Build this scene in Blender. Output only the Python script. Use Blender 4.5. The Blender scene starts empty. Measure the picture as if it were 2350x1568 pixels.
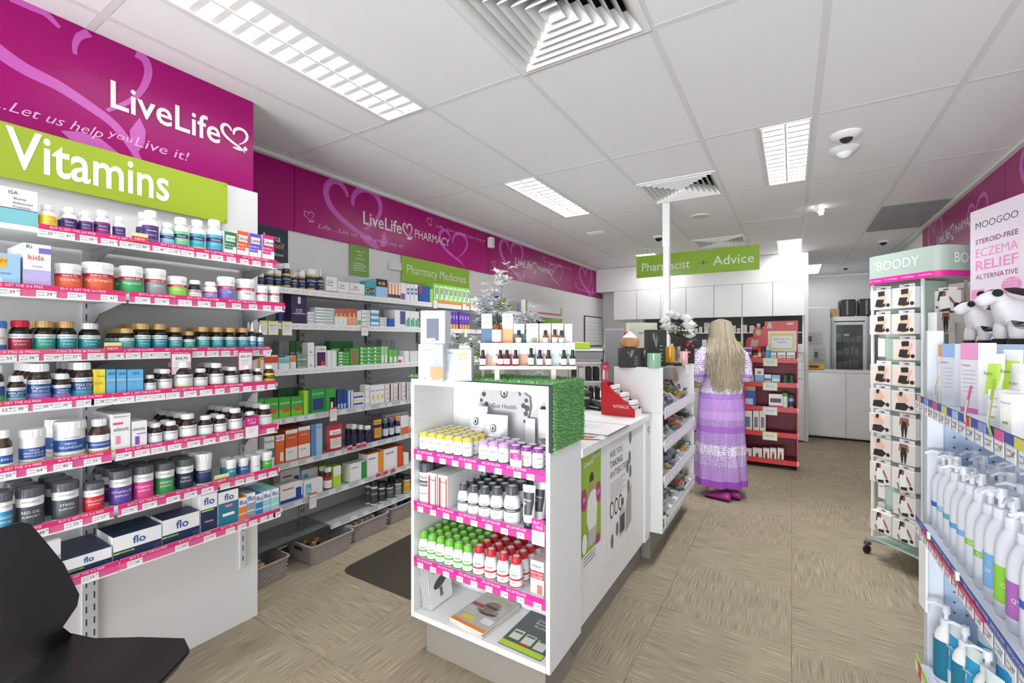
import bpy, math, random
from math import sin, cos, pi, radians
from mathutils import Vector
random.seed(7)
SC = bpy.context.scene
COL = SC.collection
# ---------------------------------------------------------------- camera, world, large lights, exposure
F = 1042.0; YAW = radians(31.64); HY = 782.0; CH = 1.433; CEIL = 2.70
cs, sn = cos(YAW), sin(YAW)
cam = bpy.data.cameras.new('camera'); cam.sensor_width = 36; cam.lens = F/2350*36
cam.shift_y = -(784-HY)/2350; cam.clip_start = .02
co = bpy.data.objects.new('camera', cam); co.location = (0, 0, CH); co.rotation_euler = (pi/2, 0, YAW)
COL.objects.link(co); SC.camera = co
SC.view_settings.view_transform = 'Standard'; SC.view_settings.look = 'None'
SC.view_settings.gamma = 1; SC.view_settings.use_curve_mapping = False
SC.view_settings.exposure = 0.32
w = bpy.data.worlds.new('daylight'); SC.world = w; w.use_nodes = True
w.node_tree.nodes['Background'].inputs[0].default_value = (.9, .95, 1, 1)
w.node_tree.nodes['Background'].inputs[1].default_value = 1.0
def area(name, loc, rot, sx, sy, power, col=(1, 1, 1)):
    l = bpy.data.lights.new(name, 'AREA'); l.shape = 'RECTANGLE'; l.size = sx; l.size_y = sy; l.energy = power; l.color = col
    o = bpy.data.objects.new(name, l); o.location = loc; o.rotation_euler = rot; COL.objects.link(o); return o
# daylight through the shop front behind the camera (faces down the shop)
area('shopfront_daylight', (-.8, -6.0, 1.5), (radians(90), 0, 0), 4.6, 2.6, 95, (.95, .975, 1))
area('ceiling_fill', (-.8, -5.6, .12), (radians(124), 0, 0), 4.6, 2.0, 480, (.96, .975, 1))  # added lamp beyond the shop front, aimed up to brighten the ceiling
TUBE = 8.0
# ---------------------------------------------------------------- pixel helpers (photo ray -> place at a real depth)
def rr(px): return (px-1175.)/F
def pY(px, X): r = rr(px); return X*(cs+r*sn)/(r*cs-sn)
def pX(px, Y): r = rr(px); return Y*(r*cs-sn)/(cs+r*sn)
def dep(X, Y): return -X*sn+Y*cs
def pZ(py, X, Y): return CH-(py-HY)*dep(X, Y)/F
def pF(px, py, z=0.):
    D = F*(CH-z)/(py-HY); R = rr(px)*D; return (R*cs-D*sn, R*sn+D*cs)
def at(px, D): R = rr(px)*D; return (R*cs-D*sn, R*sn+D*cs)
# ---------------------------------------------------------------- materials
def lin(c): return c/12.92 if c <= .04045 else ((c+.055)/1.055)**2.4
def hx(s): s = s.lstrip('#'); return tuple(lin(int(s[i:i+2], 16)/255) for i in (0, 2, 4))
MC = {}
def M(col, rough=.5, metal=0, name=None, spec=.5, noise=0, scale=40, emit=0, bump=0, trans=0, alpha=1, stretch=None):
    k = (col, rough, metal, name, noise, emit, bump, trans, scale)
    if k in MC: return MC[k]
    m = bpy.data.materials.new(name or 'paint'); m.use_nodes = True
    nt = m.node_tree; b = nt.nodes['Principled BSDF']; c = hx(col)
    if not emit: c = tuple(min(v, .80) for v in c)
    b.inputs['Base Color'].default_value = (*c, 1); b.inputs['Roughness'].default_value = rough
    b.inputs['Metallic'].default_value = metal; b.inputs['Specular IOR Level'].default_value = spec
    if trans: b.inputs['Transmission Weight'].default_value = trans; b.inputs['IOR'].default_value = 1.45
    if alpha < 1: b.inputs['Alpha'].default_value = alpha
    if emit: b.inputs['Emission Color'].default_value = (*c, 1); b.inputs['Emission Strength'].default_value = emit
    if noise or bump:
        tc = nt.nodes.new('ShaderNodeTexCoord'); n = nt.nodes.new('ShaderNodeTexNoise'); n.inputs['Scale'].default_value = scale
        n.inputs['Detail'].default_value = 4
        mp = nt.nodes.new('ShaderNodeMapping')
        if stretch: mp.inputs['Scale'].default_value = stretch
        nt.links.new(tc.outputs['Object'], mp.inputs[0]); nt.links.new(mp.outputs[0], n.inputs['Vector'])
        if noise:
            r = nt.nodes.new('ShaderNodeMixRGB'); r.blend_type = 'MIX'
            r.inputs[1].default_value = (*[x*(1-noise) for x in c], 1); r.inputs[2].default_value = (*[min(1, x*(1+noise)) for x in c], 1)
            nt.links.new(n.outputs['Fac'], r.inputs[0]); nt.links.new(r.outputs[0], b.inputs['Base Color'])
        if bump:
            bp = nt.nodes.new('ShaderNodeBump'); bp.inputs['Strength'].default_value = bump; bp.inputs['Distance'].default_value = .01
            nt.links.new(n.outputs['Fac'], bp.inputs['Height']); nt.links.new(bp.outputs[0], b.inputs['Normal'])
    MC[k] = m; return m
WH = 'ebebe9'
white = M(WH, .45, noise=.015, scale=6, name='white_laminate'); gloss = M('f0f0f0', .25, name='white_plastic')
black = M('161616', .45, name='black_plastic'); ink = M('26262a', .6, name='ink'); paper = M('f1f0ec', .7, name='paper')
magenta = M('d0128a', .45, name='magenta_print'); pinkl = M('dc6a9c', .5, name='pink_print'); lime = M('a4c92e', .45, name='lime_print')
metal = M('b9bbbd', .3, 1, name='steel'); grey = M('9a9c9e', .5, name='grey_metal'); wink = M('f7f4f6', .5, name='white_print')
glass = M('dfe9ea', .05, trans=1, name='clear_glass')
# ---------------------------------------------------------------- text outlines from the built-in font
TC = {}
BOLD = {'LiveLife': .012, 'Vitamins': .014, "'BOODY": -.003, 'MOOGOO': -.006, 'BOODY': -.003, 'RELIEF': .02, 'STEROID-FREE': .01, 'flo': .014, 'TAKING': .01, 'Probiotics': .012}
def glyphs(s):
    if s in TC: return TC[s]
    cu = bpy.data.curves.new('t', 'FONT'); cu.body = s; cu.size = 1; cu.resolution_u = 3 if s in BOLD else 2; cu.offset = BOLD.get(s, 0); cu.align_x = 'CENTER'; cu.align_y = 'CENTER'
    o = bpy.data.objects.new('t', cu); me = o.to_mesh()
    v = [(a.co.x, a.co.y) for a in me.vertices]; f = [tuple(p.vertices) for p in me.polygons]
    o.to_mesh_clear(); bpy.data.objects.remove(o); bpy.data.curves.remove(cu)
    if not v: v = [(0, 0)]; f = []
    x0 = min(a[0] for a in v); x1 = max(a[0] for a in v); y0 = min(a[1] for a in v); y1 = max(a[1] for a in v)
    TC[s] = ([(a[0]-(x0+x1)/2, a[1]-(y0+y1)/2) for a in v], f, x1-x0, y1-y0); return TC[s]
# ---------------------------------------------------------------- mesh builder
class MB:
    def __init__(s): s.v = []; s.f = []; s.mi = []; s.mats = []
    def slot(s, m):
        if m not in s.mats: s.mats.append(m)
        return s.mats.index(m)
    def add(s, vs, fs, m):
        b = len(s.v); s.v += [tuple(a) for a in vs]; k = s.slot(m)
        for f in fs: s.f.append(tuple(i+b for i in f)); s.mi.append(k)
        return s
    def box(s, x0, x1, y0, y1, z0, z1, m, c=0):
        if c <= 0:
            v = [(x, y, z) for z in (z0, z1) for y in (y0, y1) for x in (x0, x1)]
            return s.add(v, [(0, 2, 3, 1), (4, 5, 7, 6), (0, 1, 5, 4), (2, 6, 7, 3), (0, 4, 6, 2), (1, 3, 7, 5)], m)
        v = []; idx = {}
        X = (x0, x1); Y = (y0, y1); Z = (z0, z1)
        for i in (0, 1):
            for j in (0, 1):
                for k in (0, 1):
                    dx = c if i == 0 else -c; dy = c if j == 0 else -c; dz = c if k == 0 else -c
                    for a, p in enumerate(((X[i], Y[j]+dy, Z[k]+dz), (X[i]+dx, Y[j], Z[k]+dz), (X[i]+dx, Y[j]+dy, Z[k]))):
                        idx[(i, j, k, a)] = len(v); v.append(p)
        g = lambda *q: idx[q]; f = []
        for i in (0, 1): f.append([g(i, 0, 0, 0), g(i, 1, 0, 0), g(i, 1, 1, 0), g(i, 0, 1, 0)][::1 if i else -1])
        for j in (0, 1): f.append([g(0, j, 0, 1), g(1, j, 0, 1), g(1, j, 1, 1), g(0, j, 1, 1)][::-1 if j else 1])
        for k in (0, 1): f.append([g(0, 0, k, 2), g(1, 0, k, 2), g(1, 1, k, 2), g(0, 1, k, 2)][::1 if k else -1])
        for i in (0, 1):
            for j in (0, 1): f.append([g(i, j, 0, 0), g(i, j, 1, 0), g(i, j, 1, 1), g(i, j, 0, 1)][::1 if (i ^ j) else -1])
        for i in (0, 1):
            for k in (0, 1): f.append([g(i, 0, k, 0), g(i, 1, k, 0), g(i, 1, k, 2), g(i, 0, k, 2)][::-1 if (i ^ k) else 1])
        for j in (0, 1):
            for k in (0, 1): f.append([g(0, j, k, 1), g(1, j, k, 1), g(1, j, k, 2), g(0, j, k, 2)][::1 if (j ^ k) else -1])
        for i in (0, 1):
            for j in (0, 1):
                for k in (0, 1): f.append([g(i, j, k, 0), g(i, j, k, 1), g(i, j, k, 2)][::1 if (i+j+k) % 2 else -1])
        return s.add(v, f, m)
    def lathe(s, prof, m, n=16, cx=0, cy=0, sy=1, caps=True):
        b = []; 
        for r, z in prof: b += [(cx+r*cos(2*pi*i/n), cy+r*sy*sin(2*pi*i/n), z) for i in range(n)]
        f = [(j*n+i, j*n+(i+1) % n, (j+1)*n+(i+1) % n, (j+1)*n+i) for j in range(len(prof)-1) for i in range(n)]
        if caps: f += [tuple(range(n))[::-1], tuple((len(prof)-1)*n+i for i in range(n))]
        return s.add(b, f, m)
    def rings(s, rings, m, caps=True, closed=True):
        n = len(rings[0]); v = [p for r in rings for p in r]
        f = [(j*n+i, j*n+(i+1) % n, (j+1)*n+(i+1) % n, (j+1)*n+i) for j in range(len(rings)-1) for i in range(n if closed else n-1)]
        if caps and closed: f += [tuple(range(n))[::-1], tuple((len(rings)-1)*n+i for i in range(n))]
        return s.add(v, f, m)
    def tube(s, pts, r, m, n=8):
        R = []; pts = [Vector(p) for p in pts]
        for i, p in enumerate(pts):
            d = (pts[min(i+1, len(pts)-1)]-pts[max(i-1, 0)]).normalized()
            a = d.cross(Vector((0, 0, 1)));
            if a.length < 1e-3: a = Vector((1, 0, 0))
            a.normalize(); b = d.cross(a); ri = r[i] if isinstance(r, (list, tuple)) else r
            R.append([tuple(p+a*ri*cos(2*pi*k/n)+b*ri*sin(2*pi*k/n)) for k in range(n)])
        return s.rings([q[::-1] for q in R], m)
    def prism(s, poly, t0, t1, m, ax='y'):
        n = len(poly); mk = {'y': lambda a, b, t: (a, t, b), 'x': lambda a, b, t: (t, a, b), 'z': lambda a, b, t: (a, b, t)}[ax]
        v = [mk(a, b, t0) for a, b in poly]+[mk(a, b, t1) for a, b in poly]
        return s.add(v, [tuple(range(n)), tuple(range(n, 2*n))[::-1]]+[(i, i+n, (i+1) % n+n, (i+1) % n) for i in range(n)], m)
    def quad(s, a, b, c, d, m): return s.add([a, b, c, d], [(0, 1, 2, 3)], m)
    # flat print on the front (-y side) of a local xz face
    def rect(s, x0, x1, z0, z1, y, m): return s.quad((x0, y, z0), (x1, y, z0), (x1, y, z1), (x0, y, z1), m)
    def disc(s, x, z, r, y, m, n=14, sz=1): return s.add([(x+r*cos(2*pi*i/n), y, z+r*sz*sin(2*pi*i/n)) for i in range(n)], [tuple(range(n))], m)
    def poly(s, pts, y, m): return s.add([(a, y, b) for a, b in pts], [tuple(range(len(pts)))], m)
    def text(s, t, x, z, h, y, m, w=None, shear=0, rot=0, R=None, al='c', maxw=None):
        g, f, gw, gh = glyphs(t); k = h/.72; kx = k
        if w: kx = w/max(gw, 1e-6)
        if maxw and gw*kx > maxw: kx = maxw/gw
        if al == 'l': x += gw*kx/2
        out = []
        for a, b in g:
            u = a*kx+b*k*shear; v = b*k
            if rot: u, v = u*cos(rot)-v*sin(rot), u*sin(rot)+v*cos(rot)
            u += x; v += z
            out.append((R*sin(u/R), -R*cos(u/R), v) if R else (u, y, v))
        return s.add(out, f, m)
    def stroke(s, pts, wd, y, m):
        # flat ribbon through points (x,z), width list or number
        L = []; Rr = []
        for i, (a, b) in enumerate(pts):
            p = pts[max(i-1, 0)]; q = pts[min(i+1, len(pts)-1)]; dx = q[0]-p[0]; dz = q[1]-p[1]; l = math.hypot(dx, dz) or 1
            k = (wd[i] if isinstance(wd, (list, tuple)) else wd)/2
            L.append((a-dz/l*k, y, b+dx/l*k)); Rr.append((a+dz/l*k, y, b-dx/l*k))
        n = len(pts); return s.add(L+Rr, [(i, n+i, n+i+1, i+1) for i in range(n-1)], m)
    def mesh(s, name='mesh', ang=38):
        me = bpy.data.meshes.new(name); me.from_pydata(s.v, [], s.f)
        for m in s.mats: me.materials.append(m)
        me.polygons.foreach_set('material_index', s.mi)
        me.polygons.foreach_set('use_smooth', [True]*len(s.f)); me.update()
        me.set_sharp_from_angle(angle=radians(ang)); return me
# ---------------------------------------------------------------- objects
REG = []
def ob(name, mesh, parent=None, loc=(0, 0, 0), rz=0, label=None, cat=None, group=None, kind=None):
    o = bpy.data.objects.new(name, mesh.mesh(name) if isinstance(mesh, MB) else mesh); COL.objects.link(o)
    o.location = loc; o.rotation_euler = (0, 0, rz)
    if parent: o.parent = parent
    if label: o['label'] = label
    if cat: o['category'] = cat
    if group: o['group'] = group
    if kind: o['kind'] = kind
    return o
def thing(name, label, cat, loc=(0, 0, 0), rz=0, group=None): return ob(name, None, None, loc, rz, label, cat, group)
def copy_tree(o, parent=None):
    c = o.copy(); COL.objects.link(c)
    if parent: c.parent = parent
    for ch in list(o.children): copy_tree(ch, c)
    return c
ORD = ['first', 'second', 'third', 'fourth', 'fifth', 'sixth', 'seventh', 'eighth', 'ninth', 'tenth', 'eleventh', 'twelfth', 'thirteenth', 'fourteenth', 'fifteenth', 'sixteenth', 'seventeenth', 'eighteenth', 'nineteenth', 'twentieth']
ORD += ['twenty-'+a for a in ORD[:9]]+['thirtieth']+['thirty-'+a for a in ORD[:9]]
def reg(o, look, place, order, row=0): REG.append((o, look, place, order, row)); return o
def finish_labels():
    d = {}
    for e in REG: d.setdefault((e[1], e[2], e[4]), []).append(e)
    for (look, place, row), L in d.items():
        L.sort(key=lambda e: e[3]); pre = '' if row == 0 else ('rear ' if row == 1 else ('third-row ' if row == 2 else ('fourth-row ' if row == 3 else 'back-row ')))
        for i, e in enumerate(L):
            if len(L) == 1: t = pre+look+' on '+place
            else: t = ORD[i]+' '+pre+look+' from left on '+place
            e[0]['label'] = t
            if len(L) > 1: e[0]['group'] = (look+' on '+place)
            if len(t.split()) > 16: print('LONG', t)
# ---------------------------------------------------------------- product library (front faces local -y)
PC = {}
def q(v, s): return round(v/s)*s
PROF = {
 'jar': ([(.9, 0), (1, .03), (1, .62), (.93, .7), (.74, .77), (.72, .8)], (.78, .79, 1), (.07, .58)),
 'amber': ([(.9, 0), (1, .03), (1, .6), (.9, .69), (.66, .77), (.64, .82)], (.7, .8, 1), (.06, .56)),
 'tub': ([(.93, 0), (.97, .02), (.97, .8)], (1.0, .78, 1), (.05, .76)),
 'pill': ([(.9, 0), (1, .03), (1, .58), (.88, .7), (.62, .77), (.6, .8)], (.72, .78, 1), (.1, .56)),
 'lid': ([(.9, 0), (1, .04), (1, .72), (.9, .8), (.84, .82)], (.93, .82, 1), (.1, .7)),
 'drop': ([(.9, 0), (1, .02), (1, .52), (.8, .6), (.42, .65), (.4, .68)], None, (.05, .48)),
 'essential': ([(.92, 0), (1, .02), (1, .52), (.85, .6), (.5, .65), (.5, .68)], None, (.06, .46)),
}
def bottle_parts(kind, r, h, body, cap, bands, texts):
    r = q(r, .0015); h = q(h, .004); k = (kind, r, h, body, cap, tuple(bands), tuple(texts))
    if k in PC: return PC[k]
    prof, cp, (l0, l1) = PROF[kind]; parts = []
    bm = body if not isinstance(body, str) else M(body, .22, name='bottle_plastic')
    cm = cap if not isinstance(cap, str) else M(cap, .38, name='cap_plastic')
    b = MB(); b.lathe([(a*r, z*h) for a, z in prof], bm, 16); parts.append(('body', b.mesh('body')))
    c = MB()
    if cp:
        R, z0, z1 = cp; c.lathe([(R*r, z0*h), (R*r, z1*h-.003), (R*r-.002, z1*h)], cm, 18)
        for i in range(18 if R*r > .014 else 0):   # grip ribs
            a = 2*pi*i/18; c.box(R*r*cos(a)-.0008, R*r*cos(a)+.0008, R*r*sin(a)-.0008, R*r*sin(a)+.0008, z0*h+.002, z1*h-.004, cm)
    if cp and kind in ('lid', 'pill') and r > .015: R, z0, z1 = cp; c.lathe([(R*r*(.86 if kind == 'lid' else .66), h), (R*r*(.84 if kind == 'lid' else .64), h+.0006)], M('dcdcdc', .5, name='printed_top'), 16)
    elif kind == 'drop':
        c.lathe([(.46*r, .66*h), (.46*r, .78*h), (.3*r, .8*h), (.26*r, .92*h), (.12*r, h)], cm, 14)
    elif not cp:
        c.lathe([(.58*r, .66*h), (.58*r, .96*h), (.5*r, h)], cm, 16)
    parts.append(('cap', c.mesh('cap')))
    if bands:
        lb = MB(); R = r*1.0+.0006 if kind != 'tub' else r*.97+.0006; H = (l1-l0)*h
        for a0, a1, cc in bands: lb.lathe([(R, l0*h+a0*H), (R, l0*h+a1*H)], M(cc, .5, name='label_print'), 16, caps=False)
        for t, zc, th, cc in texts:
            if th*h*.9 > .0025: lb.text(t, 0, l0*h+zc*H, th*H, 0, M(cc, .5, name='label_ink'), R=R+.0007, maxw=R*2.1)
        parts.append(('label', lb.mesh('label')))
    PC[k] = parts; return parts
def bottle(name, cat, x, y, z, rz, look, place, order, row, kind, r, h, body, cap, bands=(), texts=()):
    t = thing(name, None, cat, (x, y, z), rz)
    for n, me in bottle_parts(kind, r, h, body, cap, bands, texts): ob(n, me, t)
    reg(t, look, place, order, row); return t
def carton_mesh(w, d, h, base, rects=(), texts=(), top=None, side=None):
    w = q(w, .002); d = q(d, .002); h = q(h, .002); k = ('c', w, d, h, base, tuple(rects), tuple(texts), top, side)
    if k in PC: return PC[k]
    b = MB(); bm = M(base, .45, name='carton'); b.box(-w/2, w/2, -d/2, d/2, 0, h, bm)
    e = .0005
    if top: b.quad((-w/2, -d/2, h+e), (w/2, -d/2, h+e), (w/2, d/2, h+e), (-w/2, d/2, h+e), M(top, .45, name='carton'))
    if side:
        for sx in (-1, 1): b.quad((sx*(w/2+e), -d/2, 0), (sx*(w/2+e), d/2, 0), (sx*(w/2+e), d/2, h), (sx*(w/2+e), -d/2, h), M(side, .45, name='carton'))
    # closing flap line and tuck edge on the top
    b.box(-w/2+.001, w/2-.001, d/2-.0016, d/2-.0006, h, h+.0006, M('8d8d8d', .6, name='fold_line'))
    for i, (x0, x1, z0, z1, cc) in enumerate(rects): b.rect((x0-.5)*w, (x1-.5)*w, z0*h, z1*h, -d/2-e*(1+.4*i), M(cc, .45, name='carton_print'))
    ly = -d/2-e*(2+.4*len(rects))
    for t, xc, zc, th, cc in texts: b.text(t, (xc-.5)*w, zc*h, th*h, ly, M(cc, .5, name='carton_ink'), maxw=w*.88)
    PC[k] = b.mesh('carton'); return PC[k]
def carton(x, y, z, rz, w, d, h, look, place, order, row, base, rects=(), texts=(), top=None, side=None, cat='box', name='carton'):
    o = ob(name, carton_mesh(w, d, h, base, rects, texts, top, side), None, (x, y, z), rz, cat=cat); reg(o, look, place, order, row); return o
# heart-with-leaf emblem as strokes in unit box (x 0..1, z 0..1)
def heart_pts():
    lobe1 = [(.34, .74), (.30, .84), (.22, .92), (.12, .92), (.04, .82), (.02, .68), (.08, .52), (.22, .38), (.42, .26), (.62, .17), (.74, .08), (.80, .0)]
    lobe2 = [(.42, .62), (.42, .76), (.50, .90), (.64, .97), (.80, .93), (.88, .78), (.86, .62), (.76, .44), (.60, .28)]
    return lobe1, lobe2
def bez(pts, n=3):
    out = []
    for i in range(len(pts)-1):
        p0 = pts[max(i-1, 0)]; p1 = pts[i]; p2 = pts[i+1]; p3 = pts[min(i+2, len(pts)-1)]
        for k in range(n):
            t = k/n; out.append(tuple(.5*((2*p1[j])+(-p0[j]+p2[j])*t+(2*p0[j]-5*p1[j]+4*p2[j]-p3[j])*t*t+(-p0[j]+3*p1[j]-3*p2[j]+p3[j])*t**3) for j in (0, 1)))
    return out+[pts[-1]]
def emblem(b, x, z, wd, ht, y, m, th, leaf=True):
    for i, L in enumerate(heart_pts()):
        P = bez([(x+a*wd, z+c*ht) for a, c in L]); n = len(P); b.stroke(P, [th*(.35+.65*sin(pi*min(1, (k+1)/n*1.1))**.6) if 0 < k < n-1 else th*.3 for k in range(n)], y, m)
    if leaf:
        for L in ([(.74, .08), (.60, .14), (.44, .12), (.36, .06), (.52, .02), (.68, .03)], [(.76, .08), (.74, .2), (.82, .30), (.90, .2), (.86, .1)]):
            P = [(x+a*wd, z+c*ht) for a, c in L]; b.poly(P, y, m)
# ================================================================ ROOM
XL, XR, YB, YA, YF = -3.0, 1.27, 8.08, 10.8, -2.3
def carpet():
    m = bpy.data.materials.new('ribbed_carpet'); m.use_nodes = True; nt = m.node_tree; b = nt.nodes['Principled BSDF']
    b.inputs['Roughness'].default_value = .95; b.inputs['Specular IOR Level'].default_value = .1
    tc = nt.nodes.new('ShaderNodeTexCoord'); oi = nt.nodes.new('ShaderNodeObjectInfo')
    ad = nt.nodes.new('ShaderNodeVectorMath'); ad.operation = 'ADD'; sc = nt.nodes.new('ShaderNodeVectorMath'); sc.operation = 'SCALE'; sc.inputs[3].default_value = 7
    cb = nt.nodes.new('ShaderNodeCombineXYZ'); nt.links.new(oi.outputs['Random'], cb.inputs[0]); nt.links.new(oi.outputs['Random'], cb.inputs[1]); nt.links.new(cb.outputs[0], sc.inputs[0])
    nt.links.new(tc.outputs['Object'], ad.inputs[0]); nt.links.new(sc.outputs[0], ad.inputs[1])
    def nz(scale, mx, det=3):
        mp = nt.nodes.new('ShaderNodeMapping'); mp.inputs['Scale'].default_value = mx; nt.links.new(ad.outputs[0], mp.inputs[0])
        n = nt.nodes.new('ShaderNodeTexNoise'); n.inputs['Scale'].default_value = scale; n.inputs['Detail'].default_value = det; nt.links.new(mp.outputs[0], n.inputs[0]); return n
    n1 = nz(1, (460, 6, 1), 2); n2 = nz(1, (420, 420, 1)); n3 = nz(1, (5, 5, 1))
    r = nt.nodes.new('ShaderNodeValToRGB'); e = r.color_ramp
    e.elements[0].position = .3; e.elements[0].color = (*hx('7d715a'), 1); e.elements[1].position = .71; e.elements[1].color = (*hx('dccfb4'), 1)
    for p, c in ((.50, 'b0a48d'), (.61, 'b4a890'), (.66, 'cbbea2')): x = e.elements.new(p); x.color = (*hx(c), 1)
    mx = nt.nodes.new('ShaderNodeMixRGB'); mx.blend_type = 'MULTIPLY'; mx.inputs[0].default_value = .8
    r2 = nt.nodes.new('ShaderNodeValToRGB'); r2.color_ramp.elements[0].position = .3; r2.color_ramp.elements[0].color = (.5, .5, .5, 1); r2.color_ramp.elements[1].position = .65; r2.color_ramp.elements[1].color = (1.12, 1.12, 1.12, 1)
    nt.links.new(n1.outputs['Fac'], r.inputs[0]); nt.links.new(n2.outputs['Fac'], r2.inputs[0]); nt.links.new(r.outputs[0], mx.inputs[1]); nt.links.new(r2.outputs[0], mx.inputs[2])
    mx2 = nt.nodes.new('ShaderNodeMixRGB'); mx2.blend_type = 'MULTIPLY'; mx2.inputs[0].default_value = .25; nt.links.new(mx.outputs[0], mx2.inputs[1]); nt.links.new(n3.outputs['Fac'], mx2.inputs[2])
    nt.links.new(mx2.outputs[0], b.inputs['Base Color'])
    bp = nt.nodes.new('ShaderNodeBump'); bp.inputs['Strength'].default_value = .5; bp.inputs['Distance'].default_value = .004
    nt.links.new(n1.outputs['Fac'], bp.inputs['Height']); nt.links.new(bp.outputs[0], b.inputs['Normal']); return m
b = MB().box(XL, XR, YF, YA, -.05, -.006, M('6b6254', .9, name='subfloor')); floor = ob('floor', b, kind='structure')
cm = carpet(); tm = MB().box(-.2995, .2995, -.2995, .2995, -.006, 0, cm, .0015).mesh('carpet_tile')
ax, ay = -3.0+.3, YF+.3; i = 0
for iy in range(22):
    for ix in range(8):
        x = ax+ix*.6; y = ay+iy*.6
        if x-.3 > XR or dep(x, y) < -.6: continue
        me = tm
        if x+.3 > XR: me = MB().box(-.2995, XR-x, -.2995, .2995, -.006, 0, cm).mesh('carpet_tile')
        ob('carpet_tile', me, floor, (x, y, 0), (pi/2 if (ix+iy) % 2 and me is tm else 0))
wallm = M('e6e6e4', .6, name='painted_wall', noise=.02, scale=3)
ob('wall_left', MB().box(XL-.1, XL, YF, YA, 0, CEIL, wallm), kind='structure')
ob('wall_right', MB().box(XR, XR+.1, YF, YA, 0, CEIL, wallm), kind='structure')
ob('wall_back', MB().box(XL, XR, YA, YA+.1, 0, CEIL, wallm), kind='structure')
# back partition over the dispensary wall cabinets
ob('wall_dispensary', MB().box(XL, .175, YB+.02, YB+.12, 0, CEIL, wallm), kind='structure')
# ---- suspended ceiling: grid + tiles
X0, Y0 = .115, 3.07
gm = M('dadad9', .5, name='ceiling_grid'); tmn = M('e9e9e8', .75, name='ceiling_tile', noise=.02, scale=5)
g = MB(); 
for k in range(-5, 3):
    x = X0+.6*k
    if XL < x < XR: g.box(x-.014, x+.014, YF, YA, CEIL, CEIL+.03, gm)
for j in range(-5, 8):
    y = Y0+1.2*j
    if y < YA: g.box(XL, XR, y-.014, y+.014, CEIL+.0006, CEIL+.03, gm)
for x, y in ((-1.994, .67), (-1.994, 3.07), (-.18, 3.07), (-.18, 6.67), (-1.994, 6.67), (.444, 9.07)): g.box(x-.013, x+.013, y+.013, y+1.187, CEIL+.0003, CEIL+.03, gm)
ceil = ob('ceiling', MB().box(XL, XR, YF, YA, CEIL+.16, CEIL+.2, gm), kind='structure')
ob('ceiling_grid', g, ceil)
def half(x0, x1, y0, y1): return x0, x1, y0, y1
cuts = {}
def add_tile(x0, x1, y0, y1): ob('ceiling_tile', MB().box(x0+.0135, x1-.0135, y0+.0135, y1-.0135, CEIL+.0015, CEIL+.02, tmn, .001), ceil)
LIGHTS = [(-1.98, -1.7, .685, 1.855, 'egg'), (-1.98, -1.7, 3.085, 4.255, 'egg'), (-.165, .1, 3.085, 4.255, 'egg'), (-.165, .115, 6.67, 7.87, 'flat'), (.14, .43, 9.07, 10.27, 'flat'), (-1.98, -1.69, 6.67, 7.87, 'flat'), (-1.98, -1.69, -1.73, -.53, 'flat'), (.1, .39, -.9, .3, 'flat')]
VENTS = [(-1.085, -.485, 1.27, 1.87), (-1.085, -.485, 3.67, 4.27), (-1.085, -.485, 6.07, 6.67)]
holes = [l[:4] for l in LIGHTS]+VENTS+[(.715, 1.27, 5.47, 6.67)]
for k in range(-6, 2):
    for j in range(-5, 7):
        x0, x1 = max(XL, X0+.6*k), min(XR, X0+.6*k+.6); y0, y1 = Y0+1.2*j, min(YA, Y0+1.2*j+1.2)
        if x1-x0 < .05 or y1-y0 < .05: continue
        R = [(x0, x1, y0, y1)]
        for hh in holes:
            N = []
            for (a, c, d, e) in R:
                ix0, ix1, iy0, iy1 = max(a, hh[0]), min(c, hh[1]), max(d, hh[2]), min(e, hh[3])
                if ix1-ix0 < .03 or iy1-iy0 < .03: N.append((a, c, d, e)); continue
                if ix0-a > .05: N.append((a, ix0, d, e))
                if c-ix1 > .05: N.append((ix1, c, d, e))
                if iy0-d > .05: N.append((ix0, ix1, d, iy0))
                if e-iy1 > .05: N.append((ix0, ix1, iy1, e))
            R = N
        for t in R: add_tile(*t)
ob('trim_1', MB().box(XL, XL+.05, 1.4, YB, CEIL-.03, CEIL, M('dfe2df', .4, name='cornice'), .004), kind='structure')
ob('trim_2', MB().box(XR-.05, XR, 1.0, YA, CEIL-.03, CEIL, M('e2e8e2', .4, name='cornice'), .004), kind='structure')
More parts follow.
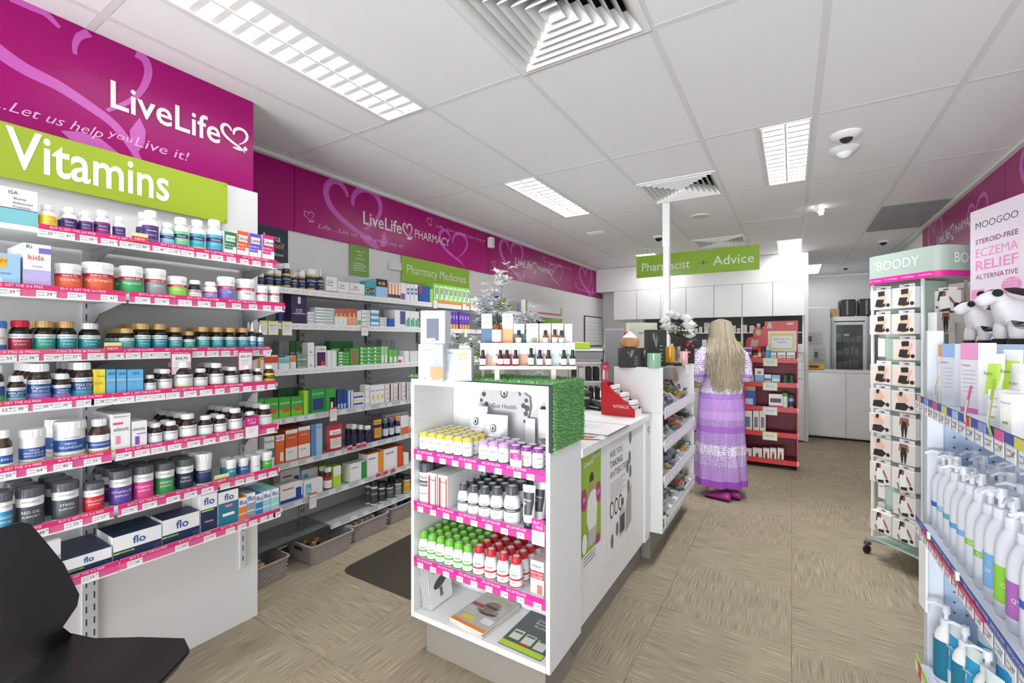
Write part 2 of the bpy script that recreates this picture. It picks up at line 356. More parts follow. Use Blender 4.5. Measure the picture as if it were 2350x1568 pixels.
# ---- light fittings
blm = M('f4f4f2', .35, name='louvre_white'); dark = M('55575a', .5, name='grey_edge')
def louvre_light(x0, x1, y0, y1, lab, n=16, pw=80):
    t = thing('ceiling_light', lab, 'ceiling light', ((x0+x1)/2, (y0+y1)/2, CEIL), 0)
    hw, hl = (x1-x0)/2, (y1-y0)/2; f = MB()
    for a, c, d, e in ((-hw, -hw+.012, -hl, hl), (hw-.012, hw, -hl, hl), (-hw+.012, hw-.012, -hl, -hl+.012), (-hw+.012, hw-.012, hl-.012, hl)): f.box(a, c, d, e, -.004, .11, blm)
    ob('frame', f, t)
    ob('reflector', MB().box(-hw+.012, hw-.012, -hl+.012, hl-.012, .105, .115, blm), t)
    ob('divider', MB().box(-.006, .006, -hl+.012, hl-.012, .0, .07, blm), t)
    P = []
    for s in (-1, 1):   # parabolic side reflectors
        for q0 in ((s*(hw-.013)), s*.007):
            sg = -1 if abs(q0) > .05 else 1
            P.append([(q0, 0), (q0+s*sg*.012, .045), (q0+s*sg*.018, .09)])
    rf = MB()
    for L in P: rf.add([(a, -hl+.012, z) for a, z in L]+[(a, hl-.012, z) for a, z in L], [(0, 1, 4, 3), (1, 2, 5, 4)], blm)
    ob('side_reflector', rf, t)
    cw = hw-.02
    bm = MB(); bm.add([(-cw/2, -.014, 0), (cw/2, -.014, 0), (cw/2, .014, 0), (-cw/2, .014, 0), (-cw/2, 0, .05), (cw/2, 0, .05)], [(0, 1, 2, 3), (0, 4, 5, 1), (3, 2, 5, 4), (0, 3, 4), (1, 5, 2)], blm)
    me = bm.mesh('cross_blade')
    for k in range(1, n):
        for s in (-1, 1): ob('cross_blade', me, t, (s*hw/2, -hl+2*hl*k/n, .003))
    for s in (-1, 1):
        tb = MB(); tb.tube([(s*hw/2, -hl+.03, .088), (s*hw/2, hl-.03, .088)], .012, M('fffdf8', emit=TUBE, name='fluorescent_tube'), 8); ob('fluorescent_tube', tb, t)
    area('fluorescent_light', ((x0+x1)/2, (y0+y1)/2, CEIL+.07), (0, 0, 0), hw*1.7, hl*1.9, pw, (.96, .98, 1))
def flat_light(x0, x1, y0, y1, lab):
    t = thing('ceiling_light', lab, 'ceiling light', ((x0+x1)/2, (y0+y1)/2, CEIL), 0); hw, hl = (x1-x0)/2, (y1-y0)/2
    f = MB()
    for a, c, d, e in ((-hw, -hw+.012, -hl, hl), (hw-.012, hw, -hl, hl), (-hw+.012, hw-.012, -hl, -hl+.012), (-hw+.012, hw-.012, hl-.012, hl)): f.box(a, c, d, e, -.004, .05, blm)
    ob('frame', f, t); ob('diffuser', MB().box(-hw+.012, hw-.012, -hl+.012, hl-.012, .0, .01, M('fbfbff', emit=12, name='lit_diffuser')), t)
louvre_light(*LIGHTS[0][:4], 'long louvred fluorescent ceiling light near the large magenta banner', 15, 17)
louvre_light(*LIGHTS[1][:4], 'louvred fluorescent ceiling light above the green pharmacy medicines sign', 14)
louvre_light(*LIGHTS[2][:4], 'louvred fluorescent ceiling light beside the round ceiling domes', 14)
flat_light(*LIGHTS[3][:4], 'plain glowing panel light in ceiling right of green hanging sign')
flat_light(*LIGHTS[4][:4], 'small glowing panel light over the rear dispensary alcove')
flat_light(*LIGHTS[5][:4], 'glowing panel light just above left end of green hanging sign')
flat_light(*LIGHTS[6][:4], 'panel light in the ceiling by the shop front, left side')
flat_light(*LIGHTS[7][:4], 'panel light in the ceiling by the shop front, right side')
# ---- four-way air diffusers
vm = M('e4e4e2', .45, name='vent_enamel')
def vent(x0, x1, y0, y1, lab):
    t = thing('air_vent', lab, 'air vent', ((x0+x1)/2, (y0+y1)/2, CEIL), 0); h = (x1-x0)/2
    f = MB()
    for s in (-1, 1): f.box(s*h-(.03 if s > 0 else 0), s*h+(0 if s > 0 else .03), -h, h, -.006, .02, vm); f.box(-h+.03, h-.03, s*h-(.03 if s > 0 else 0), s*h+(0 if s > 0 else .03), -.006, .02, vm)
    ob('frame', f, t)
    ob('duct', MB().box(-h+.02, h-.02, -h+.02, h-.02, .12, .13, M('1b1b1b', .9, name='duct_dark')), t)
    for k in range(7):
        a = (h-.03)*(1-k/7.0); c = a-(h*.155 if k < 6 else a); r0 = []; z0 = -.012; z1 = .055
        if c < .001: c = .001
        R = [[(-a, -a, z0), (a, -a, z0), (a, a, z0), (-a, a, z0)], [(-c, -c, z1), (c, -c, z1), (c, c, z1), (-c, c, z1)], [(-c, -c, z1+.004), (c, -c, z1+.004), (c, c, z1+.004), (-c, c, z1+.004)], [(-a, -a, z0+.006), (a, -a, z0+.006), (a, a, z0+.006), (-a, a, z0+.006)]]
        ob('louvre_blade', MB().rings(R+[R[0]], vm, caps=False), t)
vent(*VENTS[0], 'large square louvred air vent nearest the camera'); vent(*VENTS[1], 'square louvred air vent in front of the white pole'); vent(*VENTS[2], 'square louvred air vent partly hidden above green hanging sign')
t = thing('return_air_grille', 'grey perforated return air grille in ceiling at right wall', 'air grille', (.9925, 6.07, CEIL), 0)
ob('frame', MB().box(-.277, .277, -.6, .6, .004, .01, M('b4b4b4', .6, name='grille_grey')), t)
gl = MB(); gk = M('8d8d8d', .6, name='grille_grey')
for i in range(30): gl.box(-.26, .26, -.58+i*.04, -.58+i*.04+.022, -.004, .004, gk)
ob('mesh_bars', gl, t, kind='stuff')
# ---- ceiling devices
def dome(x, y, lab, r, dr, base='f0f0f0', ball='202225', cat='camera', name='ceiling_camera'):
    t = thing(name, lab, cat, (x, y, CEIL), 0)
    ob('base', MB().lathe([(dr*.4, -.03), (dr*.7, -.026), (dr, -.008), (dr, 0)], M(base, .35, name='white_plastic'), 24), t)
    ob('dome', MB().lathe([(.001, -.03-r*.75), (r*.45, -.03-r*.66), (r*.8, -.03-r*.36), (r, -.03), (r*.9, -.02)], M(ball, .12, name='smoked_dome'), 20), t)
dome(.284, 3.446, 'round white ceiling speaker dome with black centre', .035, .085)
dome(.296, 3.70, 'white round ceiling sensor behind the black centred dome', .045, .085, ball='e8e8e8', cat='sensor', name='ceiling_sensor')
dome(-1.376, 5.63, 'small white security camera beside the white pole', .045, .07)
dome(.988, 7.37, 'small black dome camera near the return air grille', .04, .06)
dome(.785, 9.65, 'small dome camera at the far end of alcove ceiling', .035, .06)
t = thing('ceiling_speaker', 'flat round white ceiling speaker right of the pole', 'speaker', (-.79, 4.92, CEIL), 0)
ob('ring', MB().lathe([(.085, -.008), (.09, 0)], vm, 24), t); ob('grille', MB().lathe([(.07, -.011), (.072, -.008)], M('c9c9c7', .6, name='speaker_mesh'), 24), t)
t = thing('emergency_light', 'angled white emergency batten light on ceiling', 'emergency light', (.22, 5.2, CEIL), radians(75))
ob('bracket', MB().box(-.1, -.08, -.02, .02, -.06, 0, gloss), t); ob('bracket', MB().box(.08, .1, -.02, .02, -.06, 0, gloss), t)
ob('lit_tube', MB().prism([(-.03, -.02), (.03, -.02), (0, -.06)], -.08, .08, M('ffffff', emit=3.2, name='lit_diffuser'), 'x'), t)
t = thing('slot_vent', 'thin white slotted vent on ceiling left of the pole', 'air vent', (-1.95, 5.05, CEIL), 0)
for k in range(3): ob('slat', MB().box(-.1, .1, -.06+k*.05, -.035+k*.05, -.008, 0, gloss), t)
# ---- white pole
t = thing('support_pole', 'thin white square pole rising to the ceiling', 'pole', (-.985, 4.33, 0), 0)
ob('post', MB().box(-.028, .028, -.028, .028, 0, CEIL-.01, M('eeeef0', .35, name='white_metal'), .003), t); ob('flange', MB().box(-.032, .032, -.032, .032, CEIL-.4, CEIL, gloss), t)
# ================================================================ MAGENTA BANNERS
mg = M('9c0068', .3, spec=.25, name='magenta_banner'); faint = M('c358b2', .35, name='faint_heart_print'); wp = M('f3ecf2', .4, name='white_print'); scr = M('e0a6d4', .45, name='script_print')
def banner_panel(u0, u1, H=.49, shift=0):
    b = MB(); b.box(u0, u1, 0, .008, 0, H, mg); y = -.0006
    def ok(a, c): return a >= u0 and c <= u1
    # big faint heart with leaves
    if ok(.22, .86):
        emblem(b, .24, .0, .62, .49, y, faint, .05, False)
        b.poly([(.56, .1), (.66, .11), (.74, .06), (.78, .005), (.68, .01), (.6, .05)], y-.0002, faint); b.poly([(.78, .03), (.80, .13), (.83, .17), (.86, .1), (.84, .04)], y-.0002, faint)
    if ok(1.53, 2.06): emblem(b, 1.54, .01, .52, .36, y, faint, .035, False)
    if ok(.6, 1.75):
        b.text('LiveLife', .815, .238, .108, y-.001, wp, w=.43); emblem(b, 1.045, .15, .13, .15, y-.001, wp, .014); b.text('PHARMACY', 1.45, .228, .082, y-.001, wp, w=.5)
    if ok(.06, 1.1):
        emblem(b, .07, .09, .09, .08, y-.0005, scr, .006); b.text('Life....Let us help you Live it!', .62, .075, .034, y-.0008, scr, w=.86, shear=.35)
    if ok(1.38, 2.38):
        emblem(b, 1.36, .34, .08, .08, y-.0005, scr, .006); b.text('Life....Let us help you Live it!', 1.92, .36, .03, y-.0008, scr, w=.84, shear=.35)
    return b
def banner(lab, rz, x, y, u0, u1): 
    o = ob('magenta_banner', banner_panel(u0, u1), None, (x, y, 2.205), rz, lab, 'banner'); return o
banner('darker magenta banner panel with white script, beside the large near banner', pi/2, XL+.012, -.475, 1.9, 2.395)
banner('magenta wall banner panel above the green pharmacy medicines sign', pi/2, XL+.012, 1.925, 0, 2.395)
banner('magenta wall banner panel beyond the small white wall box', pi/2, XL+.012, 4.325, 0, 2.395)
banner('short last magenta banner panel in far left corner', pi/2, XL+.012, 6.725, 0, 1.34)
banner('magenta banner panel on right wall behind tall pink poster', -pi/2, XR-.012, 6.80, 0, 2.33)
banner('magenta banner panel at the right edge of the frame', -pi/2, XR-.012, 4.46, 0, 2.395)
t = thing('wall_sensor_box', 'small white box fixed over seam of magenta wall banner', 'sensor', (XL+.055, 4.32, 2.5), pi/2); ob('housing', MB().box(-.035, .035, -.03, .03, 0, .12, gloss, .006), t); ob('lens', MB().rect(-.015, .015, .03, .05, -.031, M('cfd8cf', .2, name='sensor_lens')), t)
t = thing('wall_sensor_box', 'small white box at the far end of the magenta banner', 'sensor', (XL+.03, 8.0, 2.55), pi/2); ob('housing', MB().box(-.04, .04, -.03, .03, 0, .1, gloss, .006), t)
# near big banner, drawn from points measured on its own plane
XN = -2.44
def np_(px, py, X=XN):
    Y = pY(px, X); return (Y, pZ(py, X, Y))
b = MB(); b.box(-.6, 1.335, 0, .02, 2.2, CEIL, mg)
def ribbon(pts, wd, mat, y): b.stroke(bez([np_(*p) for p in pts], 4), wd, y, mat)
def wlist(n, w0, taper=True): return [w0*(.25+.75*sin(pi*min(1, max(0, k/(n-1))))**.5) for k in range(n)]
P = [(-60, 70), (0, 120), (60, 160), (130, 195), (200, 240), (260, 285), (300, 335), (318, 368)]; n = (len(P)-1)*4+1
ribbon(P, [.055*(1-.55*k/n) for k in range(n)], faint, -.001)
P = [(25, -12), (70, 12), (105, 32), (137, 64)]; n = 13; ribbon(P, [.05*(1-.9*k/n)+.004 for k in range(n)], faint, -.001)
P = [(172, 125), (172, 104), (182, 84), (205, 76)]; ribbon(P, [.012+.02*k/13 for k in range(13)], faint, -.0012)
P = [(312, 122), (334, 140), (340, 170), (326, 205), (298, 232), (245, 254)]; n = 21; ribbon(P, [.04*(1-.7*k/n) for k in range(n)], faint, -.0012)
b.poly([np_(*p) for p in [(320, 270), (334, 300), (332, 330), (316, 350), (300, 330), (297, 300)]], -.0014, faint)
b.poly([np_(*p) for p in [(138, 300), (180, 302), (230, 318), (285, 362), (225, 345), (165, 325)]], -.0016, faint)
def wtext(bb, s, px0, px1, pyc, hpx, X, y, mat, shear=0, Y_off=0):
    a = pY(px0, X); c = pY(px1, X); m_ = (a+c)/2; pm = 1175+F*((X*cs+m_*sn)/dep(X, m_)); z = pZ(pyc, X, m_)
    bb.text(s, m_-Y_off, z, hpx*dep(X, m_)/F, y, mat, w=c-a, shear=shear)
wtext(b, 'LiveLife', 253, 505, 264, 58, XN, -.003, wp)
a0 = pY(507, XN); a1 = pY(574, XN); zt = pZ(278, XN, a0); zb = pZ(356, XN, a1); emblem(b, a0, zb, a1-a0, zt-zb, -.003, wp, .016)
wtext(b, '...Let us help', -14, 236, 277, 24, XN, -.002, scr, .45); wtext(b, 'you', 248, 302, 318, 18, XN, -.002, scr, .3); wtext(b, 'Live it!', 312, 432, 343, 22, XN, -.002, scr, .3)
ob('magenta_banner', b, None, (XN, 0, 0), pi/2, 'large near magenta banner with white logo lettering above the green sign', 'banner')
ob('wall_bulkhead', MB().box(-2.46-.5, -2.462, -.6, 1.334, 2.2, CEIL, wallm), kind='structure')
# ---- green signs
lm = M('98ae28', .35, name='lime_sign')
XV = -2.345
b = MB(); y1 = pY(522, XV); b.box(-.5, y1, 0, .012, 2.005, 2.2, lm, .001)
wtext(b, 'Vitamins', 12, 388, 386, 84, XV, -.001, wp)
s = ob('vitamins_sign', b, None, (XV, 0, 0), pi/2, 'large lime green sign reading Vitamins', 'sign')
for z in (2.02, 2.185): ob('screw', MB().lathe([(.003, 0), (.003, .002)], metal, 8), s, (y1-.012, -.003, z))
b = MB(); a, c = pY(922, -2.985), pY(1077, -2.985); b.box(a, c, 0, .008, 1.965, 2.203, M('8bb034', .3, name='lime_sign'), .001); b.text('Pharmacy Medicines', (a+c)/2, 2.075, .085, -.001, wp, w=(c-a)*.87)
ob('pharmacy_medicines_sign', b, None, (-2.985, 0, 0), pi/2, 'lime green sign reading Pharmacy Medicines on left wall', 'sign')
t = thing('hanging_sign', 'lime green hanging sign reading Pharmacist + Advice', 'sign', (-1.08, 6.25, 2.295), 0)
b = MB(); b.box(-.748, .748, -.006, .006, 0, .3, M('8cb52f', .2, name='lime_sign'), .001)
b.text('Pharmacist', -.36, .14, .12, -.0075, wp, w=.62); b.text('+', .115, .14, .085, -.0075, M('a01456', .4, name='plus_print'), w=.1); b.text('Advice', .46, .15, .12, -.0075, wp, w=.46)
ob('sign_board', b, t)
for x in (-.6, .6): ob('hanger', MB().tube([(x, 0, .3), (x, 0, .405)], .003, metal, 6).box(x-.025, x+.025, -.02, .02, .398, .404, metal), t)
# posters on far left wall
def wallposter(px0, px1, z0, z1, mat, lab, fn=None, X=-2.985, name='wall_poster'):
    a, c = pY(px0, X), pY(px1, X); b = MB(); b.box(a, c, 0, .003, z0, z1, mat)
    if fn: fn(b, a, c, z0, z1)
    return ob(name, b, None, (X, 0, 0), pi/2, lab, 'poster')
def f(b, a, c, z0, z1):
    w_ = c-a; b.text('Arma', a+w_*.45, z1-.07, .05, -.001, wp, maxw=w_*.6); b.text('Yourself', a+w_*.5, z1-.12, .04, -.001, M('d9a441', .5, name='gold_print'), maxw=w_*.75); b.text('medicinal', a+w_*.6, z0+.05, .02, -.001, wp, maxw=w_*.5)
wallposter(588, 661, 1.97, 2.2, M('252a38', .5, name='navy_poster'), 'dark navy poster high on wall behind the top vitamin shelf', f)
def f(b, a, c, z0, z1):
    m_ = (a+c)/2
    for i, s in enumerate(('HEALTH', 'AND', 'SUPPORT')): b.text(s, m_, z1-.05-i*.03, .016, -.001, wp, maxw=(c-a)*.7)
    for i in range(4): b.rect(a+.03, c-.03-(i % 2)*.02, z0+.04+i*.018, z0+.045+i*.018, -.001, wp)
wallposter(803, 847, 1.96, 2.205, M('6f9a35', .5, name='green_poster'), 'small green poster with white text on left wall', f)
wallposter(893, 922, 2.06, 2.13, M('f4f4f2', .4, name='paper'), 'small blank white card left of the pharmacy medicines sign')
# ================================================================ LEFT VITAMIN UNIT
XP = -2.374                      # front of the back panel
def ticket_mesh(wd, price, h=.026, sub='99', small='SKU 4471'):
    k = ('tk', round(wd, 3), price, h)
    if k in PC: return PC[k]
    b = MB(); b.box(-wd/2, wd/2, -.0006, .0006, 0, h, paper); 
    b.text(price, wd*.13, h*.55, h*.42, -.0011, ink, maxw=wd*.42); b.text(sub, wd*.4, h*.7, h*.2, -.0011, ink, maxw=wd*.13)
    b.text('Vitamins', -wd*.25, h*.72, h*.12, -.0011, ink, w=wd*.36); b.text(small, -wd*.25, h*.32, h*.16, -.0011, ink, w=wd*.34); PC[k] = b.mesh('price_ticket'); return PC[k]
def promo(b, x0, x1, z0, z1, txt='BUY 2, GET THE 3rd FREE', step=.2, ph=0, y=-.0015, strip=None):
    b.box(x0, x1, y, y+.0012, z0, z1, strip or magenta)
    x = x0+step*.55+ph
    while x+step*.4 < x1: b.text(txt, x, (z0+z1)/2, (z1-z0)*.5, y-.0004, wink, w=step*.74); x += step
def bracket(parent, x, y, z, depth, sgn=-1, mat=None):
    m = mat or grey; b = MB(); b.prism([(0, -.01), (0, -.11), (sgn*-.012, -.11), (sgn*-(depth*.3), -.05), (sgn*-(depth*.95), -.018), (sgn*-(depth*.95), -.006)], -.002, .002, m, 'y'); return ob('bracket', b, parent, (x, y, z))
unit = thing('vitamin_wall_unit', 'white slotted wall shelving unit under the green Vitamins sign', 'shelving unit', (XP, 0, 0), 0)
pm = M('dadada', .45, name='white_panel', noise=.01, scale=5)
ob('back_panel', MB().box(-.03, 0, -.6, 1.322, 0.0, 2.204, pm, .001), unit)
ob('end_panel', MB().box(-.62, -.032, 1.29, 1.322, 0.0, 2.204, pm, .001), unit)
def upright(parent, x, y, z0, z1, slots, w_=.05):
    b = MB().box(x, x+.012, y-w_/2, y+w_/2, z0, z1, M('c9cacc', .4, name='upright_metal'), .001); u = ob('upright', b, parent)
    s = MB(); dk = M('2c2d30', .8, name='slot_dark')
    for k in range(int((z1-z0-.06)/.05)):
        z = z0+.04+k*.05
        for yy in ((-.012, .012) if w_ > .03 else (0,)): s.box(x+.0118, x+.0126, y+yy-.002, y+yy+.002, z, z+.026, dk)
    ob('slots', s, u, kind='stuff')
upright(unit, 0, .654, .02, 1.79, 1); upright(unit, 0, 1.2415, .28, 1.79, 1, .028); upright(unit, 0, .06, .02, 1.79, 1)
shm = M('e2e2e0', .4, name='shelf_white')
#      name, front X, z, [rail spans px0,px1], ticket list of (px, price)
SH = [('top shelf', -2.093, 1.803, [(87, 634)], [(108, '20'), (150, '41'), (203, '18'), (250, '32'), (292, '41'), (326, '44'), (366, '48'), (398, '18'), (430, '26'), (464, '18'), (498, '56'), (530, '32'), (560, '26'), (588, '25'), (616, '25')]),
 ('second shelf', -2.027, 1.597, [(-60, 288), (296, 652)], [(20, '39'), (106, '24'), (176, '51'), (250, '41'), (327, '65'), (371, '36'), (424, '31'), (468, '26'), (506, '51'), (542, '39'), (580, '26'), (612, '42'), (638, '41')]),
 ('third shelf', -2.136, 1.392, [(-60, 242), (244, 620)], [(14, '53'), (66, '36'), (122, '39'), (166, '37'), (220, '19'), (266, '38'), (305, '16'), (343, '41'), (375, '35'), (455, '15'), (488, '25'), (517, '32'), (546, '35'), (585, '33'), (612, '36')]),
 ('fourth shelf', -2.09, 1.232, [(-60, 255), (260, 633)], [(3, '22'), (40, '30'), (98, '30'), (143, '35'), (195, '47'), (228, '38'), (258, '19'), (290, '19'), (328, '11'), (362, '16'), (396, '12'), (436, '40'), (472, '31'), (504, '33'), (538, '24'), (567, '31'), (597, '16'), (622, '31')]),
 ('fifth shelf', -2.08, 1.028, [(-60, 255), (264, 635)], [(12, '50'), (84, '64'), (144, '85'), (212, '33'), (284, '34'), (326, '25'), (363, '26'), (400, '22'), (444, '44'), (480, '46'), (514, '31'), (548, '38'), (620, '31')]),
 ('sixth shelf', -2.07, .827, [(-60, 260), (270, 500), (504, 638)], [(-20, '62'), (88, '44'), (168, '25'), (231, '27'), (297, '16'), (343, '19'), (397, '20'), (437, '18'), (476, '18'), (516, '17'), (549, '10'), (573, '9'), (601, '18'), (625, '12')]),
 ('bottom shelf', -2.05, .636, [(-60, 272), (275, 642)], [(206, '15'), (309, '24'), (417, '34'), (481, '14'), (528, '11'), (555, '16'), (580, '11'), (606, '13'), (622, '12'), (635, '14')])]
SHX = {}
for si, (nm, xf, z, spans, tks) in enumerate(SH):
    d = xf-XP; SHX[si] = (xf, z, nm)
    t = thing('wall_shelf', nm+' board of the vitamin unit with price tickets', 'shelf', (XP, 0, z), 0)
    ob('shelf_board', MB().box(.014, d-.004, -.6, 1.262, -.018, 0, shm, .002), t)
    for y in (.06, .654, 1.2415): bracket(t, .013, y, -.012, d-.02)
    for ri, (p0, p1) in enumerate(spans):
        y0 = max(-.6, pY(p0, xf)); y1 = pY(p1, xf)
        b = MB(); b.box(y0, y1, -.002, .0, -.026, .012, M('eceae8', .4, name='ticket_rail')); b.prism([(-.006, -.03), (.003, -.03), (.003, -.026), (-.006, -.026)], y0, y1, gloss, 'x')
        pk = M('d7608f' if (si+ri) % 2 else 'd2558f', .5, name='pink_backing'); b.box(y0, y1, -.003, -.002, -.026, -.003, pk)
        promo(b, y0, y1, -.003, .0125, 'BUY 2, GET THE 3rd FREE' if not (si == 2 and ri == 0) else '3 for 2 Mix & Match', .155, 0, -.0045, M('d8246e', .5, name='magenta_print') if not (si == 2 and ri == 0) else M('dc5078', .5, name='magenta_print'))
        r = ob('price_rail', b, t, (xf-XP, 0, 0), pi/2)
        for px, pr in tks:
            if p0-5 <= px <= p1+5:
                y = pY(px, xf); ob('price_ticket', ticket_mesh(.046 if px < 500 else .036, pr, .023), r, (y, -.0035, -.0275))
PL = 'vitamin unit %s'
def putb(si, pxc, wpx, ytop, look, kind='jar', body='2b1a12', cap='eeeeee', bands=((0, 1, 'f0f0ee'),), texts=(), rows=1, dx=None, side=0, cat='bottle', name='pill_bottle', base=None, rows_dy=0):
    xf, z, nm = SHX[si]; X = xf-.02-.02
    for it in range(3):
        Y = pY(pxc, X); D = dep(X, Y); r = min(wpx*D/F*cos(math.atan(rr(pxc))), pY(pxc+wpx/2, X)-pY(pxc-wpx/2, X))/2*.985; X = xf-.012-r
    h = pZ(ytop, X-r*.2, Y)-z
    for k in range(rows):
        bottle(name, cat, X-k*(2*r+.003), Y+rows_dy*k, z, pi/2+random.uniform(-.1, .1)-.12, look, PL % nm, pxc, k, kind, r, h, body, cap, bands, texts)
def putc(si, p0, p1, ytop, look, d=.06, rows=1, base='f2f2f0', rects=(), texts=(), top=None, side=None, gap=.002, dxf=0, rz=0):
    xf, z, nm = SHX[si]; X = xf-.012-dxf; y0, y1 = pY(p0, X), pY(p1, X); Y = (y0+y1)/2; h = pZ(ytop, X, Y)-z
    for k in range(rows): carton(X-d/2-k*(d+gap), Y, z, pi/2+rz, y1-y0-.002, d, h, look, PL % nm, (p0+p1)/2, k, base, rects, texts, top, side)
W = 'f4f2f2'
# shelf 1
putc(0, -70, 88, 427, 'large white and teal probiotic carton', .1, 1, 'f1f3f4', ((0, 1, 0, .42, '7cc0c9'), (0, 1, .42, .44, '24407c')), (('Biome', .72, .72, .07, '2b3a55'), ('Advanced', .76, .6, .07, '2b3a55'), ('Probiotic', .75, .49, .07, '2b3a55'), ('ISA', .62, .87, .1, '24304a')), side='dfe8ec')
def ost(c1, c2, t='Ostelin'): return ((0, .12, c2), (.12, .55, c1), (.55, .8, '2a2360' if c1 != 'f2c21c' else 'f2c21c'), (.8, 1, c1)), ((t, .68, .14, W), ('Vitamin D', .4, .09, W))
for (px, w_, yt, c1, c2, lk, rw) in [(109, 41, 472, 'f2c21c', 'e0a810', 'white bottle with yellow label', 1), (159, 37, 479, '4b2a6d', '2c2350', 'white bottle with dark violet label', 2), (197, 32, 486, '6a2c7d', '3a2760', 'white bottle with plum label', 2), (234, 40, 486, '8b2b80', '2c2a6b', 'white bottle with magenta purple label', 1), (273, 31, 498, '5a2c86', '203a8c', 'small white bottle with navy purple label', 1), (345, 40, 486, '5e2d7e', '1e63b4', 'tall white bottle with purple blue label', 2), (383, 32, 513, '7fc1dd', '4aa3d4', 'small white bottle with pale blue label', 1), (414, 37, 500, '79c58c', '1c6bb2', 'white bottle with green blue label', 1), (452, 36, 506, '2fa6b6', 'e8d33c', 'white bottle with teal yellow label', 1), (491, 38, 507, '4aa6c0', '2c66b0', 'white bottle with aqua label', 1)]:
    bd, tx = ost(c1, c2); putb(0, px, w_, yt, lk, 'pill', 'efeff2', 'f2f2f4', ((0, .1, c2),)+bd[1:], tx, rw)
for (p0, p1, yt, c, lk) in [(514, 543, 533, '1f7a4c', 'white and green mineral carton'), (544, 571, 531, 'dc5a2c', 'white and orange mineral carton'), (572, 600, 537, '6a4cc0', 'white and violet mineral carton'), (602, 630, 541, 'd1247e', 'white and pink mineral carton')]:
    putc(0, p0, p1, yt, lk, .05, 3, 'f4f4f4', ((0, 1, .42, 1, c), (.1, .9, .62, .86, 'f6f0e0'), (0, .7, .3, .42, c)), (('Caltrate', .5, .74, .13, '1b2c55'), ('BONE &', .4, .5, .07, W), ('MUSCLE', .4, .38, .07, W)))
# shelf 2
putc(1, -40, 48, 581, 'pale blue effervescent carton with yellow panel', .06, 1, '9cc4ea', ((.0, .62, .58, .88, 'f2b630'), (0, .5, .0, .25, 'd6e8f8')), (('FIZZY', .4, .76, .1, 'c4461c'), ('Immunity', .5, .4, .07, '2d5ea8')))
putc(1, 52, 118, 561, 'tall white and lilac children\'s drink carton', .06, 3, 'f1eff6', ((.0, 1, 0, .42, 'b9aede'), (.55, 1, .8, .92, '7c70bc')), (('Ki', .2, .93, .08, '22263c'), ('kids', .45, .7, .12, 'cc4c3c'), ('Strength', .5, .5, .035, '5a4fae'), ('Immune', .45, .36, .035, 'f4f4fa')))
def nl(c, t2, t3=''): return ((0, .12, c), (.12, .66, c), (.66, .82, 'b3173f'), (.82, 1, 'f1f1f1')), (('nutra-life', .74, .12, W), (t2, .5, .12, W), (t3, .3, .1, W))
for (px, w_, yt, c, lk, t2, kd) in [(156, 64, 608, 'e2643a', 'white tub with orange label', 'VITAMIN C', 'tub'), (225, 74, 604, 'de5c34', 'larger white tub with orange label', 'High Strength C', 'tub'), (301, 57, 613, '35a05c', 'white tub with green label', 'Magnesium', 'tub'), (356, 52, 620, '8f9498', 'white tub with grey label', 'Active', 'tub'), (406, 46, 635, '8fcf52', 'shorter white tub with light green label', 'Greens', 'tub'), (482, 34, 647, '9a90c8', 'small white bottle with lilac label', 'Ester', 'pill'), (519, 43, 638, '7c72ba', 'white bottle with violet label', 'Bio', 'tub'), (563, 43, 642, 'f1f1ee', 'white bottle with plain label', 'Sleep', 'tub'), (601, 28, 657, 'eeeeee', 'small white pill bottle', 'Zinc', 'tub'), (629, 26, 659, 'eeeeee', 'small plain white pill bottle', 'Iron', 'tub')]:
    bd, tx = nl(c, t2)
    if c[0] in 'fe' and c[1] in '1e': tx = (tx[0], (t2, .5, .12, '444444'))
    putb(1, px, w_, yt, lk, kd, 'f2f2f2', 'f3f3f4', bd, tx, 2 if px in (301,) else 1, cat='tub' if kd == 'tub' else 'bottle', name='supplement_tub' if kd == 'tub' else 'pill_bottle')
putb(1, 447, 31, 643, 'small dark bottle with white label', 'jar', '2a1b22', 'f2f2f2', ((0, .85, 'ededed'), (.6, .8, 'b3173f')), (('nutra-life', .7, .12, W), ('Magnesium', .4, .1, '333333')))
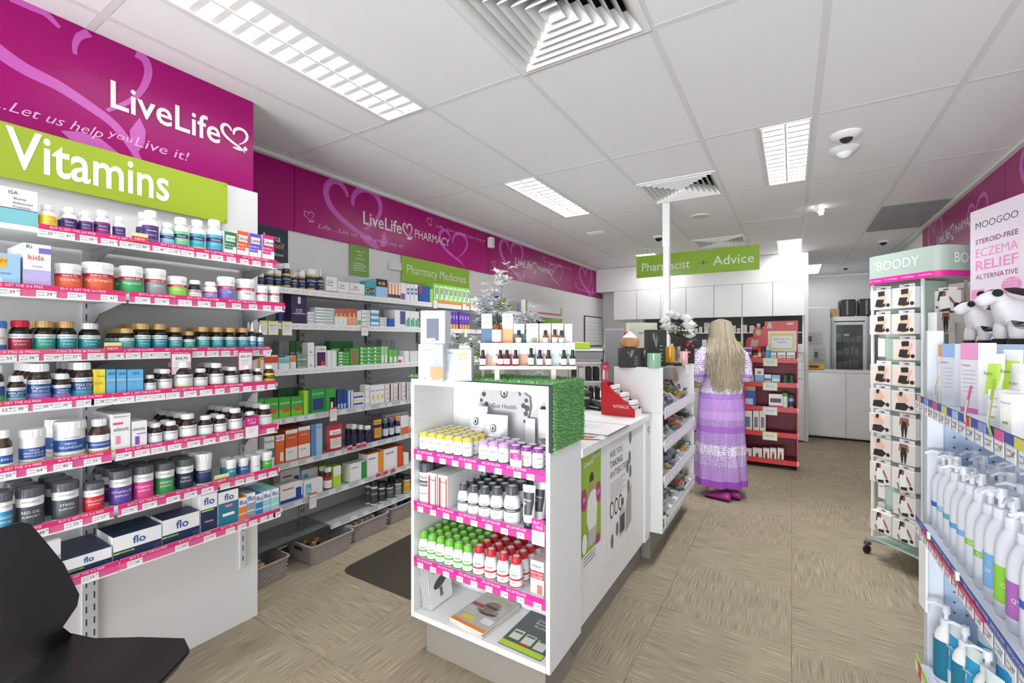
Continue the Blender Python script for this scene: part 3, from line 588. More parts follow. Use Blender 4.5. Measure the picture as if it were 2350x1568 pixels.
# shelf 3
def her(c1, c2='1c6fa8', t='HERBS'): return ((0, .15, c2), (.15, .75, c1), (.75, 1, 'dfe6e8')), ((t, .6, .13, W), ('of nature', .4, .1, W), ('HERBS of GOLD', .87, .09, '4a5a60'))
putb(2, -5, 42, 738, 'white and blue bottle', 'tub', 'f2f2f2', '3f7fc0', ((0, .3, '2c7cb8'), (.5, .7, 'f2f2f2')), (('OMEGA', .6, .12, 'c03050'),))
for (px, w_, yt, c1, c2, cap, lk, rw, s_) in [(46, 55, 736, 'a81c3c', 'b8324c', 'c8142e', 'dark bottle with red lid and red label', 1, "Children's"), (102, 54, 737, '2f9a90', '2f9e62', 'c8a468', 'large dark bottle with gold lid, teal green label', 2, 'Probiotic'), (153, 46, 739, '1f8f96', '6c3f8e', 'c8a468', 'dark bottle with gold lid, teal purple label', 3, 'Cranberry'), (205, 53, 743, '1f8f96', '2c6cb4', 'f0f0f0', 'dark bottle with white lid and teal label', 1, 'Activated'), (291, 35, 753, '4aa9a4', '58b070', 'c8a468', 'small dark bottle with gold lid behind ticket', 4, 'Vegan'), (327, 38, 742, '2a9aa2', '2f6fb2', 'c8a468', 'tall dark bottle with gold lid', 4, 'Magnesium'), (366, 38, 744, '2390a0', '2a5f9e', 'c8a468', 'tall dark bottle with gold lid', 3, 'Magnesium'), (402, 34, 751, '3aa0a6', 'b03040', 'c8a468', 'dark bottle with gold lid', 3, 'Zinc'), (434, 29, 760, '40a8a0', '3c8e86', 'c8a468', 'little dark bottle with gold lid', 3, 'Iron'), (466, 32, 751, '35a0a2', 'e08a3c', 'c8a468', 'dark bottle with gold lid and orange stripe', 3, 'Biotin'), (498, 30, 752, '2b9aa8', '2a6ab0', 'c8a468', 'dark bottle with gold lid', 3, 'Zinc'), (528, 30, 753, '2f9ea8', '2a6ab0', 'c8a468', 'dark bottle with gold lid', 3, 'B12'), (557, 29, 753, '2f9a98', '3f86c0', 'c8a468', 'dark bottle with gold lid', 2, 'D3')]:
    bd, tx = her(c1, c2, s_); putb(2, px, w_, yt, lk, 'jar', '17130f', cap, bd, tx, rw)
for px, yt in ((579, 740), (597, 745)): putb(2, px, 17, yt, 'slim blue label dropper bottle', 'drop', '2a2420', 'e8e8ea', ((0, .6, '3d8fb8'), (.6, 1, 'd8e4ea')), (('LIQUID', .4, .12, W),), 2, name='dropper_bottle')
# shelf 4
def eth(c2, t='ULTRA'): return ((0, .3, c2), (.3, .78, '1f4f8c'), (.78, 1, 'f2f2f4')), ((t, .6, .15, W), ('MUSCLE', .42, .13, W), ('ETHICAL NUTRIENTS', .88, .08, '3c4c8c'))
putb(3, -8, 36, 838, 'dark bottle with white lid at unit\'s left end', 'jar', '2a1a14', 'f1f1f3', eth('58a84c')[0], ())
for (px, w_, yt, c, lk, rw, s_) in [(37, 46, 862, '7ac0a0', 'small dark bottle, white lid, green label', 1, 'IMMUNITY'), (90, 58, 836, '8b7fc0', 'large dark bottle, white lid, blue lilac label', 4, 'Digestive'), (142, 42, 858, '9a80c0', 'small dark bottle, white lid, lilac label', 2, 'CALM'), (188, 52, 833, '3f9cc0', 'large dark bottle, white lid, blue aqua label', 4, 'FISH OIL')]:
    bd, tx = eth(c, s_); putb(3, px, w_, yt, lk, 'jar', '2a1a14', 'f1f1f3', bd, tx, rw)
putc(3, 216, 242, 848, 'yellow upright sinus carton', .07, 1, 'efd84a', ((.08, .4, .1, .95, 'e6c634'),), (('ESTROVE', .25, .5, .1, 'b89418'), ('Repair', .7, .75, .06, '5c5418')))
for (p0, p1) in ((243, 266), (267, 291), (292, 329)): putc(3, p0, p1, 849, 'light blue slim carton', .07, 2, '62aede', ((0, 1, .6, .62, 'e8f4fc'), (.15, .75, .04, .12, 'd8b44c')), (('dul', .5, .86, .13, '1f4f96'), ('Focus', .45, .5, .06, 'e0782c')))
def blk(c, t='BLACKMORES', s_=''): return ((0, .16, c), (.16, 1, 'eff0f3')), ((t, .82, .12, '20222a'), (s_, .55, .1, '555a66'))
for (px, w_, yt, c, lk, rw) in [(344, 29, 861, '6cb05c', 'small amber bottle, white lid, green trimmed label', 1), (378, 36, 848, 'd8963c', 'amber bottle, white lid, ochre trimmed label', 2), (420, 46, 832, 'd88a2c', 'large amber bottle behind hanging price card', 2), (460, 35, 845, 'd8a03c', 'amber bottle, white lid, yellow trimmed label', 1), (496, 35, 834, 'c83c28', 'tall amber bottle, white lid, red trimmed label', 3), (531, 34, 842, 'b02c2c', 'amber bottle, white lid, dark red trimmed label', 2), (565, 31, 838, 'c84c2c', 'amber bottle partly behind hanging price card', 1), (591, 23, 846, 'd8b44c', 'small amber bottle, white lid, gold trimmed label', 2)]:
    bd, tx = blk(c); putb(3, px, w_, yt, lk, 'amber', '2c1a14', 'f3f3f4', bd, tx, rw)
putb(3, 617, 26, 838, 'yellow label bottle with white lid', 'amber', '4a2a12', 'f0f0f0', ((0, .4, 'e8c020'), (.4, .75, '1a1a1a'), (.75, 1, 'e8c020')), (('Bioglan', .58, .16, 'f0d040'),))
# shelf 5
putb(4, 8, 42, 987, 'dark bottle with white and blue label', 'amber', '3a2418', 'f2f2f2', ((0, .1, 'd8a24c'), (.1, .2, W), (.2, .62, '1f4e92'), (.62, 1, W)), (('CLEAR C', .42, .12, W),))
putb(4, 74, 66, 984, 'white tub with deep blue label', 'tub', 'f3f3f3', 'f4f4f4', ((0, .05, 'f2f2f2'), (.05, .1, 'c9a15a'), (.18, .62, '1c4c90')), (('MEGA', .53, .08, W), ('MAGNESIUM', .42, .08, W), ('MUSCLE PLUS', .31, .07, W)), cat='tub', name='supplement_tub')
putb(4, 160, 79, 964, 'largest white tub with blue label', 'tub', 'f3f3f3', 'f4f4f4', ((0, .05, 'f2f2f2'), (.05, .1, 'c9a15a'), (.22, .66, '1c4c90')), (('MEGA', .52, .09, W), ('MAGNESIUM', .38, .09, W), ('ETHICAL NUTRIENTS', .74, .045, '3c4c8c')), 2, cat='tub', name='supplement_tub')
putb(4, 227, 49, 962, 'dark bottle with blue and gold label', 'amber', '3a2418', 'f2f2f2', ((0, .12, 'd8a24c'), (.12, .25, W), (.25, .62, '1f4e92'), (.62, 1, W)), (('MAGNESIUM', .46, .12, W),), 1)
putc(4, 256, 300, 950, 'tall white and pink pregnancy carton', .06, 3, 'f3f0f2', ((.05, .6, .72, .78, 'e05078'), (.2, .45, .2, .42, 'e88aa0'), (.0, 1, 0, .06, 'b8d860')), (('PREGNANCY', .5, .93, .04, '4a4f58'), ('elevit', .5, .6, .11, '4a5266')))
putc(4, 302, 338, 966, 'shorter white and purple pregnancy carton', .06, 2, 'f3f0f4', ((.2, .5, .15, .45, '8a48b0'), (.3, .95, .52, .56, 'a878c8')), (('elevit', .45, .72, .13, '4a5266'),))
for (px, w_, yt, c, lk, rw) in [(356, 34, 971, '5c7ac0', 'small amber bottle, blue trimmed label', 2), (391, 34, 966, '8090c8', 'small amber bottle, lilac trimmed label', 2), (430, 44, 949, 'c03838', 'large amber bottle, red trimmed label', 5), (471, 36, 953, '58b8b0', 'amber bottle, aqua trimmed label', 1), (505, 30, 952, 'c84848', 'amber bottle, coral trimmed label', 2), (539, 37, 937, 'd070a0', 'tall amber bottle, pink trimmed label', 4), (573, 30, 944, 'b0b0c8', 'amber bottle behind magenta promotion card', 1), (607, 33, 928, 'd080b8', 'tallest amber bottle, mauve trimmed label', 4)]:
    bd, tx = blk(c); putb(4, px, w_, yt, lk, 'amber', '2c1a14', 'f3f3f4', bd, tx, rw)
# shelf 6
def atp(c1, c2, t='VITAMIN C'): return ((0, .72, c1), (.72, .76, 'f2f2f2'), (.76, 1, c2)), ((t, .52, .1, W), ('SUPPORT', .36, .08, W), ('ATP SCIENCE', .88, .06, '50545c'))
for (px, w_, yt, c1, c2, lk, rw, s_) in [(8, 44, 1129, '2c8cb0', 'f0f0f0', 'white tub, grey lid, blue label', 2, 'MAGNESIUM'), (69, 70, 1117, '44484e', 'f2f2f2', 'white tub, grey lid, charcoal red label', 3, 'RED OIL'), (150, 65, 1104, '4c5058', 'f2f2f2', 'white tub, grey lid, charcoal grey label', 3, 'STRESS'), (215, 50, 1106, 'c8202c', 'f2f2f2', 'short white tub, grey lid, red label', 1, 'COLLAGEN'), (277, 54, 1079, '5a3c94', 'f2f2f4', 'white tub, grey lid, purple label', 3, 'VITAMIN B3'), (329, 49, 1069, 'd13c88', 'f2f2f4', 'white tub, grey lid, pink label', 2, 'VITAMIN C'), (378, 46, 1060, '2f8c44', 'f2f2f4', 'white tub, grey lid, green label', 2, 'GREENS'), (424, 43, 1052, '232c44', 'f2f2f4', 'white tub, grey lid, navy label', 2, 'MENS')]:
    bd, tx = atp(c1, c2, s_); putb(5, px, w_, yt, lk, 'tub', 'f1f1f1', '55585c', bd, tx, rw, cat='tub', name='supplement_tub')
putb(5, 467, 40, 1040, 'all white tub with dark blue photo label', 'tub', 'f1f1f1', 'f0f0f0', ((.05, .62, '1d2a4c'), (.3, .5, '2c4c7c')), (('GLUCOSAMINE', .55, .06, W),), 3, cat='tub', name='supplement_tub')
for (px, w_, yt, c, lk, rw, s_) in [(530, 26, 1053, '2c8f98', 'small white bottle with teal label', 2, 'PRO'), (558, 26, 1049, '2c5fa4', 'small white bottle with blue label', 2, 'Bioxyl'), (585, 26, 1043, 'e8f0f0', 'small white bottle with pale label', 2, 'LAX'), (611, 27, 1037, '3fae38', 'small white bottle with bright green label', 2, 'BioK')]:
    putb(5, px, w_, yt, lk, 'tub', 'f3f3f3', 'f4f4f4', ((.05, .7, c),), ((s_, .5, .16, W if c[0] != 'e' else '2c8fa0'),), rw)
# shelf 7
putc(6, 98, 140, 1243, 'white supplement carton at left end', .08, 1, 'f2f2f2', ((0, 1, 0, .3, '3f7fb8'),), (('STRAY', .6, .6, .1, '444444'),))
def flo(p0, p1, yt, rows, n): putc(6, p0, p1, yt, 'wide navy sinus rinse carton, %s' % n, .05, rows, '1b2750', ((0, 1, .42, 1, 'f4f6f8'), (0, .42, .3, .36, '9ccf3a'), (.45, .95, .12, .3, '1b2750')), (('flo', .52, .7, .3, '1e4f9c'), ('50', .9, .2, .16, '4c5c90'), ('SINUS CARE', .25, .33, .05, '1b2750')), top='1d2a4c', side='e8eaee')
flo(141, 257, 1271, 4, 'nearest'); flo(259, 371, 1218, 3, 'middle'); flo(372, 458, 1184, 2, 'furthest')
putc(6, 460, 499, 1134, 'tall navy and white nasal spray carton', .08, 2, '1b2750', ((0, 1, .62, 1, 'f4f6f8'), (.05, .8, .56, .6, '9ccf3a'), (0, 1, 0, .06, '9ccf3a')), (('flo', .5, .82, .18, '1e4f9c'), ('NASAL', .5, .3, .05, W)), side='e8eaee')
putc(6, 501, 547, 1126, 'tall teal and white nasal spray carton', .08, 1, '15768c', ((0, 1, .68, 1, 'f4f6f8'), (.3, .75, .54, .62, 'd02c4c'), (.2, .8, .3, .38, 'f4f6f8')), (('flo', .52, .83, .18, '1e4f9c'), ('KIDS', .52, .58, .06, W)), side='e8eaee')
for (p0, p1, yt, c, t_) in [(548, 566, 1143, 'e8782c', 'orange'), (567, 586, 1132, '9098a4', 'grey'), (587, 603, 1134, '2c7cb8', 'mid blue'), (604, 621, 1128, '8cc4d4', 'pale aqua'), (622, 640, 1122, '90d0cc', 'pale mint')]:
    putc(6, p0, p1, yt, 'small white and %s nasal carton' % t_, .05, 3, c, ((0, 1, .62, 1, 'f3f5f7'), (0, 1, .3, .34, 'f3f5f7')), (('flo', .5, .8, .2, '1e4f9c'),), side='e8eaee')
# hanging price cards
def card(px, py0, py1, wpx, X, lab, title, price, col='c8306c', pm_='f0eef0', rz=pi/2, dx=.012, name='price_card', magt=False):
    Xc = X+dx; Y = pY(px, Xc); D = dep(Xc, Y); z1 = pZ(py0, Xc, Y); z0 = pZ(py1, Xc, Y); w_ = wpx*D/F; h = z1-z0; b = MB()
    b.box(-w_/2, w_/2, -.0006, .0006, 0, h, M(col, .5, name='card_edge')); b.rect(-w_*.45, w_*.45, h*.03, h*(.88 if not magt else .55), -.0011, M(pm_, .6, name='card_paper'))
    if magt: b.text('BUY 2', 0, h*.85, h*.11, -.0016, wink, maxw=w_*.7); b.text('1 FREE', 0, h*.7, h*.1, -.0016, wink, maxw=w_*.7)
    else: b.text(title, 0, h*.93, h*.05, -.0016, wink, w=w_*.7)
    if price: b.text(price, 0, h*.68, h*.12, -.0018, ink, maxw=w_*.7)
    for i in range(3): b.rect(-w_*.3, w_*.3-.1*w_*i, h*(.5-.1*i), h*(.515-.1*i), -.0018, M('8a8a90', .6, name='small_print'))
    return ob(name, b, None, (Xc, Y, z0), rz, lab, 'price card')
card(416, 806, 860, 42, -2.136, 'larger pink edged price card hanging from third shelf, $44.79', 'EVERYDAY LOW', '$44.79')
card(563, 804, 850, 32, -2.136, 'smaller pink edged price card near shelf end, $41.59', 'EVERYDAY LOW', '$41.59', dx=.02)
card(578, 956, 1006, 32, -2.08, 'magenta topped promotion card clipped to the fifth shelf', '', None, 'c4147c', dx=.014, magt=True)
for px, y0, y1, si, lk in ((321, 534, 556, 0, 'on top shelf'), (259, 788, 806, 2, 'on third shelf'), (509, 1090, 1108, 5, 'on sixth shelf')):
    xf = SHX[si][0]; Y = pY(px, xf+.01); D = dep(xf+.01, Y); b = MB(); w_ = 31*D/F; h = 20*D/F
    b.box(-w_/2, w_/2, -.0006, .0006, 0, h, M('d8e0a0', .5, name='card_paper')); b.rect(-w_/2, w_/2, 0, h*.6, -.001, M('d0405c', .5, name='card_edge')); b.text('NEW', 0, h*.3, h*.3, -.0015, wink, w=w_*.6)
    ob('shelf_flag', b, None, (xf+.01, Y, pZ(y1, xf, Y)), pi/2, 'small red and cream flag clipped '+lk+' of the vitamin unit', 'price card')
# near chair (black moulded shell, cut by the frame)
# ================================================================ FAR LEFT WALL SHELVES
XW = -2.992; XFW = -2.68
fu = thing('medicine_wall_unit', 'long grey steel wall shelving frame behind the counter', 'shelving unit', (XW, 0, 0), 0)
fp = M('cfd1d2', .45, name='grey_panel', noise=.015, scale=4)
FY0, FY1 = 1.345, 5.97
for k in range(8):
    y0 = 1.37+.6*k if k else FY0; y1 = 1.37+.6*(k+1)
    if k < 8: ob('back_panel', MB().box(0, .006, max(FY0, y0), min(y1-.003, FY1), .03, 1.93 if k < 6 else 1.93, fp, .001), fu)
for k in range(1, 8):
    y = 1.37+.6*k; b = MB().box(.006, .026, y-.022, y+.022, .0, 1.93, M('c2c4c6', .4, name='upright_metal'), .002); ob('upright', b, fu)
    s = MB(); dk = M('3a3b3e', .8, name='slot_dark')
    for j in range(37):
        for yy in (-.009, .009): s.box(.0258, .0266, y+yy-.003, y+yy+.003, .06+j*.05, .084+j*.05, dk)
    ob('slots', s, fu, kind='stuff')
FS = [('top shelf', 1.76, FY0, FY1), ('second shelf', 1.537, FY0, FY1), ('third shelf', 1.25, FY0, 4.95), ('fourth shelf', .95, FY0, 4.35), ('fifth shelf', .668, FY0, 4.35), ('sixth shelf', .415, FY0, 4.35), ('lowest shelf', .178, 1.99, 4.35)]
rng = random.Random(5)
steel = M('b4b6b8', .35, .1, name='shelf_steel')
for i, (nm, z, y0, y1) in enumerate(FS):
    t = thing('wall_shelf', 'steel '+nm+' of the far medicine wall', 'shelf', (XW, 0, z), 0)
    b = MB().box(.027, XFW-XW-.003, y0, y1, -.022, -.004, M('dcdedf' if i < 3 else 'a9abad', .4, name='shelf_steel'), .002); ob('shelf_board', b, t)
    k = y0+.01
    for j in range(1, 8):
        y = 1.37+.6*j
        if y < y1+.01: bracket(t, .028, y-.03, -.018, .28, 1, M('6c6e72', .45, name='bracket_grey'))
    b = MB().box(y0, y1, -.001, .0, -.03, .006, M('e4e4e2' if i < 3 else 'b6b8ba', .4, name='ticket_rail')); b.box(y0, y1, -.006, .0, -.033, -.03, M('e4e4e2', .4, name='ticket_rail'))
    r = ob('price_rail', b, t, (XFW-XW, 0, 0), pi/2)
    y = y0+.05
    while y < min(y1, 4.9)-.05:
        ob('price_ticket', ticket_mesh(.052, rng.choice(['12', '18', '24', '9', '31', '15', '27']), .024), r, (y, -.0018, -.027)); y += .068 if i < 3 else rng.choice([.075, .11, .14])
t = thing('glass_shelf', 'clear glass shelf panel at the bottom left of medicine wall', 'shelf', (XW, 0, .17), 0)
ob('pane', MB().box(.027, XFW-XW, 1.345, 1.975, 0, .008, M('c8d2d0', .05, trans=.85, name='clear_glass'), .001), t)
ob('dark_edge', MB().box(XFW-XW, XFW-XW+.004, 1.345, 1.975, 0, .008, M('3c4442', .3, name='glass_edge')), t)
PF = 'medicine wall %s'
def fb(si, pxc, wpx, ytop, look, kind, body, cap, bands=(), texts=(), rows=1, X=None, cat='bottle', name='medicine_bottle'):
    nm, z, _, _ = FS[si]; xf = X or XFW; Xc = xf-.03
    for it in range(2):
        Y = pY(pxc, Xc); D = dep(Xc, Y); r = wpx*D/F*cos(math.atan(rr(pxc)))/2*.95; Xc = xf-.01-r
    h = pZ(ytop, Xc, Y)-z
    for k in range(rows): bottle(name, cat, Xc-k*(2*r+.004), Y, z, pi/2-.3, look, PF % nm, pxc, k, kind, r, h, body, cap, bands, texts)
def fc(si, p0, p1, ytop, look, base, rects=(), texts=(), d=.06, rows=1, top=None, side=None, X=None, n=1, z0=None, stack=1, cat='box'):
    nm, z, _, _ = FS[si]; xf = (X or XFW)-.012; y0, y1 = pY(p0, xf), pY(p1, xf); w_ = (y1-y0)/n; 
    for j in range(n):
        Y = y0+w_*(j+.5); h = (pZ(ytop, xf, (y0+y1)/2)-z)/stack
        for s_ in range(stack):
            for k in range(rows): carton(xf-d/2-k*(d+.002), Y, z+s_*(h+.0004), pi/2, w_-.0025, d, h-.001, look, PF % nm, p0+j*(p1-p0)/n+s_*.01, k, base, rects, texts, top, side, name='medicine_carton')
nv = '22305c'
NB = ((0, .12, 'c8b060'), (.12, .85, nv), (.85, 1, 'c8b060')); NT = (('BioCeuticals', .6, .14, W), ('Pure', .35, .1, 'd8c890'))
for px, w_, yt, k_, lk, bc in [(599, 14, 627, 'tub', 'small navy bottle', 'e8e8ea'), (618, 20, 619, 'tub', 'small navy bottle', 'e8e8ea'), (637, 17, 621, 'tub', 'small navy bottle', 'e8e8ea'), (657, 22, 605, 'jar', 'tall amber bottle with navy label', '3a2414'), (675, 12, 621, 'drop', 'navy dropper bottle with white top', nv), (692, 17, 624, 'tub', 'white capped navy bottle', 'e8e8ea'), (713, 24, 619, 'tub', 'widest navy bottle', 'e8e8ea'), (735, 15, 617, 'drop', 'taller navy dropper bottle', nv)]:
    fb(0, px, w_, yt, lk, k_, bc, 'eeeeee', NB, NT, 2)
rw_ = (((0, 1, .0, .12, 'd04858'), (.05, .6, .45, .5, '8a8a90')), (('Gel', .35, .7, .22, '555a66'),))
fc(0, 748, 774, 636, 'white and red carton', 'f1efef', *rw_); fc(0, 775, 802, 647, 'white and red carton', 'f1efef', *rw_); fc(0, 803, 837, 651, 'white and red carton', 'f1efef', *rw_)
fc(0, 838, 862, 646, 'teal carton with yellow swoosh', '35a0b0', ((.1, .9, .2, .6, '20306c'),), (('Quit', .5, .4, .3, 'f0d030'),), n=1); fc(0, 863, 889, 641, 'black and lilac carton with yellow print', '9cc0e4', ((0, 1, .6, 1, '16182a'),), (('4HR', .5, .78, .2, 'e8e040'),), rows=2)
fc(0, 890, 919, 649, 'thin orange striped carton', 'f0e8e0', ((0, 1, .1, .3, '303030'), (0, .4, .3, .95, 'e07848')), (), n=4); fc(0, 920, 932, 649, 'slim white carton with purple foot', 'f2f0f4', ((0, .8, .05, .4, '8a50a0'),), ())
for j in range(3): fc(0, 933+j*9, 941+j*9, 652, 'slim white carton with blue ring', 'f2f2f6', ((.15, .85, .4, .75, '2c50a0'), (.3, .7, .5, .65, 'e8f0ff')), ())
fc(0, 961, 986, 657, 'deep blue sachet carton', '234a9c', ((0, .3, .5, 1, 'a04028'),), ()); fc(0, 987, 994, 664, 'narrow lime carton', '9cd060', (), ())
LG = (((0, 1, .0, .18, 'e08040'), (.1, .9, .25, .9, 'eef4ea'), (.2, .5, .3, .85, '68b848'), (.6, .8, .5, .8, '484c48')), ())
fc(0, 995, 1078, 657, 'green lattice patterned carton', '88c850', *LG, n=8, rows=2, d=.07)
fc(0, 1080, 1098, 685, 'green and white carton', 'e8f2e4', ((.3, .9, .2, .8, '58b040'),), ()); fc(0, 1206, 1214, 688, 'green edged white carton', 'e4f0e0', ((0, .5, 0, 1, '58a040'),), ()); fc(0, 1216, 1286, 700, 'white carton with pink foot', 'f0eeee', ((0, 1, 0, .25, 'd87090'),), (), n=5)
# second
fb(1, 601, 19, 716, 'navy tub', 'tub', nv, nv, ((0, .3, '40609c'),), (), 1); fb(1, 642, 21, 716, 'navy tub', 'tub', nv, nv, ((0, .3, '40609c'),), (), 1)
fc(1, 668, 704, 665, 'tall dark violet boxed bottle carton', '33204e', ((.42, .6, .6, .8, 'd8d4e0'), (.1, .9, .3, .32, 'e0e0e8')), (('PURE', .5, .42, .06, W), ('Enzyme', .5, .36, .05, W)), d=.09)
ws = (((0, 1, .1, .25, '5aa0a8'), (.5, .95, .5, .65, '98a0a8')), ())
fc(1, 706, 722, 717, 'flat grey white carton in stack', 'dfe3e6', *ws, stack=4); fc(1, 723, 765, 707, 'flat teal edged carton in stack', 'eef1f3', *ws, stack=6)
og = (((0, 1, .55, 1, 'b0583c'), (.3, .6, .45, .75, 'e8c080')), ()) 
fc(1, 768, 797, 709, 'orange brown topped pain relief carton', 'f0ebe8', *og, n=3, rows=2); fc(1, 798, 818, 708, 'orange brown topped pain relief carton', 'e8a080', *og, n=2)
fc(1, 820, 829, 714, 'narrow white carton with green patch', 'f0f0ee', ((.1, .9, .1, .4, '60b050'),), ()); fc(1, 830, 850, 712, 'white carton in stack with pale print', 'eef0f2', ws[0], (), stack=4)
fc(1, 851, 870, 711, 'blue and white carton in stack', '60a0d0', ((0, 1, .4, .9, 'eef2f6'),), (), stack=3, n=1); fc(1, 872, 888, 729, 'flat white blue carton in stack', 'e6eaf0', ws[0], (), stack=4)
fc(1, 892, 905, 731, 'small royal blue carton', '3058b0', (), ()); fc(1, 906, 930, 712, 'white carton with violet arch', 'e8ecf4', ((.5, 1, .2, .95, '50508c'),), (), rows=2); fc(1, 931, 962, 714, 'white carton with green bottle print', 'e8f0ec', ((.1, .45, .1, .5, '38a088'), (.5, .9, .1, .6, '40a870')), (), n=3)
fc(1, 1033, 1052, 716, 'violet vitamin carton', '5a3c9c', ((.1, .9, .05, .3, 'e8a040'), (.1, .5, .6, .8, 'c8b8e8')), (), n=3, rows=2); fc(1, 1054, 1078, 718, 'violet vitamin carton', '5a3c9c', ((.1, .9, .05, .3, 'e8a040'), (.1, .5, .6, .8, 'c8b8e8')), (), n=4, rows=2)
fc(1, 1180, 1230, 728, 'small grey printed carton', 'd0d4d6', ((.2, .8, .3, .5, '686c70'),), (), n=4); fc(1, 1262, 1290, 705, 'tall lime green carton at shelf end', '9acb3c', ((.2, .8, .5, .55, 'eef4e0'),), (), n=1, d=.1)
# third
fc(2, 592, 606, 815, 'small orange carton', 'e8a030', ((.4, 1, .1, .7, 'f0ece6'),), (), rows=1); fc(2, 607, 638, 815, 'white and red carton', 'f0ece8', ((0, 1, .5, .9, 'd04030'),), (), n=2); fc(2, 640, 665, 821, 'aqua and white carton', 'e4eef0', ((0, 1, .55, .95, '68b8c8'),), (), n=1); fc(2, 666, 680, 817, 'orange white carton', 'e8e4e0', ((0, 1, .55, .95, 'd87848'),), ())
fc(2, 640, 664, 783, 'grey back row carton', '8d9496', ((0, 1, .45, .5, 'b8bcc0'),), (), X=-2.82, n=2); fc(2, 665, 690, 783, 'green back row carton', '3f7c44', ((.1, .9, .4, .6, 'c8d8c4'),), (), X=-2.82, n=2)
fc(2, 682, 704, 812, 'grey green carton in stack', '788c80', ((0, 1, .2, .3, 'd0d8d0'),), (), stack=2, n=2); fc(2, 706, 721, 786, 'white carton with side print standing upright', 'eef0ee', ((.3, .7, .2, .3, '80a080'),), (), stack=2)
fc(2, 725, 749, 794, 'white and violet cold sore carton', 'f0eef2', ((.08, .92, .1, .72, '4a2050'), (.5, .8, .12, .3, 'd83048')), (('CORAL', .5, .85, .1, '604068'),)); fc(2, 751, 773, 804, 'white carton with grey edge', 'eceeec', ((.8, .85, 0, 1, '808080'),), (), n=2)
GS = (((0, 1, .3, .4, 'd8e8d0'), (.1, .4, .5, .9, 'e8f0e0')), ())
fc(2, 757, 811, 783, 'tall dark green back row carton', '2f7c34', ((.05, .4, .6, .7, 'e8f0e8'), (.6, .95, .6, .7, 'e8f0e8')), (), X=-2.82, n=1); fc(2, 775, 802, 808, 'flat green carton in stack', '3c9c40', *GS, stack=5)
fc(2, 804, 824, 800, 'green and red toothpaste carton', '4c9c48', ((.3, .6, .1, .9, 'd04050'),), (), n=2); fc(2, 826, 872, 797, 'flat bright green carton in stack', '48a84c', *GS, stack=5, n=3); fc(2, 874, 890, 795, 'green white hourglass carton', '9cc890', ((.2, .8, .1, .5, 'f0f4f0'),), (), n=2, rows=2)
fc(2, 876, 908, 780, 'grey back row carton by green stack', '9aa29c', ((0, 1, .4, .5, 'd0d8d0'),), (), X=-2.83, n=3); fc(2, 892, 912, 802, 'green white hourglass carton', '60b050', ((.2, .8, .1, .5, 'f0f4f0'),), (), n=2); fc(2, 914, 926, 818, 'white carton with red corner', 'f0eeec', ((0, .6, .1, .5, 'd84840'),), ())
fc(2, 928, 940, 806, 'white carton with green edge in stack', 'eef0ee', ((.9, 1, 0, 1, '508c60'),), (), stack=4); fc(2, 941, 990, 806, 'flat white carton in stack', 'eceeec', ((0, 1, .2, .28, 'b0b4b0'),), (), stack=5, n=3)
fc(2, 1040, 1095, 815, 'plain white carton', 'f0eeec', ((0, 1, .2, .4, 'c8a8a8'),), (), n=4)
# fourth
ng = (((.0, 1, .0, .4, '6cc030'), (.3, .9, .3, .5, 'd8483c')), (('nicorette', .5, .75, .13, W),))
fc(3, 592, 606, 917, 'bright green quit smoking carton', '3ca038', *ng, rows=1); fc(3, 607, 639, 915, 'bright green quit smoking carton', '3ca038', *ng); fc(3, 640, 667, 913, 'bright green quit smoking carton', '3ca038', *ng); fc(3, 668, 695, 911, 'bright green quit smoking carton', '3ca038', *ng)
fc(3, 638, 696, 892, 'dark green carton behind the bright ones', '2c5a34', ((.1, .9, .5, .6, 'd0e0d0'),), (), X=-2.8, n=3); fc(3, 697, 713, 897, 'tall yellow green carton', '9cd030', ((.6, 1, 0, 1, '2c7c38'),), ()); fc(3, 714, 746, 893, 'green carton with navy window', '2c8c40', ((.1, .9, .15, .6, '28386c'),), (('QUICKMIST', .5, .8, .08, W),), n=1)
fc(3, 747, 771, 892, 'green carton with black white figure', '38963c', ((.4, .95, .1, .6, '181818'), (.5, .7, .1, .4, 'f0f0f0')), (), n=1); fc(3, 774, 795, 895, 'navy cold tablet carton', '283c7c', ((.1, .9, .05, .3, '88b8e0'),), (), n=3); fc(3, 797, 810, 896, 'slim blue and white carton', '4c80c0', ((.4, 1, 0, 1, 'eef2f6'),), (), n=2)
fc(3, 812, 836, 902, 'white pain carton in stack', 'eceef0', ((0, .9, .3, .6, '3c5c98'), (0, 1, .85, .95, 'd8b040')), (), stack=2); fc(3, 838, 848, 884, 'white printed carton in tall stack', 'eceef0', ((0, .9, .3, .35, '808890'),), (), stack=3); fc(3, 850, 882, 884, 'white carton with yellow sun mark', 'eff0f0', ((.4, .8, .25, .5, 'e8c030'), (.1, .8, .7, .75, '888c94')), (), n=3)
cz = (((.1, .5, .05, .95, 'f0ecec'), (.55, .7, 0, 1, '202020')), (('C', .3, .75, .2, 'c02828'), ('o', .3, .5, .2, 'c02828'), ('d', .3, .25, .2, 'c02828')))
fc(3, 884, 902, 882, 'black white and red cold tablet carton', 'd8d4d4', *cz, n=1, rows=2); fc(3, 904, 920, 880, 'black white and red cold tablet carton', 'd8d4d4', *cz, rows=2); fc(3, 922, 938, 878, 'black white and red cold tablet carton', 'd8d4d4', *cz, rows=2); fc(3, 940, 975, 877, 'black white and red cold tablet carton', 'd8d4d4', *cz, n=2)
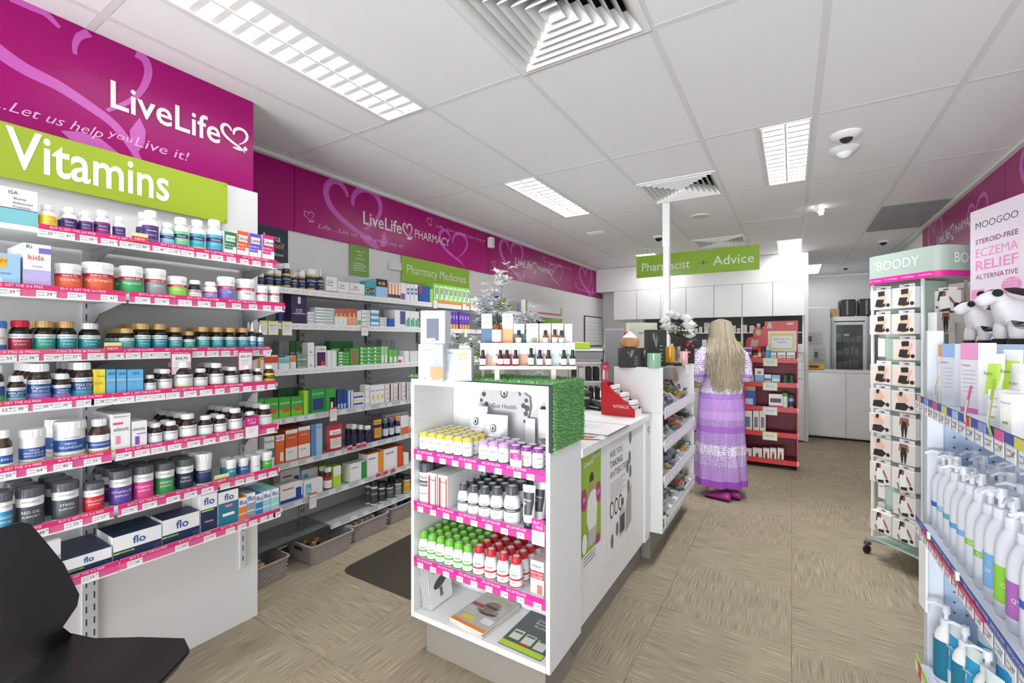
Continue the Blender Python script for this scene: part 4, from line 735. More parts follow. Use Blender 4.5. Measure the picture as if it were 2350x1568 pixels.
# fifth
fc(4, 606, 630, 1003, 'white and teal carton', 'e8ecec', ((0, 1, .3, .6, '3c8088'),), (('Betadine', .5, .85, .1, '405060'),)); fc(4, 632, 653, 998, 'orange antiseptic carton', 'd86430', ((.5, .9, .1, .4, 'f0e8e0'), (0, 1, .8, 1, 'e8e4e0')), (('BetaD', .4, .9, .08, '404040'),))
oo = (((.0, 1, .05, .45, 'e8e2dc'), (0, 1, .88, 1, 'f0ece8')), (('antiseptic', .5, .75, .05, W), ('spray', .4, .3, .06, '505050')))
fc(4, 655, 683, 986, 'large orange antiseptic carton', 'cf5a2c', *oo, rows=3, d=.07); fc(4, 684, 712, 979, 'large orange antiseptic carton', 'cf5a2c', *oo, rows=3, d=.07)
fc(4, 714, 724, 974, 'slim blue back carton', '5c88b8', (), (), n=2); fc(4, 725, 740, 973, 'pale blue tall carton', '9cc0e4', ((.1, .9, .7, .75, 'b8d068'),), (('Flu', .5, .9, .07, '304060'),))
def pouch(px0, px1, ytop, si, lab, c1, c2, t1, X=None, zz=None, xyz=None, wh=None, cat='pouch', rz=pi/2, nm=None, extra=None):
    if xyz: x, y, z = xyz; w_, h = wh
    else:
        z = FS[si][1]; X = (X or XFW)-.03; y = (pY(px0, X)+pY(px1, X))/2; w_ = pY(px1, X)-pY(px0, X); h = pZ(ytop, X, y)-z; x = X
    b = MB(); R = []
    for zf, df, wf in ((0, .5, .96), (.06, 1, .98), (.4, 1, 1), (.8, .5, 1), (.93, .08, 1), (1, .06, 1)):
        R.append([(w_/2*wf*cos(a), .022*df*sin(a), h*zf) for a in [2*pi*k/16 for k in range(16)]])
    b.rings(R, M(c1, .35, name='pouch_foil'))
    def band(z0, z1, cc, wv=.9): b.add([(w_*wv*(k/8-.5), -.0235*(1-(2*k/8-1)**2)**.5*(1 if zz < .5 else max(.25, 1-(zz-.5)*1.6))-.001, h*zz) for zz in (z0, z1) for k in range(9)], [(k, k+1, k+10, k+9) for k in range(8)], M(cc, .5, name='pouch_print'))
    band(.12, .5, c2); band(.62, .8, c2)
    b.text(t1, 0, h*.71, h*.08, -.026, ink, maxw=w_*.7)
    for i in range(3): b.rect(-w_*.28, w_*.2, h*(.42-.08*i), h*(.435-.08*i), -.026, M('7a7a80', .6, name='small_print'))
    if extra: extra(b, w_, h)
    return ob(nm or 'pouch', b, None, (x, y, z), rz, lab, cat)
pouch(749, 785, 974, 4, 'red and white lozenge pouch standing alone on fifth medicine shelf', 'c03040', 'f0e4dc', 'Elmore')
fb(4, 811, 17, 974, 'dark violet jar, white lid', 'jar', '241c34', 'e8e8e8', ((0, 1, '30284c'),), (), 2); fb(4, 827, 17, 976, 'dark violet jar, white lid', 'jar', '241c34', 'e8e8e8', ((0, 1, '30284c'),), (), 2); fb(4, 843, 20, 977, 'dark violet jar, white lid', 'jar', '241c34', 'e8e8e8', ((0, 1, '30284c'),), (), 1)
pouch(852, 876, 951, 4, 'grey topped sleep aid pouch beside the violet jars', '3c3048', 'd8a030', 'Sambucol')
for px, yt, c in ((884, 962, '40a068'), (898, 960, 'b050a8'), (912, 956, 'e0a860')): fb(4, px, 13, yt, 'slim dark syrup bottle with coloured cap', 'pill', '202848', c, ((.1, .9, 'd8dce4'),), (), 2)
fc(4, 920, 938, 955, 'white and orange cough carton', 'f0ece8', ((0, 1, 0, .4, 'e06838'),), (), n=1, rows=1); fc(4, 884, 936, 948, 'white back row cough carton', 'e8e4e4', ((0, 1, .4, .6, 'c06848'),), (), X=-2.8, n=3); fc(4, 940, 985, 955, 'white and orange cough carton', 'f0ece8', ((0, 1, 0, .4, 'e06838'),), (), n=2)
# sixth
wb = (((0, 1, .0, .2, '2848a0'), (.7, .95, .2, .7, '2848a0'), (.1, .6, .72, .78, 'b04848')), ())
fc(5, 643, 694, 1110, 'white and royal blue laxative carton', 'eef0f4', *wb, stack=1, d=.08, rows=1); fc(5, 643, 688, 1076, 'upper white and royal blue laxative carton', 'eef0f4', *wb, d=.08, rows=1, X=-2.79)
la = (((.1, .38, .1, .8, '58b0cc'),), (('A', .24, .4, .4, W),))
fc(5, 697, 741, 1101, 'white carton with aqua letter A', 'ecf2f2', *la, d=.08, rows=1); fc(5, 692, 730, 1075, 'upper white carton with aqua letter A', 'ecf2f2', *la, d=.08, rows=1, X=-2.79)
fb(5, 752, 20, 1073, 'amber tonic bottle with white cap', 'jar', '5a3410', 'f0f0f0', ((0, .7, 'e8e4e0'), (.7, 1, 'b03038')), (), 2); fc(5, 765, 783, 1070, 'green and grey carton beside amber bottle', 'a8d040', ((0, 1, .55, 1, 'e4e4e0'),), (), rows=3)
gb = lambda c: (((.68, 1, 0, 1, c), (.08, .5, .75, .8, '707478')), ())
fc(5, 803, 841, 1062, 'white and green dressing carton', 'eef2ee', *gb('2c8c3c'), d=.09, rows=1); fc(5, 843, 879, 1039, 'white and amber dressing carton', 'f0eee8', *gb('e08c28'), d=.1, rows=1, top='d88a38'); fc(5, 881, 925, 1026, 'white and rust dressing carton', 'f0eeea', *gb('cc4c20'), d=.12, rows=1, top='c8582c'); fc(5, 927, 938, 1040, 'small white carton behind rail', 'f0eeea', (), ())
for px in (760, 861, 897, 920): 
    pass
# lowest
for px, w_, yt, c, lk in [(858, 18, 1103, '44484a', 'black lidded grey tub'), (875, 18, 1107, '3c4042', 'black lidded grey tub'), (893, 21, 1109, '54585a', 'black lidded grey tub'), (912, 19, 1099, '84888a', 'black lidded silver tub'), (932, 20, 1091, 'd8a028', 'black lidded amber yellow tub')]:
    fb(6, px, w_, yt, lk, 'tub', 'd8d8d8', '2c2e30', ((.05, .9, c),), (('protein', .6, .12, W),), 2, cat='tub', name='supplement_tub')
# hanging cards of the far wall
YC = 'd8d840'
for px, y0, y1, w_, c, pr, lk in [(605, 736, 769, 18, YC, None, 'yellow edged card hanging from second medicine shelf, leftmost of three'), (627, 737, 769, 24, YC, '$19.49', 'yellow edged card hanging from second medicine shelf, middle of three'), (659, 738, 770, 24, YC, '$22.50', 'yellow edged card hanging from second medicine shelf, rightmost of three'),
    (837, 749, 771, 20, 'd8a0a8', None, 'pink edged card hanging under second medicine shelf centre'), (765, 936, 967, 20, 'd06070', '$15.99', 'red edged price card hanging under fourth medicine shelf'), (718, 1131, 1167, 20, 'd06070', '$14.99', 'red edged price card hanging under sixth medicine shelf'),
    (999, 688, 708, 14, 'e0a0a8', None, 'white card hanging below the green lattice cartons'), (1065, 696, 712, 12, 'd090a0', None, 'left slanted card under top shelf beside flowers'), (1083, 696, 712, 12, 'd090a0', None, 'right slanted card under top shelf beside flowers'), (1069, 755, 774, 12, YC, None, 'yellow edged card under the violet cartons')]:
    card(px, y0, y1, w_, XFW, lk, '', pr, c, dx=.012)
for i, px in enumerate((803, 823, 835, 868, 885, 902)):
    si = 4 if i < 3 else 5; y = pY(812+i*0 if False else (px if si == 4 else px), XFW+.012); b = MB().box(-.02, .02, -.0006, .0006, 0, .035, M('e0a0a8', .5, name='card_paper')); b.rect(-.02, .02, 0, .02, -.001, M('c82c50', .5, name='card_edge'))
    ob('shelf_flag', b, None, (XFW+.012, y, FS[si][1]-.012), pi/2, '%s small red flag from left on %s medicine shelf rail' % (ORD[i % 3], 'fifth' if si == 4 else 'sixth'), 'price card')
# ---- woven plastic baskets on the floor
wv = M('a59c96', .6, name='woven_plastic'); wvd = M('96908c', .6, name='woven_plastic_dark')
def basket(x0, x1, y0, y1, h, lab):
    cx, cy = (x0+x1)/2, (y0+y1)/2; t = thing('storage_basket', lab, 'basket', (cx, cy, 0), 0)
    hx_, hy = (x1-x0)/2, (y1-y0)/2
    def ring(s, z, r=.03):
        P = []
        for sx, sy, a0 in ((1, 1, 0), (-1, 1, 90), (-1, -1, 180), (1, -1, 270)):
            for k in range(4):
                a = radians(a0+k*30); P.append((sx*(hx_*s-r)+r*cos(a), sy*(hy*s-r)+r*sin(a), z))
        return P
    b = MB(); b.rings([ring(.9, 0), ring(1, h), ring(.97, h), ring(.87, .006)], wvd, caps=False); b.add(ring(.88, .006), [tuple(range(16))], wvd); ob('body', b, t)
    rm = MB(); rm.rings([ring(1.0, h-.008), ring(1.05, h-.006), ring(1.05, h+.002), ring(.98, h+.003)], wv, caps=False); ob('rim', rm, t)
    s = MB(); rows = int(h*.85/.013)
    for rI in range(rows):       # basket weave knuckles
        z = .01+rI*.013; sc_ = .9+.1*z/h
        for k in range(int(2*hy*.92/.018)):
            y = -hy*.9+k*.018+(.009 if rI % 2 else 0)
            if abs(y) < hy*.88 and not (0): s.box(hx_*sc_-.001, hx_*sc_+.004, y, y+.013, z, z+.008, wv)
        for k in range(int(2*hx_*.9/.018)):
            x = -hx_*.88+k*.018+(.009 if rI % 2 else 0)
            if abs(x) < hx_*.84 and not (h*.5 < z < h*.85 and abs(x) < .045): s.box(x, x+.013, -hy*sc_-.004, -hy*sc_+.001, z, z+.008, wv)
    ob('weave', s, t, kind='stuff')
    ob('handle_slot', MB().box(-.04, .04, -hy*.965-.006, -hy*.965+.002, h*.62, h*.8, M('3a3532', .8, name='slot_shadow'), .003), t)
    return t
basket(-2.88, -2.60, 1.36, 1.645, .125, 'grey woven basket of small cartons at foot of vitamin unit')
basket(-2.87, -2.575, 1.775, 2.10, .125, 'grey woven basket holding gold capped bottles, second from left')
basket(-2.90, -2.62, 2.125, 2.465, .125, 'grey woven basket below the bottom shelf, third from left')
basket(-2.90, -2.64, 2.50, 2.80, .125, 'grey woven basket furthest right, with blue packets')
for k in range(3): bottle('pill_bottle', 'bottle', (-2.76, -2.72, -2.68)[k], (1.85, 1.91, 1.86)[k], .007, pi/2, 'dark bottle with amber gold lid', 'basket under medicine wall', k, 0, 'jar', .02, .1, '1d1712', 'b08040', ((.1, .9, 'a8b4ac'),))
for k in range(3):
    for j in range(2): carton(-2.66-k*.045, 1.44+j*.065, .007, pi/2, .06, .04, .085+.01*k, 'cream and green carton', 'left basket', k*2+j, 0, 'd8d0b8', ((0, 1, .3, .5, '6c8c58'),), (), top='8a9a6c')
ob('tape_roll', MB().lathe([(.02, 0), (.02, .015), (.012, .016)], M('d87838', .4, name='orange_plastic'), 16), None, (-2.66, 1.475, .103), 0, 'orange roll lying on cartons in the left basket', 'roll')
for k in range(5): ob('packet', MB().box(-.05, .05, -.012, .012, 0, .1, M('c8c0a8' if k % 2 else 'd6d2c6', .6, name='packet_paper'), .005), None, (-2.76, 2.18+k*.05, .008), .1*k, '%s pale packet from left standing in the third basket' % ORD[k], 'packet')
for k in range(3): ob('packet', MB().box(-.05, .05, -.02, .02, 0, .15, M('2860b0' if k != 1 else 'e8e8ec', .4, name='packet_foil'), .008), None, (-2.77, 2.56+k*.07, .008), .15*k-.1, '%s packet from left in basket furthest right' % ORD[k], 'packet')
# anti fatigue mat
t = thing('floor_mat', 'dark brown rubber anti fatigue mat behind the counter', 'mat', (-1.95, 2.40, 0), 0)
def rrect(hx_, hy, r, z): return [(sx*(hx_-r)+r*cos(radians(a0+k*22.5)), sy*(hy-r)+r*sin(radians(a0+k*22.5)), z) for sx, sy, a0 in ((1, 1, 0), (-1, 1, 90), (-1, -1, 180), (1, -1, 270)) for k in range(5)]
mm = M('3b342a', .45, name='brown_rubber', noise=.05, scale=30)
ob('mat_body', MB().rings([rrect(.445, .56, .08, 0), rrect(.445, .56, .08, .004), rrect(.37, .485, .06, .017), rrect(.36, .475, .06, .018)], mm), t)
# ================================================================ DISPLAY BOOKCASE AT THE END OF THE COUNTER
BX0, BX1, BY0, BY1, BZ0, BZ1 = -1.487, -.775, 1.53, 1.826, .17, 1.262
bc = thing('display_bookcase', 'white open display bookcase at the near end of the counter', 'bookcase', (BX0, BY0, 0), 0)
bw, bd_ = BX1-BX0, BY1-BY0
wl = M('e9e9ea', .4, name='white_laminate', noise=.01, scale=6)
ob('side_panel', MB().box(0, .018, 0, bd_, BZ0, BZ1, wl, .0012), bc); ob('side_panel', MB().box(bw-.018, bw, 0, bd_, BZ0, BZ1, wl, .0012), bc)
ob('top_panel', MB().box(.019, bw-.019, 0, bd_, BZ1-.03, BZ1, wl, .001), bc); ob('bottom_panel', MB().box(.019, bw-.019, 0, bd_, BZ0, BZ0+.025, wl, .001), bc); ob('back_panel', MB().box(.019, bw-.019, bd_-.012, bd_-.001, BZ0+.026, BZ1-.031, wl), bc)
kb = M('8d877f', .6, name='kickboard_grey'); ob('kickboard', MB().box(.05, bw-.045, .05, bd_, 0, BZ0-.001, kb), bc)
ph = MB()
for z in [BZ0+.1+k*.05 for k in range(20)]: ph.lathe([(.0025, 0), (.0025, .0008)], M('9a9a9a', .7, name='peg_hole'), 6)
zs = [.925, .69, .437]; nms = ['top', 'second', 'third']
for i, z in enumerate(zs):
    sb = ob('shelf_board', MB().box(.019, bw-.019, .004, bd_-.013, z-.018, z, wl, .001), bc)
    b = MB(); b.box(0, bw-.038, -.001, 0, -.03, .008, gloss); b.box(0, bw-.038, -.0025, -.001, -.03, -.006, M('c8388c', .5, name='pink_backing')); promo(b, 0, bw-.038, -.006, .014, 'BUY 2, GET THE 3rd FREE', .12, 0, -.004, M('c8188c', .5, name='magenta_print'))
    r = ob('price_rail', b, bc, (.019, .002, z))
    xs = [.04+k*.075 for k in range(9)] if i else [.03, .1, .17, .24, .31, .38, .46, .55, .61]
    for k, x in enumerate(xs):
        if x < bw-.06: ob('price_ticket', ticket_mesh(.034, ['37', '39', '35', '35', '31', '31', '28', '47', '28'][k], .024), r, (x, -.0035, -.031))
for s_ in (.0,):
    b = MB(); dk = M('8c8c8e', .8, name='peg_hole')
    for z in [BZ0+.08+k*.045 for k in range(22)]:
        if all(abs(z-q_) > .03 for q_ in zs): b.box(.0178, .0186, .05, .0535, z, z+.0035, dk)
    ob('peg_holes', b, bc, kind='stuff')
# products: (front row px centres) on a shelf of the bookcase
ROWN = ['', 'second-row ', 'third-row ', 'fourth-row ', 'fifth-row ', 'sixth-row ']
def bk(si, pxc, wpx, look, kind, h, cap, bands, texts, rows, body='f2f2f2', Yf=None, stag=0, nm='pill_bottle', x=None, r=None):
    z = zs[si]; Yc = (Yf or BY0+.012)
    if x is None:
        Yq = Yc+.02; x = pX(pxc, Yq); r = wpx*dep(x, Yq)/F*cos(math.atan(rr(pxc)))/2*.97
    Yc += r
    for k in range(rows):
        y = Yc+k*(2*r+.002)
        if y+r > BY1-.015: break
        bottle(nm, 'bottle', x+stag*k, y, z, .35+random.uniform(-.15, .15), ROWN[k]+look, 'bookcase %s shelf' % nms[si], x, 0, kind, r, h, body, cap, bands, texts)
def hap(c, e=None): return ((0, .1, '6a6d70' if c == 'y' else c), (.1, .5, 'f4f4f4'), (.5, .62, 'f0f0f0' if c == 'y' else c), (.62, 1, 'f6f6f6')), (('Happy', .8, .14, '2a2a2e'), ('gut health', .4, .09, '505054'))
bb, tt = hap('y')
for k in range(6): bk(0, 0, 0, 'small white jar with yellow rimmed lid', 'lid', .088, 'd2c32c', bb, tt, 5 if k < 5 else 3, x=BX0+.052+k*.0495, r=.0225)
for k in range(3): bk(0, 0, 0, 'small white jar with pale lilac lid', 'lid', .088, 'c493c8', bb, tt, 3, x=BX0+.385+k*.0495, r=.0225)
for k in range(3): bk(0, 0, 0, 'small white jar with deep purple lid', 'lid', .088, '8a2f90', bb, tt, 2, x=BX0+.54+k*.0515, r=.0225, Yf=BY0+.012)
bb, tt = ((.55, .75, '4a4e54'), (0, .55, 'f2f2f2'), (.75, 1, 'f4f4f4')), (('Happy', .86, .12, '2a2a2e'), ('magnesium', .64, .1, W), ('powder', .3, .08, '505054'))
bk(1, 0, 0, 'tall white bottle with charcoal lid', 'tub', .185, '43474e', bb, tt, 3, x=BX0+.055, r=.033)
for k, (x, r_, h, st) in enumerate([(.275, .024, .125, 0), (.33, .025, .125, 0), (.387, .027, .13, 0), (.447, .029, .135, 0), (.517, .034, .15, 0)]): bk(1, 0, 0, 'white bottle with charcoal lid', 'pill', h, '43474e', bb, tt, 5, x=BX0+x, r=r_)
for j in range(2):
    for k in range(5): carton(BX0+.118+j*.062, BY0+.035+k*.052, zs[1], 0, .052, .05, .15, 'white carton with red side stripes', 'bookcase second shelf', j, k, 'eeeeee', ((.08, .28, .05, .92, 'c02c34'), (.82, .94, .05, .92, 'c02c34')), (('Happy', .6, .8, .06, '303030'),), top='e2e2e2')
def tube_pack(x, y, z, rz, r, h, lab, c1, c2, capc, t1, cat='tube', capdown=True, c3=None):
    t = thing('cream_tube', lab, cat, (x, y, z), rz); b = MB(); ch = h*.16
    n = 16; R = []
    for zf, sx, sy in ((ch, .95, .95), (h*.3, 1, .95), (h*.6, 1.02, .7), (h*.85, 1.06, .35), (h*.97, 1.1, .06), (h, 1.1, .05)): R.append([(r*sx*cos(2*pi*k/n), r*sy*sin(2*pi*k/n), zf) for k in range(n)])
    b.rings(R, M(c1, .35, name='tube_plastic'))
    for (z0, z1, s0, s1, y0, y1, cc) in ((h*.34, h*.84, .9, 1, .93, .4, c2),):
        b.add([(r*s0*(-.95+1.9*k/8), -r*(y0*(1-(k/4-1)**2*.85)**.5)-.001, z0) for k in range(9)]+[(r*s1*(-.95+1.9*k/8), -r*(y1*(1-(k/4-1)**2*.85)**.5)-.0015, z1) for k in range(9)], [(k, k+1, k+10, k+9) for k in range(8)], M(cc, .45, name='tube_print'))
    b.text(t1, 0, h*.68, h*.05, -r*.86, M(c3 or 'f2f2f2', .5, name='tube_ink'), maxw=r*1.5); ob('body', b, t)
    c = MB(); c.lathe([(r*.9, 0), (r*.95, ch*.9), (r*.9, ch)], M(capc, .35, name='cap_plastic'), 16); ob('cap', c, t); return t
for k in range(3): tube_pack(BX0+.6+.018*k, BY0+.04+.055*k, zs[1], .2, .024, .17, '%s white tube with charcoal label from front on second bookcase shelf' % ORD[k], 'eeeeee', '3c4046', '3c4046', 'Happy')
bb, tt = ((0, .08, '4ca32c'), (.08, .45, 'f3f3f3'), (.45, .62, '62b83a'), (.62, 1, 'f4f4f4')), (('Happy', .82, .14, '2a2a2e'), ('greens', .26, .1, '505054'))
for k in range(6): bk(2, 0, 0, 'white bottle with bright green lid', 'pill', .118, '6cc22c', bb, tt, 6, x=BX0+.048+k*.0505, r=.0235)
bb, tt = ((0, .06, 'b3202c'), (.06, .45, 'f3f3f3'), (.45, .58, 'c02834'), (.58, 1, 'f4f4f4')), (('Happy', .82, .14, '2a2a2e'), ('joint', .3, .12, '505054'))
for k in range(4): bk(2, 0, 0, 'white bottle with red lid', 'pill', .13, 'c01f2c', bb, tt, 5, x=BX0+.358+k*.061, r=.0265)
for k in range(2): carton(BX0+.645, BY0+.05+k*.065, zs[2], 0, .058, .055, .14, 'white and red powder carton', 'bookcase third shelf', 0, k, 'efefef', ((0, 1, .5, .72, 'b82430'), (.5, .9, .1, .35, 'd07068')), (('Happy', .5, .85, .08, '303030'), ('PROTEIN', .5, .65, .07, W), ('COLLAGEN', .5, .56, .07, W)), top='d8b0b0')
# cards and boards on the top shelf
def board(lab, x, y, z, rz, poly, texts, name='display_board', tilt=0, extra=None, th=.004, col='bcbcbe', cat='display card'):
    b = MB(); b.prism(poly, 0, th, M(col, .5, name='display_card', noise=.06, scale=8))
    for t_, a, c, h, cc, mw in texts: b.text(t_, a, c, h, -.001, M(cc, .5, name='card_ink'), maxw=mw)
    if extra: extra(b)
    o = ob(name, b, None, (x, y, z), rz, lab, cat); o.rotation_euler = (tilt, 0, rz); return o
def dots(b):
    dk = M('4c4c50', .5, name='card_ink')
    for a, c, r_ in ((-.115, .25, .012), (.12, .235, .01), (.105, .21, .012), (.125, .2, .014), (.118, .175, .012), (.112, .14, .008), (-.13, .22, .009), (-.1, .205, .011)): b.disc(a, c, r_, -.0012, dk)
    b.disc(0, .262, .02, -.0012, dk, 16, 1.25); b.disc(0, .264, .014, -.0016, M('e4e4e4', .5, name='card_ink'), 14, 1.25); b.disc(.002, .258, .007, -.002, dk, 10, 1.5)
gp = [(-.12, 0), (.12, 0), (.12, .13), (.14, .2), (.135, .25), (.1, .27), (.085, .25), (.07, .28), (0, .3), (-.07, .28), (-.11, .28), (-.14, .25), (-.14, .22), (-.12, .19)]
board('shaped grey card reading Gut Health at back of bookcase', BX0+.34, BY1-.035, zs[0]+.0005, 0, gp, [('Gut Health', 0, .2, .022, '3a3a3e', .2)], extra=dots)
def pch(x, y, lab, t1, t2, w_=.13, h=.17, rz=.1):
    def ex(b, w__, h_): b.disc(0, h_*.66, .014, -.0265, M('3a3a3e', .5, name='card_ink'), 16, 1.25); b.disc(0, h_*.665, .011, -.027, M('d4d4d6', .5, name='card_ink'), 14, 1.25); b.disc(.001, h_*.655, .0055, -.0275, M('2e2e32', .5, name='card_ink'), 10, 1.5); b.text(t1, 0, h_*.4, .013, -.0265, ink, maxw=w_*.8); b.text(t2, 0, h_*.28, .016, -.0265, ink, maxw=w_*.85)
    pouch(0, 0, 0, 0, lab, 'cfcfd0', 'dededf', '', xyz=(x, y, zs[0]), wh=(w_, h), extra=ex, rz=rz)
pch(BX0+.23, BY1-.085, 'grey pouch half hidden left of the gut health pouch', 'Gut', 'Probiotics', .1, .2, 0)
pch(BX0+.335, BY1-.1, 'silver pouch reading Gut Health Probiotics', 'Gut Health', 'Probiotics', .125, .17)
def ex2(b): 
    pu = M('a050c0', .5, name='purple_print'); b.poly([(-.12, 0), (-.07, .0), (-.09, .1), (-.115, .13)], -.0012, pu); b.disc(-.02, .2, .016, -.0012, ink)
board('arched grey card with purple edge at bookcase right', BX0+.565, BY1-.03, zs[0]+.0005, 0, [(-.11, 0), (.1, 0), (.1, .235), (.04, .24), (-.03, .225), (-.08, .18), (-.11, .12)], [], extra=ex2)
pch(BX0+.61, BY1-.085, 'silver pouch reading Vaginal Health Probiotics', 'Vaginal Health', 'Probiotics', .12, .21, .05)
for k in range(2): ob('display_board', MB().box(-.016, .016, -.001, .001, 0, .16, M('d9dbdd', .15, name='clear_plastic_sheet'), .0004), None, (BX0+.48+.02*k, BY1-.05-.004*k, zs[0]), 0, '%s clear plastic strip standing beside the probiotic card' % ('left', 'right')[k], 'display card')
# promo cards on the bookcase
card(1183, 1041, 1072, 22, 0, '', '', None) if False else None
def bcard(px, py0, py1, wpx, lab):
    Y = BY0-.008; x = pX(px, Y); z1, z0 = pZ(py0, x, Y), pZ(py1, x, Y); w_ = wpx*dep(x, Y)/F; h = z1-z0; b = MB().box(-w_/2, w_/2, -.0005, .0005, 0, h, paper); b.rect(-w_/2, w_/2, h*.55, h, -.001, M('c4148c', .5, name='card_edge'))
    b.text('BUY 2', 0, h*.85, h*.12, -.0014, wink, maxw=w_*.7); b.text('1 FREE', 0, h*.68, h*.12, -.0014, wink, maxw=w_*.75)
    for i in range(3): b.rect(-w_*.3, w_*.2, h*(.4-.12*i), h*(.42-.12*i), -.0012, M('8a8a90', .6, name='small_print'))
    ob('price_card', b, None, (x, Y, z0), 0, lab, 'price card')
bcard(1184, 1041, 1072, 30, 'magenta topped promotion card on top bookcase shelf rail'); bcard(1235, 1192, 1252, 33, 'magenta topped promotion card on second bookcase shelf rail')
# bottom shelf: brochures and magazines
BZ = BZ0+.0255
for k in range(5):
    o = ob('brochure', MB().box(-.0015, .0015, 0, .155, 0, .215, M('f0f0f0', .5, name='brochure_paper')), None, (BX0+.042+.011*k, BY0+.04, BZ+.006), 0, '%s white brochure from left leaning in the bookcase bottom' % ORD[k], 'brochure')
    o.rotation_euler = (0, radians(-10), 0)
    if k == 4:
        b = MB(); 
        b.text('ZINC &', -.07, .19, .014, 0, ink, w=.07); b.text('ACTIVATED', -.07, .168, .012, 0, ink, w=.09); b.text('SUPPLEMENTS', -.07, .148, .012, 0, ink, w=.1)
        b.poly([(-.11+.03*cos(a)*1.6, .1+.022*sin(a)) for a in [2*pi*i/20 for i in range(20)]][::-1] if False else [(-.075+.048*cos(a), .095+.022*sin(a)+.25*.048*cos(a)) for a in [2*pi*i/20 for i in range(20)]], 0, M('3a443a', .4, name='brochure_print')); b.rect(-.085, -.065, .03, .07, 0, M('6c6c6c', .5, name='brochure_print'))
        p = ob('cover_print', b, o, (.0021, .155, 0)); p.rotation_euler = (0, 0, pi/2)
def flatmag(x, y, z, rz, n, w_, h, cover, lab, pages='d8d2c8', cat='magazine'):
    for k in range(n):
        top = k == n-1; b = MB().box(-w_/2, w_/2, -h/2, h/2, 0, .004, M(pages if not top else 'e0dcd4', .5, name='magazine_pages'))
        o = ob('magazine', b, None, (x+random.uniform(-.004, .004), y+random.uniform(-.003, .003), z+k*.0043), rz+random.uniform(-.04, .04), cat=cat)
        o['label'] = lab[0] if top else '%s magazine up from the shelf in the bookcase stack' % ORD[k]
        if top:
            c = MB(); cover(c, w_, h); p = ob('cover', c, o, (0, 0, .0042)); p.rotation_euler = (-pi/2, 0, 0)
            for v in p.data.vertices: pass
def cover1(c, w_, h):   # local x right, z -> +y after rotation
    R = lambda x0, x1, z0, z1, cc, y=-.0002: c.add([(x0*w_, y, z0*h), (x1*w_, y, z0*h), (x1*w_, y, z1*h), (x0*w_, y, z1*h)], [(0, 1, 2, 3)], M(cc, .35, name='magazine_print'))
    R(-.5, .5, -.5, .5, 'b9b4ae'); R(-.5, .5, -.5, -.42, 'e8862c', -.0004); R(-.35, .0, -.35, -.25, 'e0d02c', -.0005); c.disc(.05*w_, .12*h, w_*.24, -.0004, M('8c6c5c', .4, name='magazine_print')); c.disc(.05*w_, .0, w_*.3, -.00035, M('2c2c30', .4, name='magazine_print'), 12, .5)
    R(-.12, .24, .1, .16, '1c1c20', -.0007); R(-.48, -.15, 0, .12, '8a3c48', -.0005); R(.15, .45, -.3, -.15, 'e8e8e8', -.0005)
    c.text('Consumer', 0, h*.4, h*.1, -.0008, M('b8c832', .4, name='magazine_print'), w=w_*.85)
    for i in range(5): c.rect(-w_*.45, -w_*.1, h*(.0-.05*i), h*(.015-.05*i), -.0008, wink); c.rect(w_*.2, w_*.45, h*(.2-.05*i), h*(.215-.05*i), -.0008, wink)
flatmag(BX0+.315, BY0+.145, BZ+.0005, -.12, 5, .19, .26, cover1, ['glossy magazine with orange foot on top of bookcase stack'])
def cover2(c, w_, h):
    R = lambda x0, x1, z0, z1, cc, y=-.0002: c.add([(x0*w_, y, z0*h), (x1*w_, y, z0*h), (x1*w_, y, z1*h), (x0*w_, y, z1*h)], [(0, 1, 2, 3)], M(cc, .35, name='magazine_print'))
    R(-.5, .5, -.5, .5, '4c5052'); R(-.5, .5, -.34, -.12, '3c5a2c', -.0003); R(-.5, .5, -.5, -.38, 'b4d32c', -.0004)
    for k in range(3): R(-.42+.3*k, -.18+.3*k, -.3-.02*k, -.06-.02*k, 'd8dad8', -.0005); R(-.4+.3*k, -.2+.3*k, -.15, -.1, '3c7c44', -.0007)
    c.text('Detoxify', .1*w_, h*.32, h*.06, -.0006, wink, w=w_*.5); c.text('Recharge', .1*w_, h*.24, h*.06, -.0006, wink, w=w_*.5); c.text('Relax', .05*w_, h*.16, h*.06, -.0006, wink, w=w_*.35); c.rect(-.15*w_, .1*w_, -.36*h, -.32*h, -.0008, M('c83c2c', .4, name='magazine_print'))
b = MB().box(-.1, .1, -.13, .13, 0, .003, M('3c4042', .4, name='brochure_paper')); o = ob('brochure', b, None, (BX1-.145, BY0+.15, BZ), -.03, 'dark brochure with lime green foot at bookcase bottom right', 'brochure')
c = MB(); cover2(c, .2, .26); p = ob('cover', c, o, (0, 0, .0032)); p.rotation_euler = (-pi/2, 0, 0)
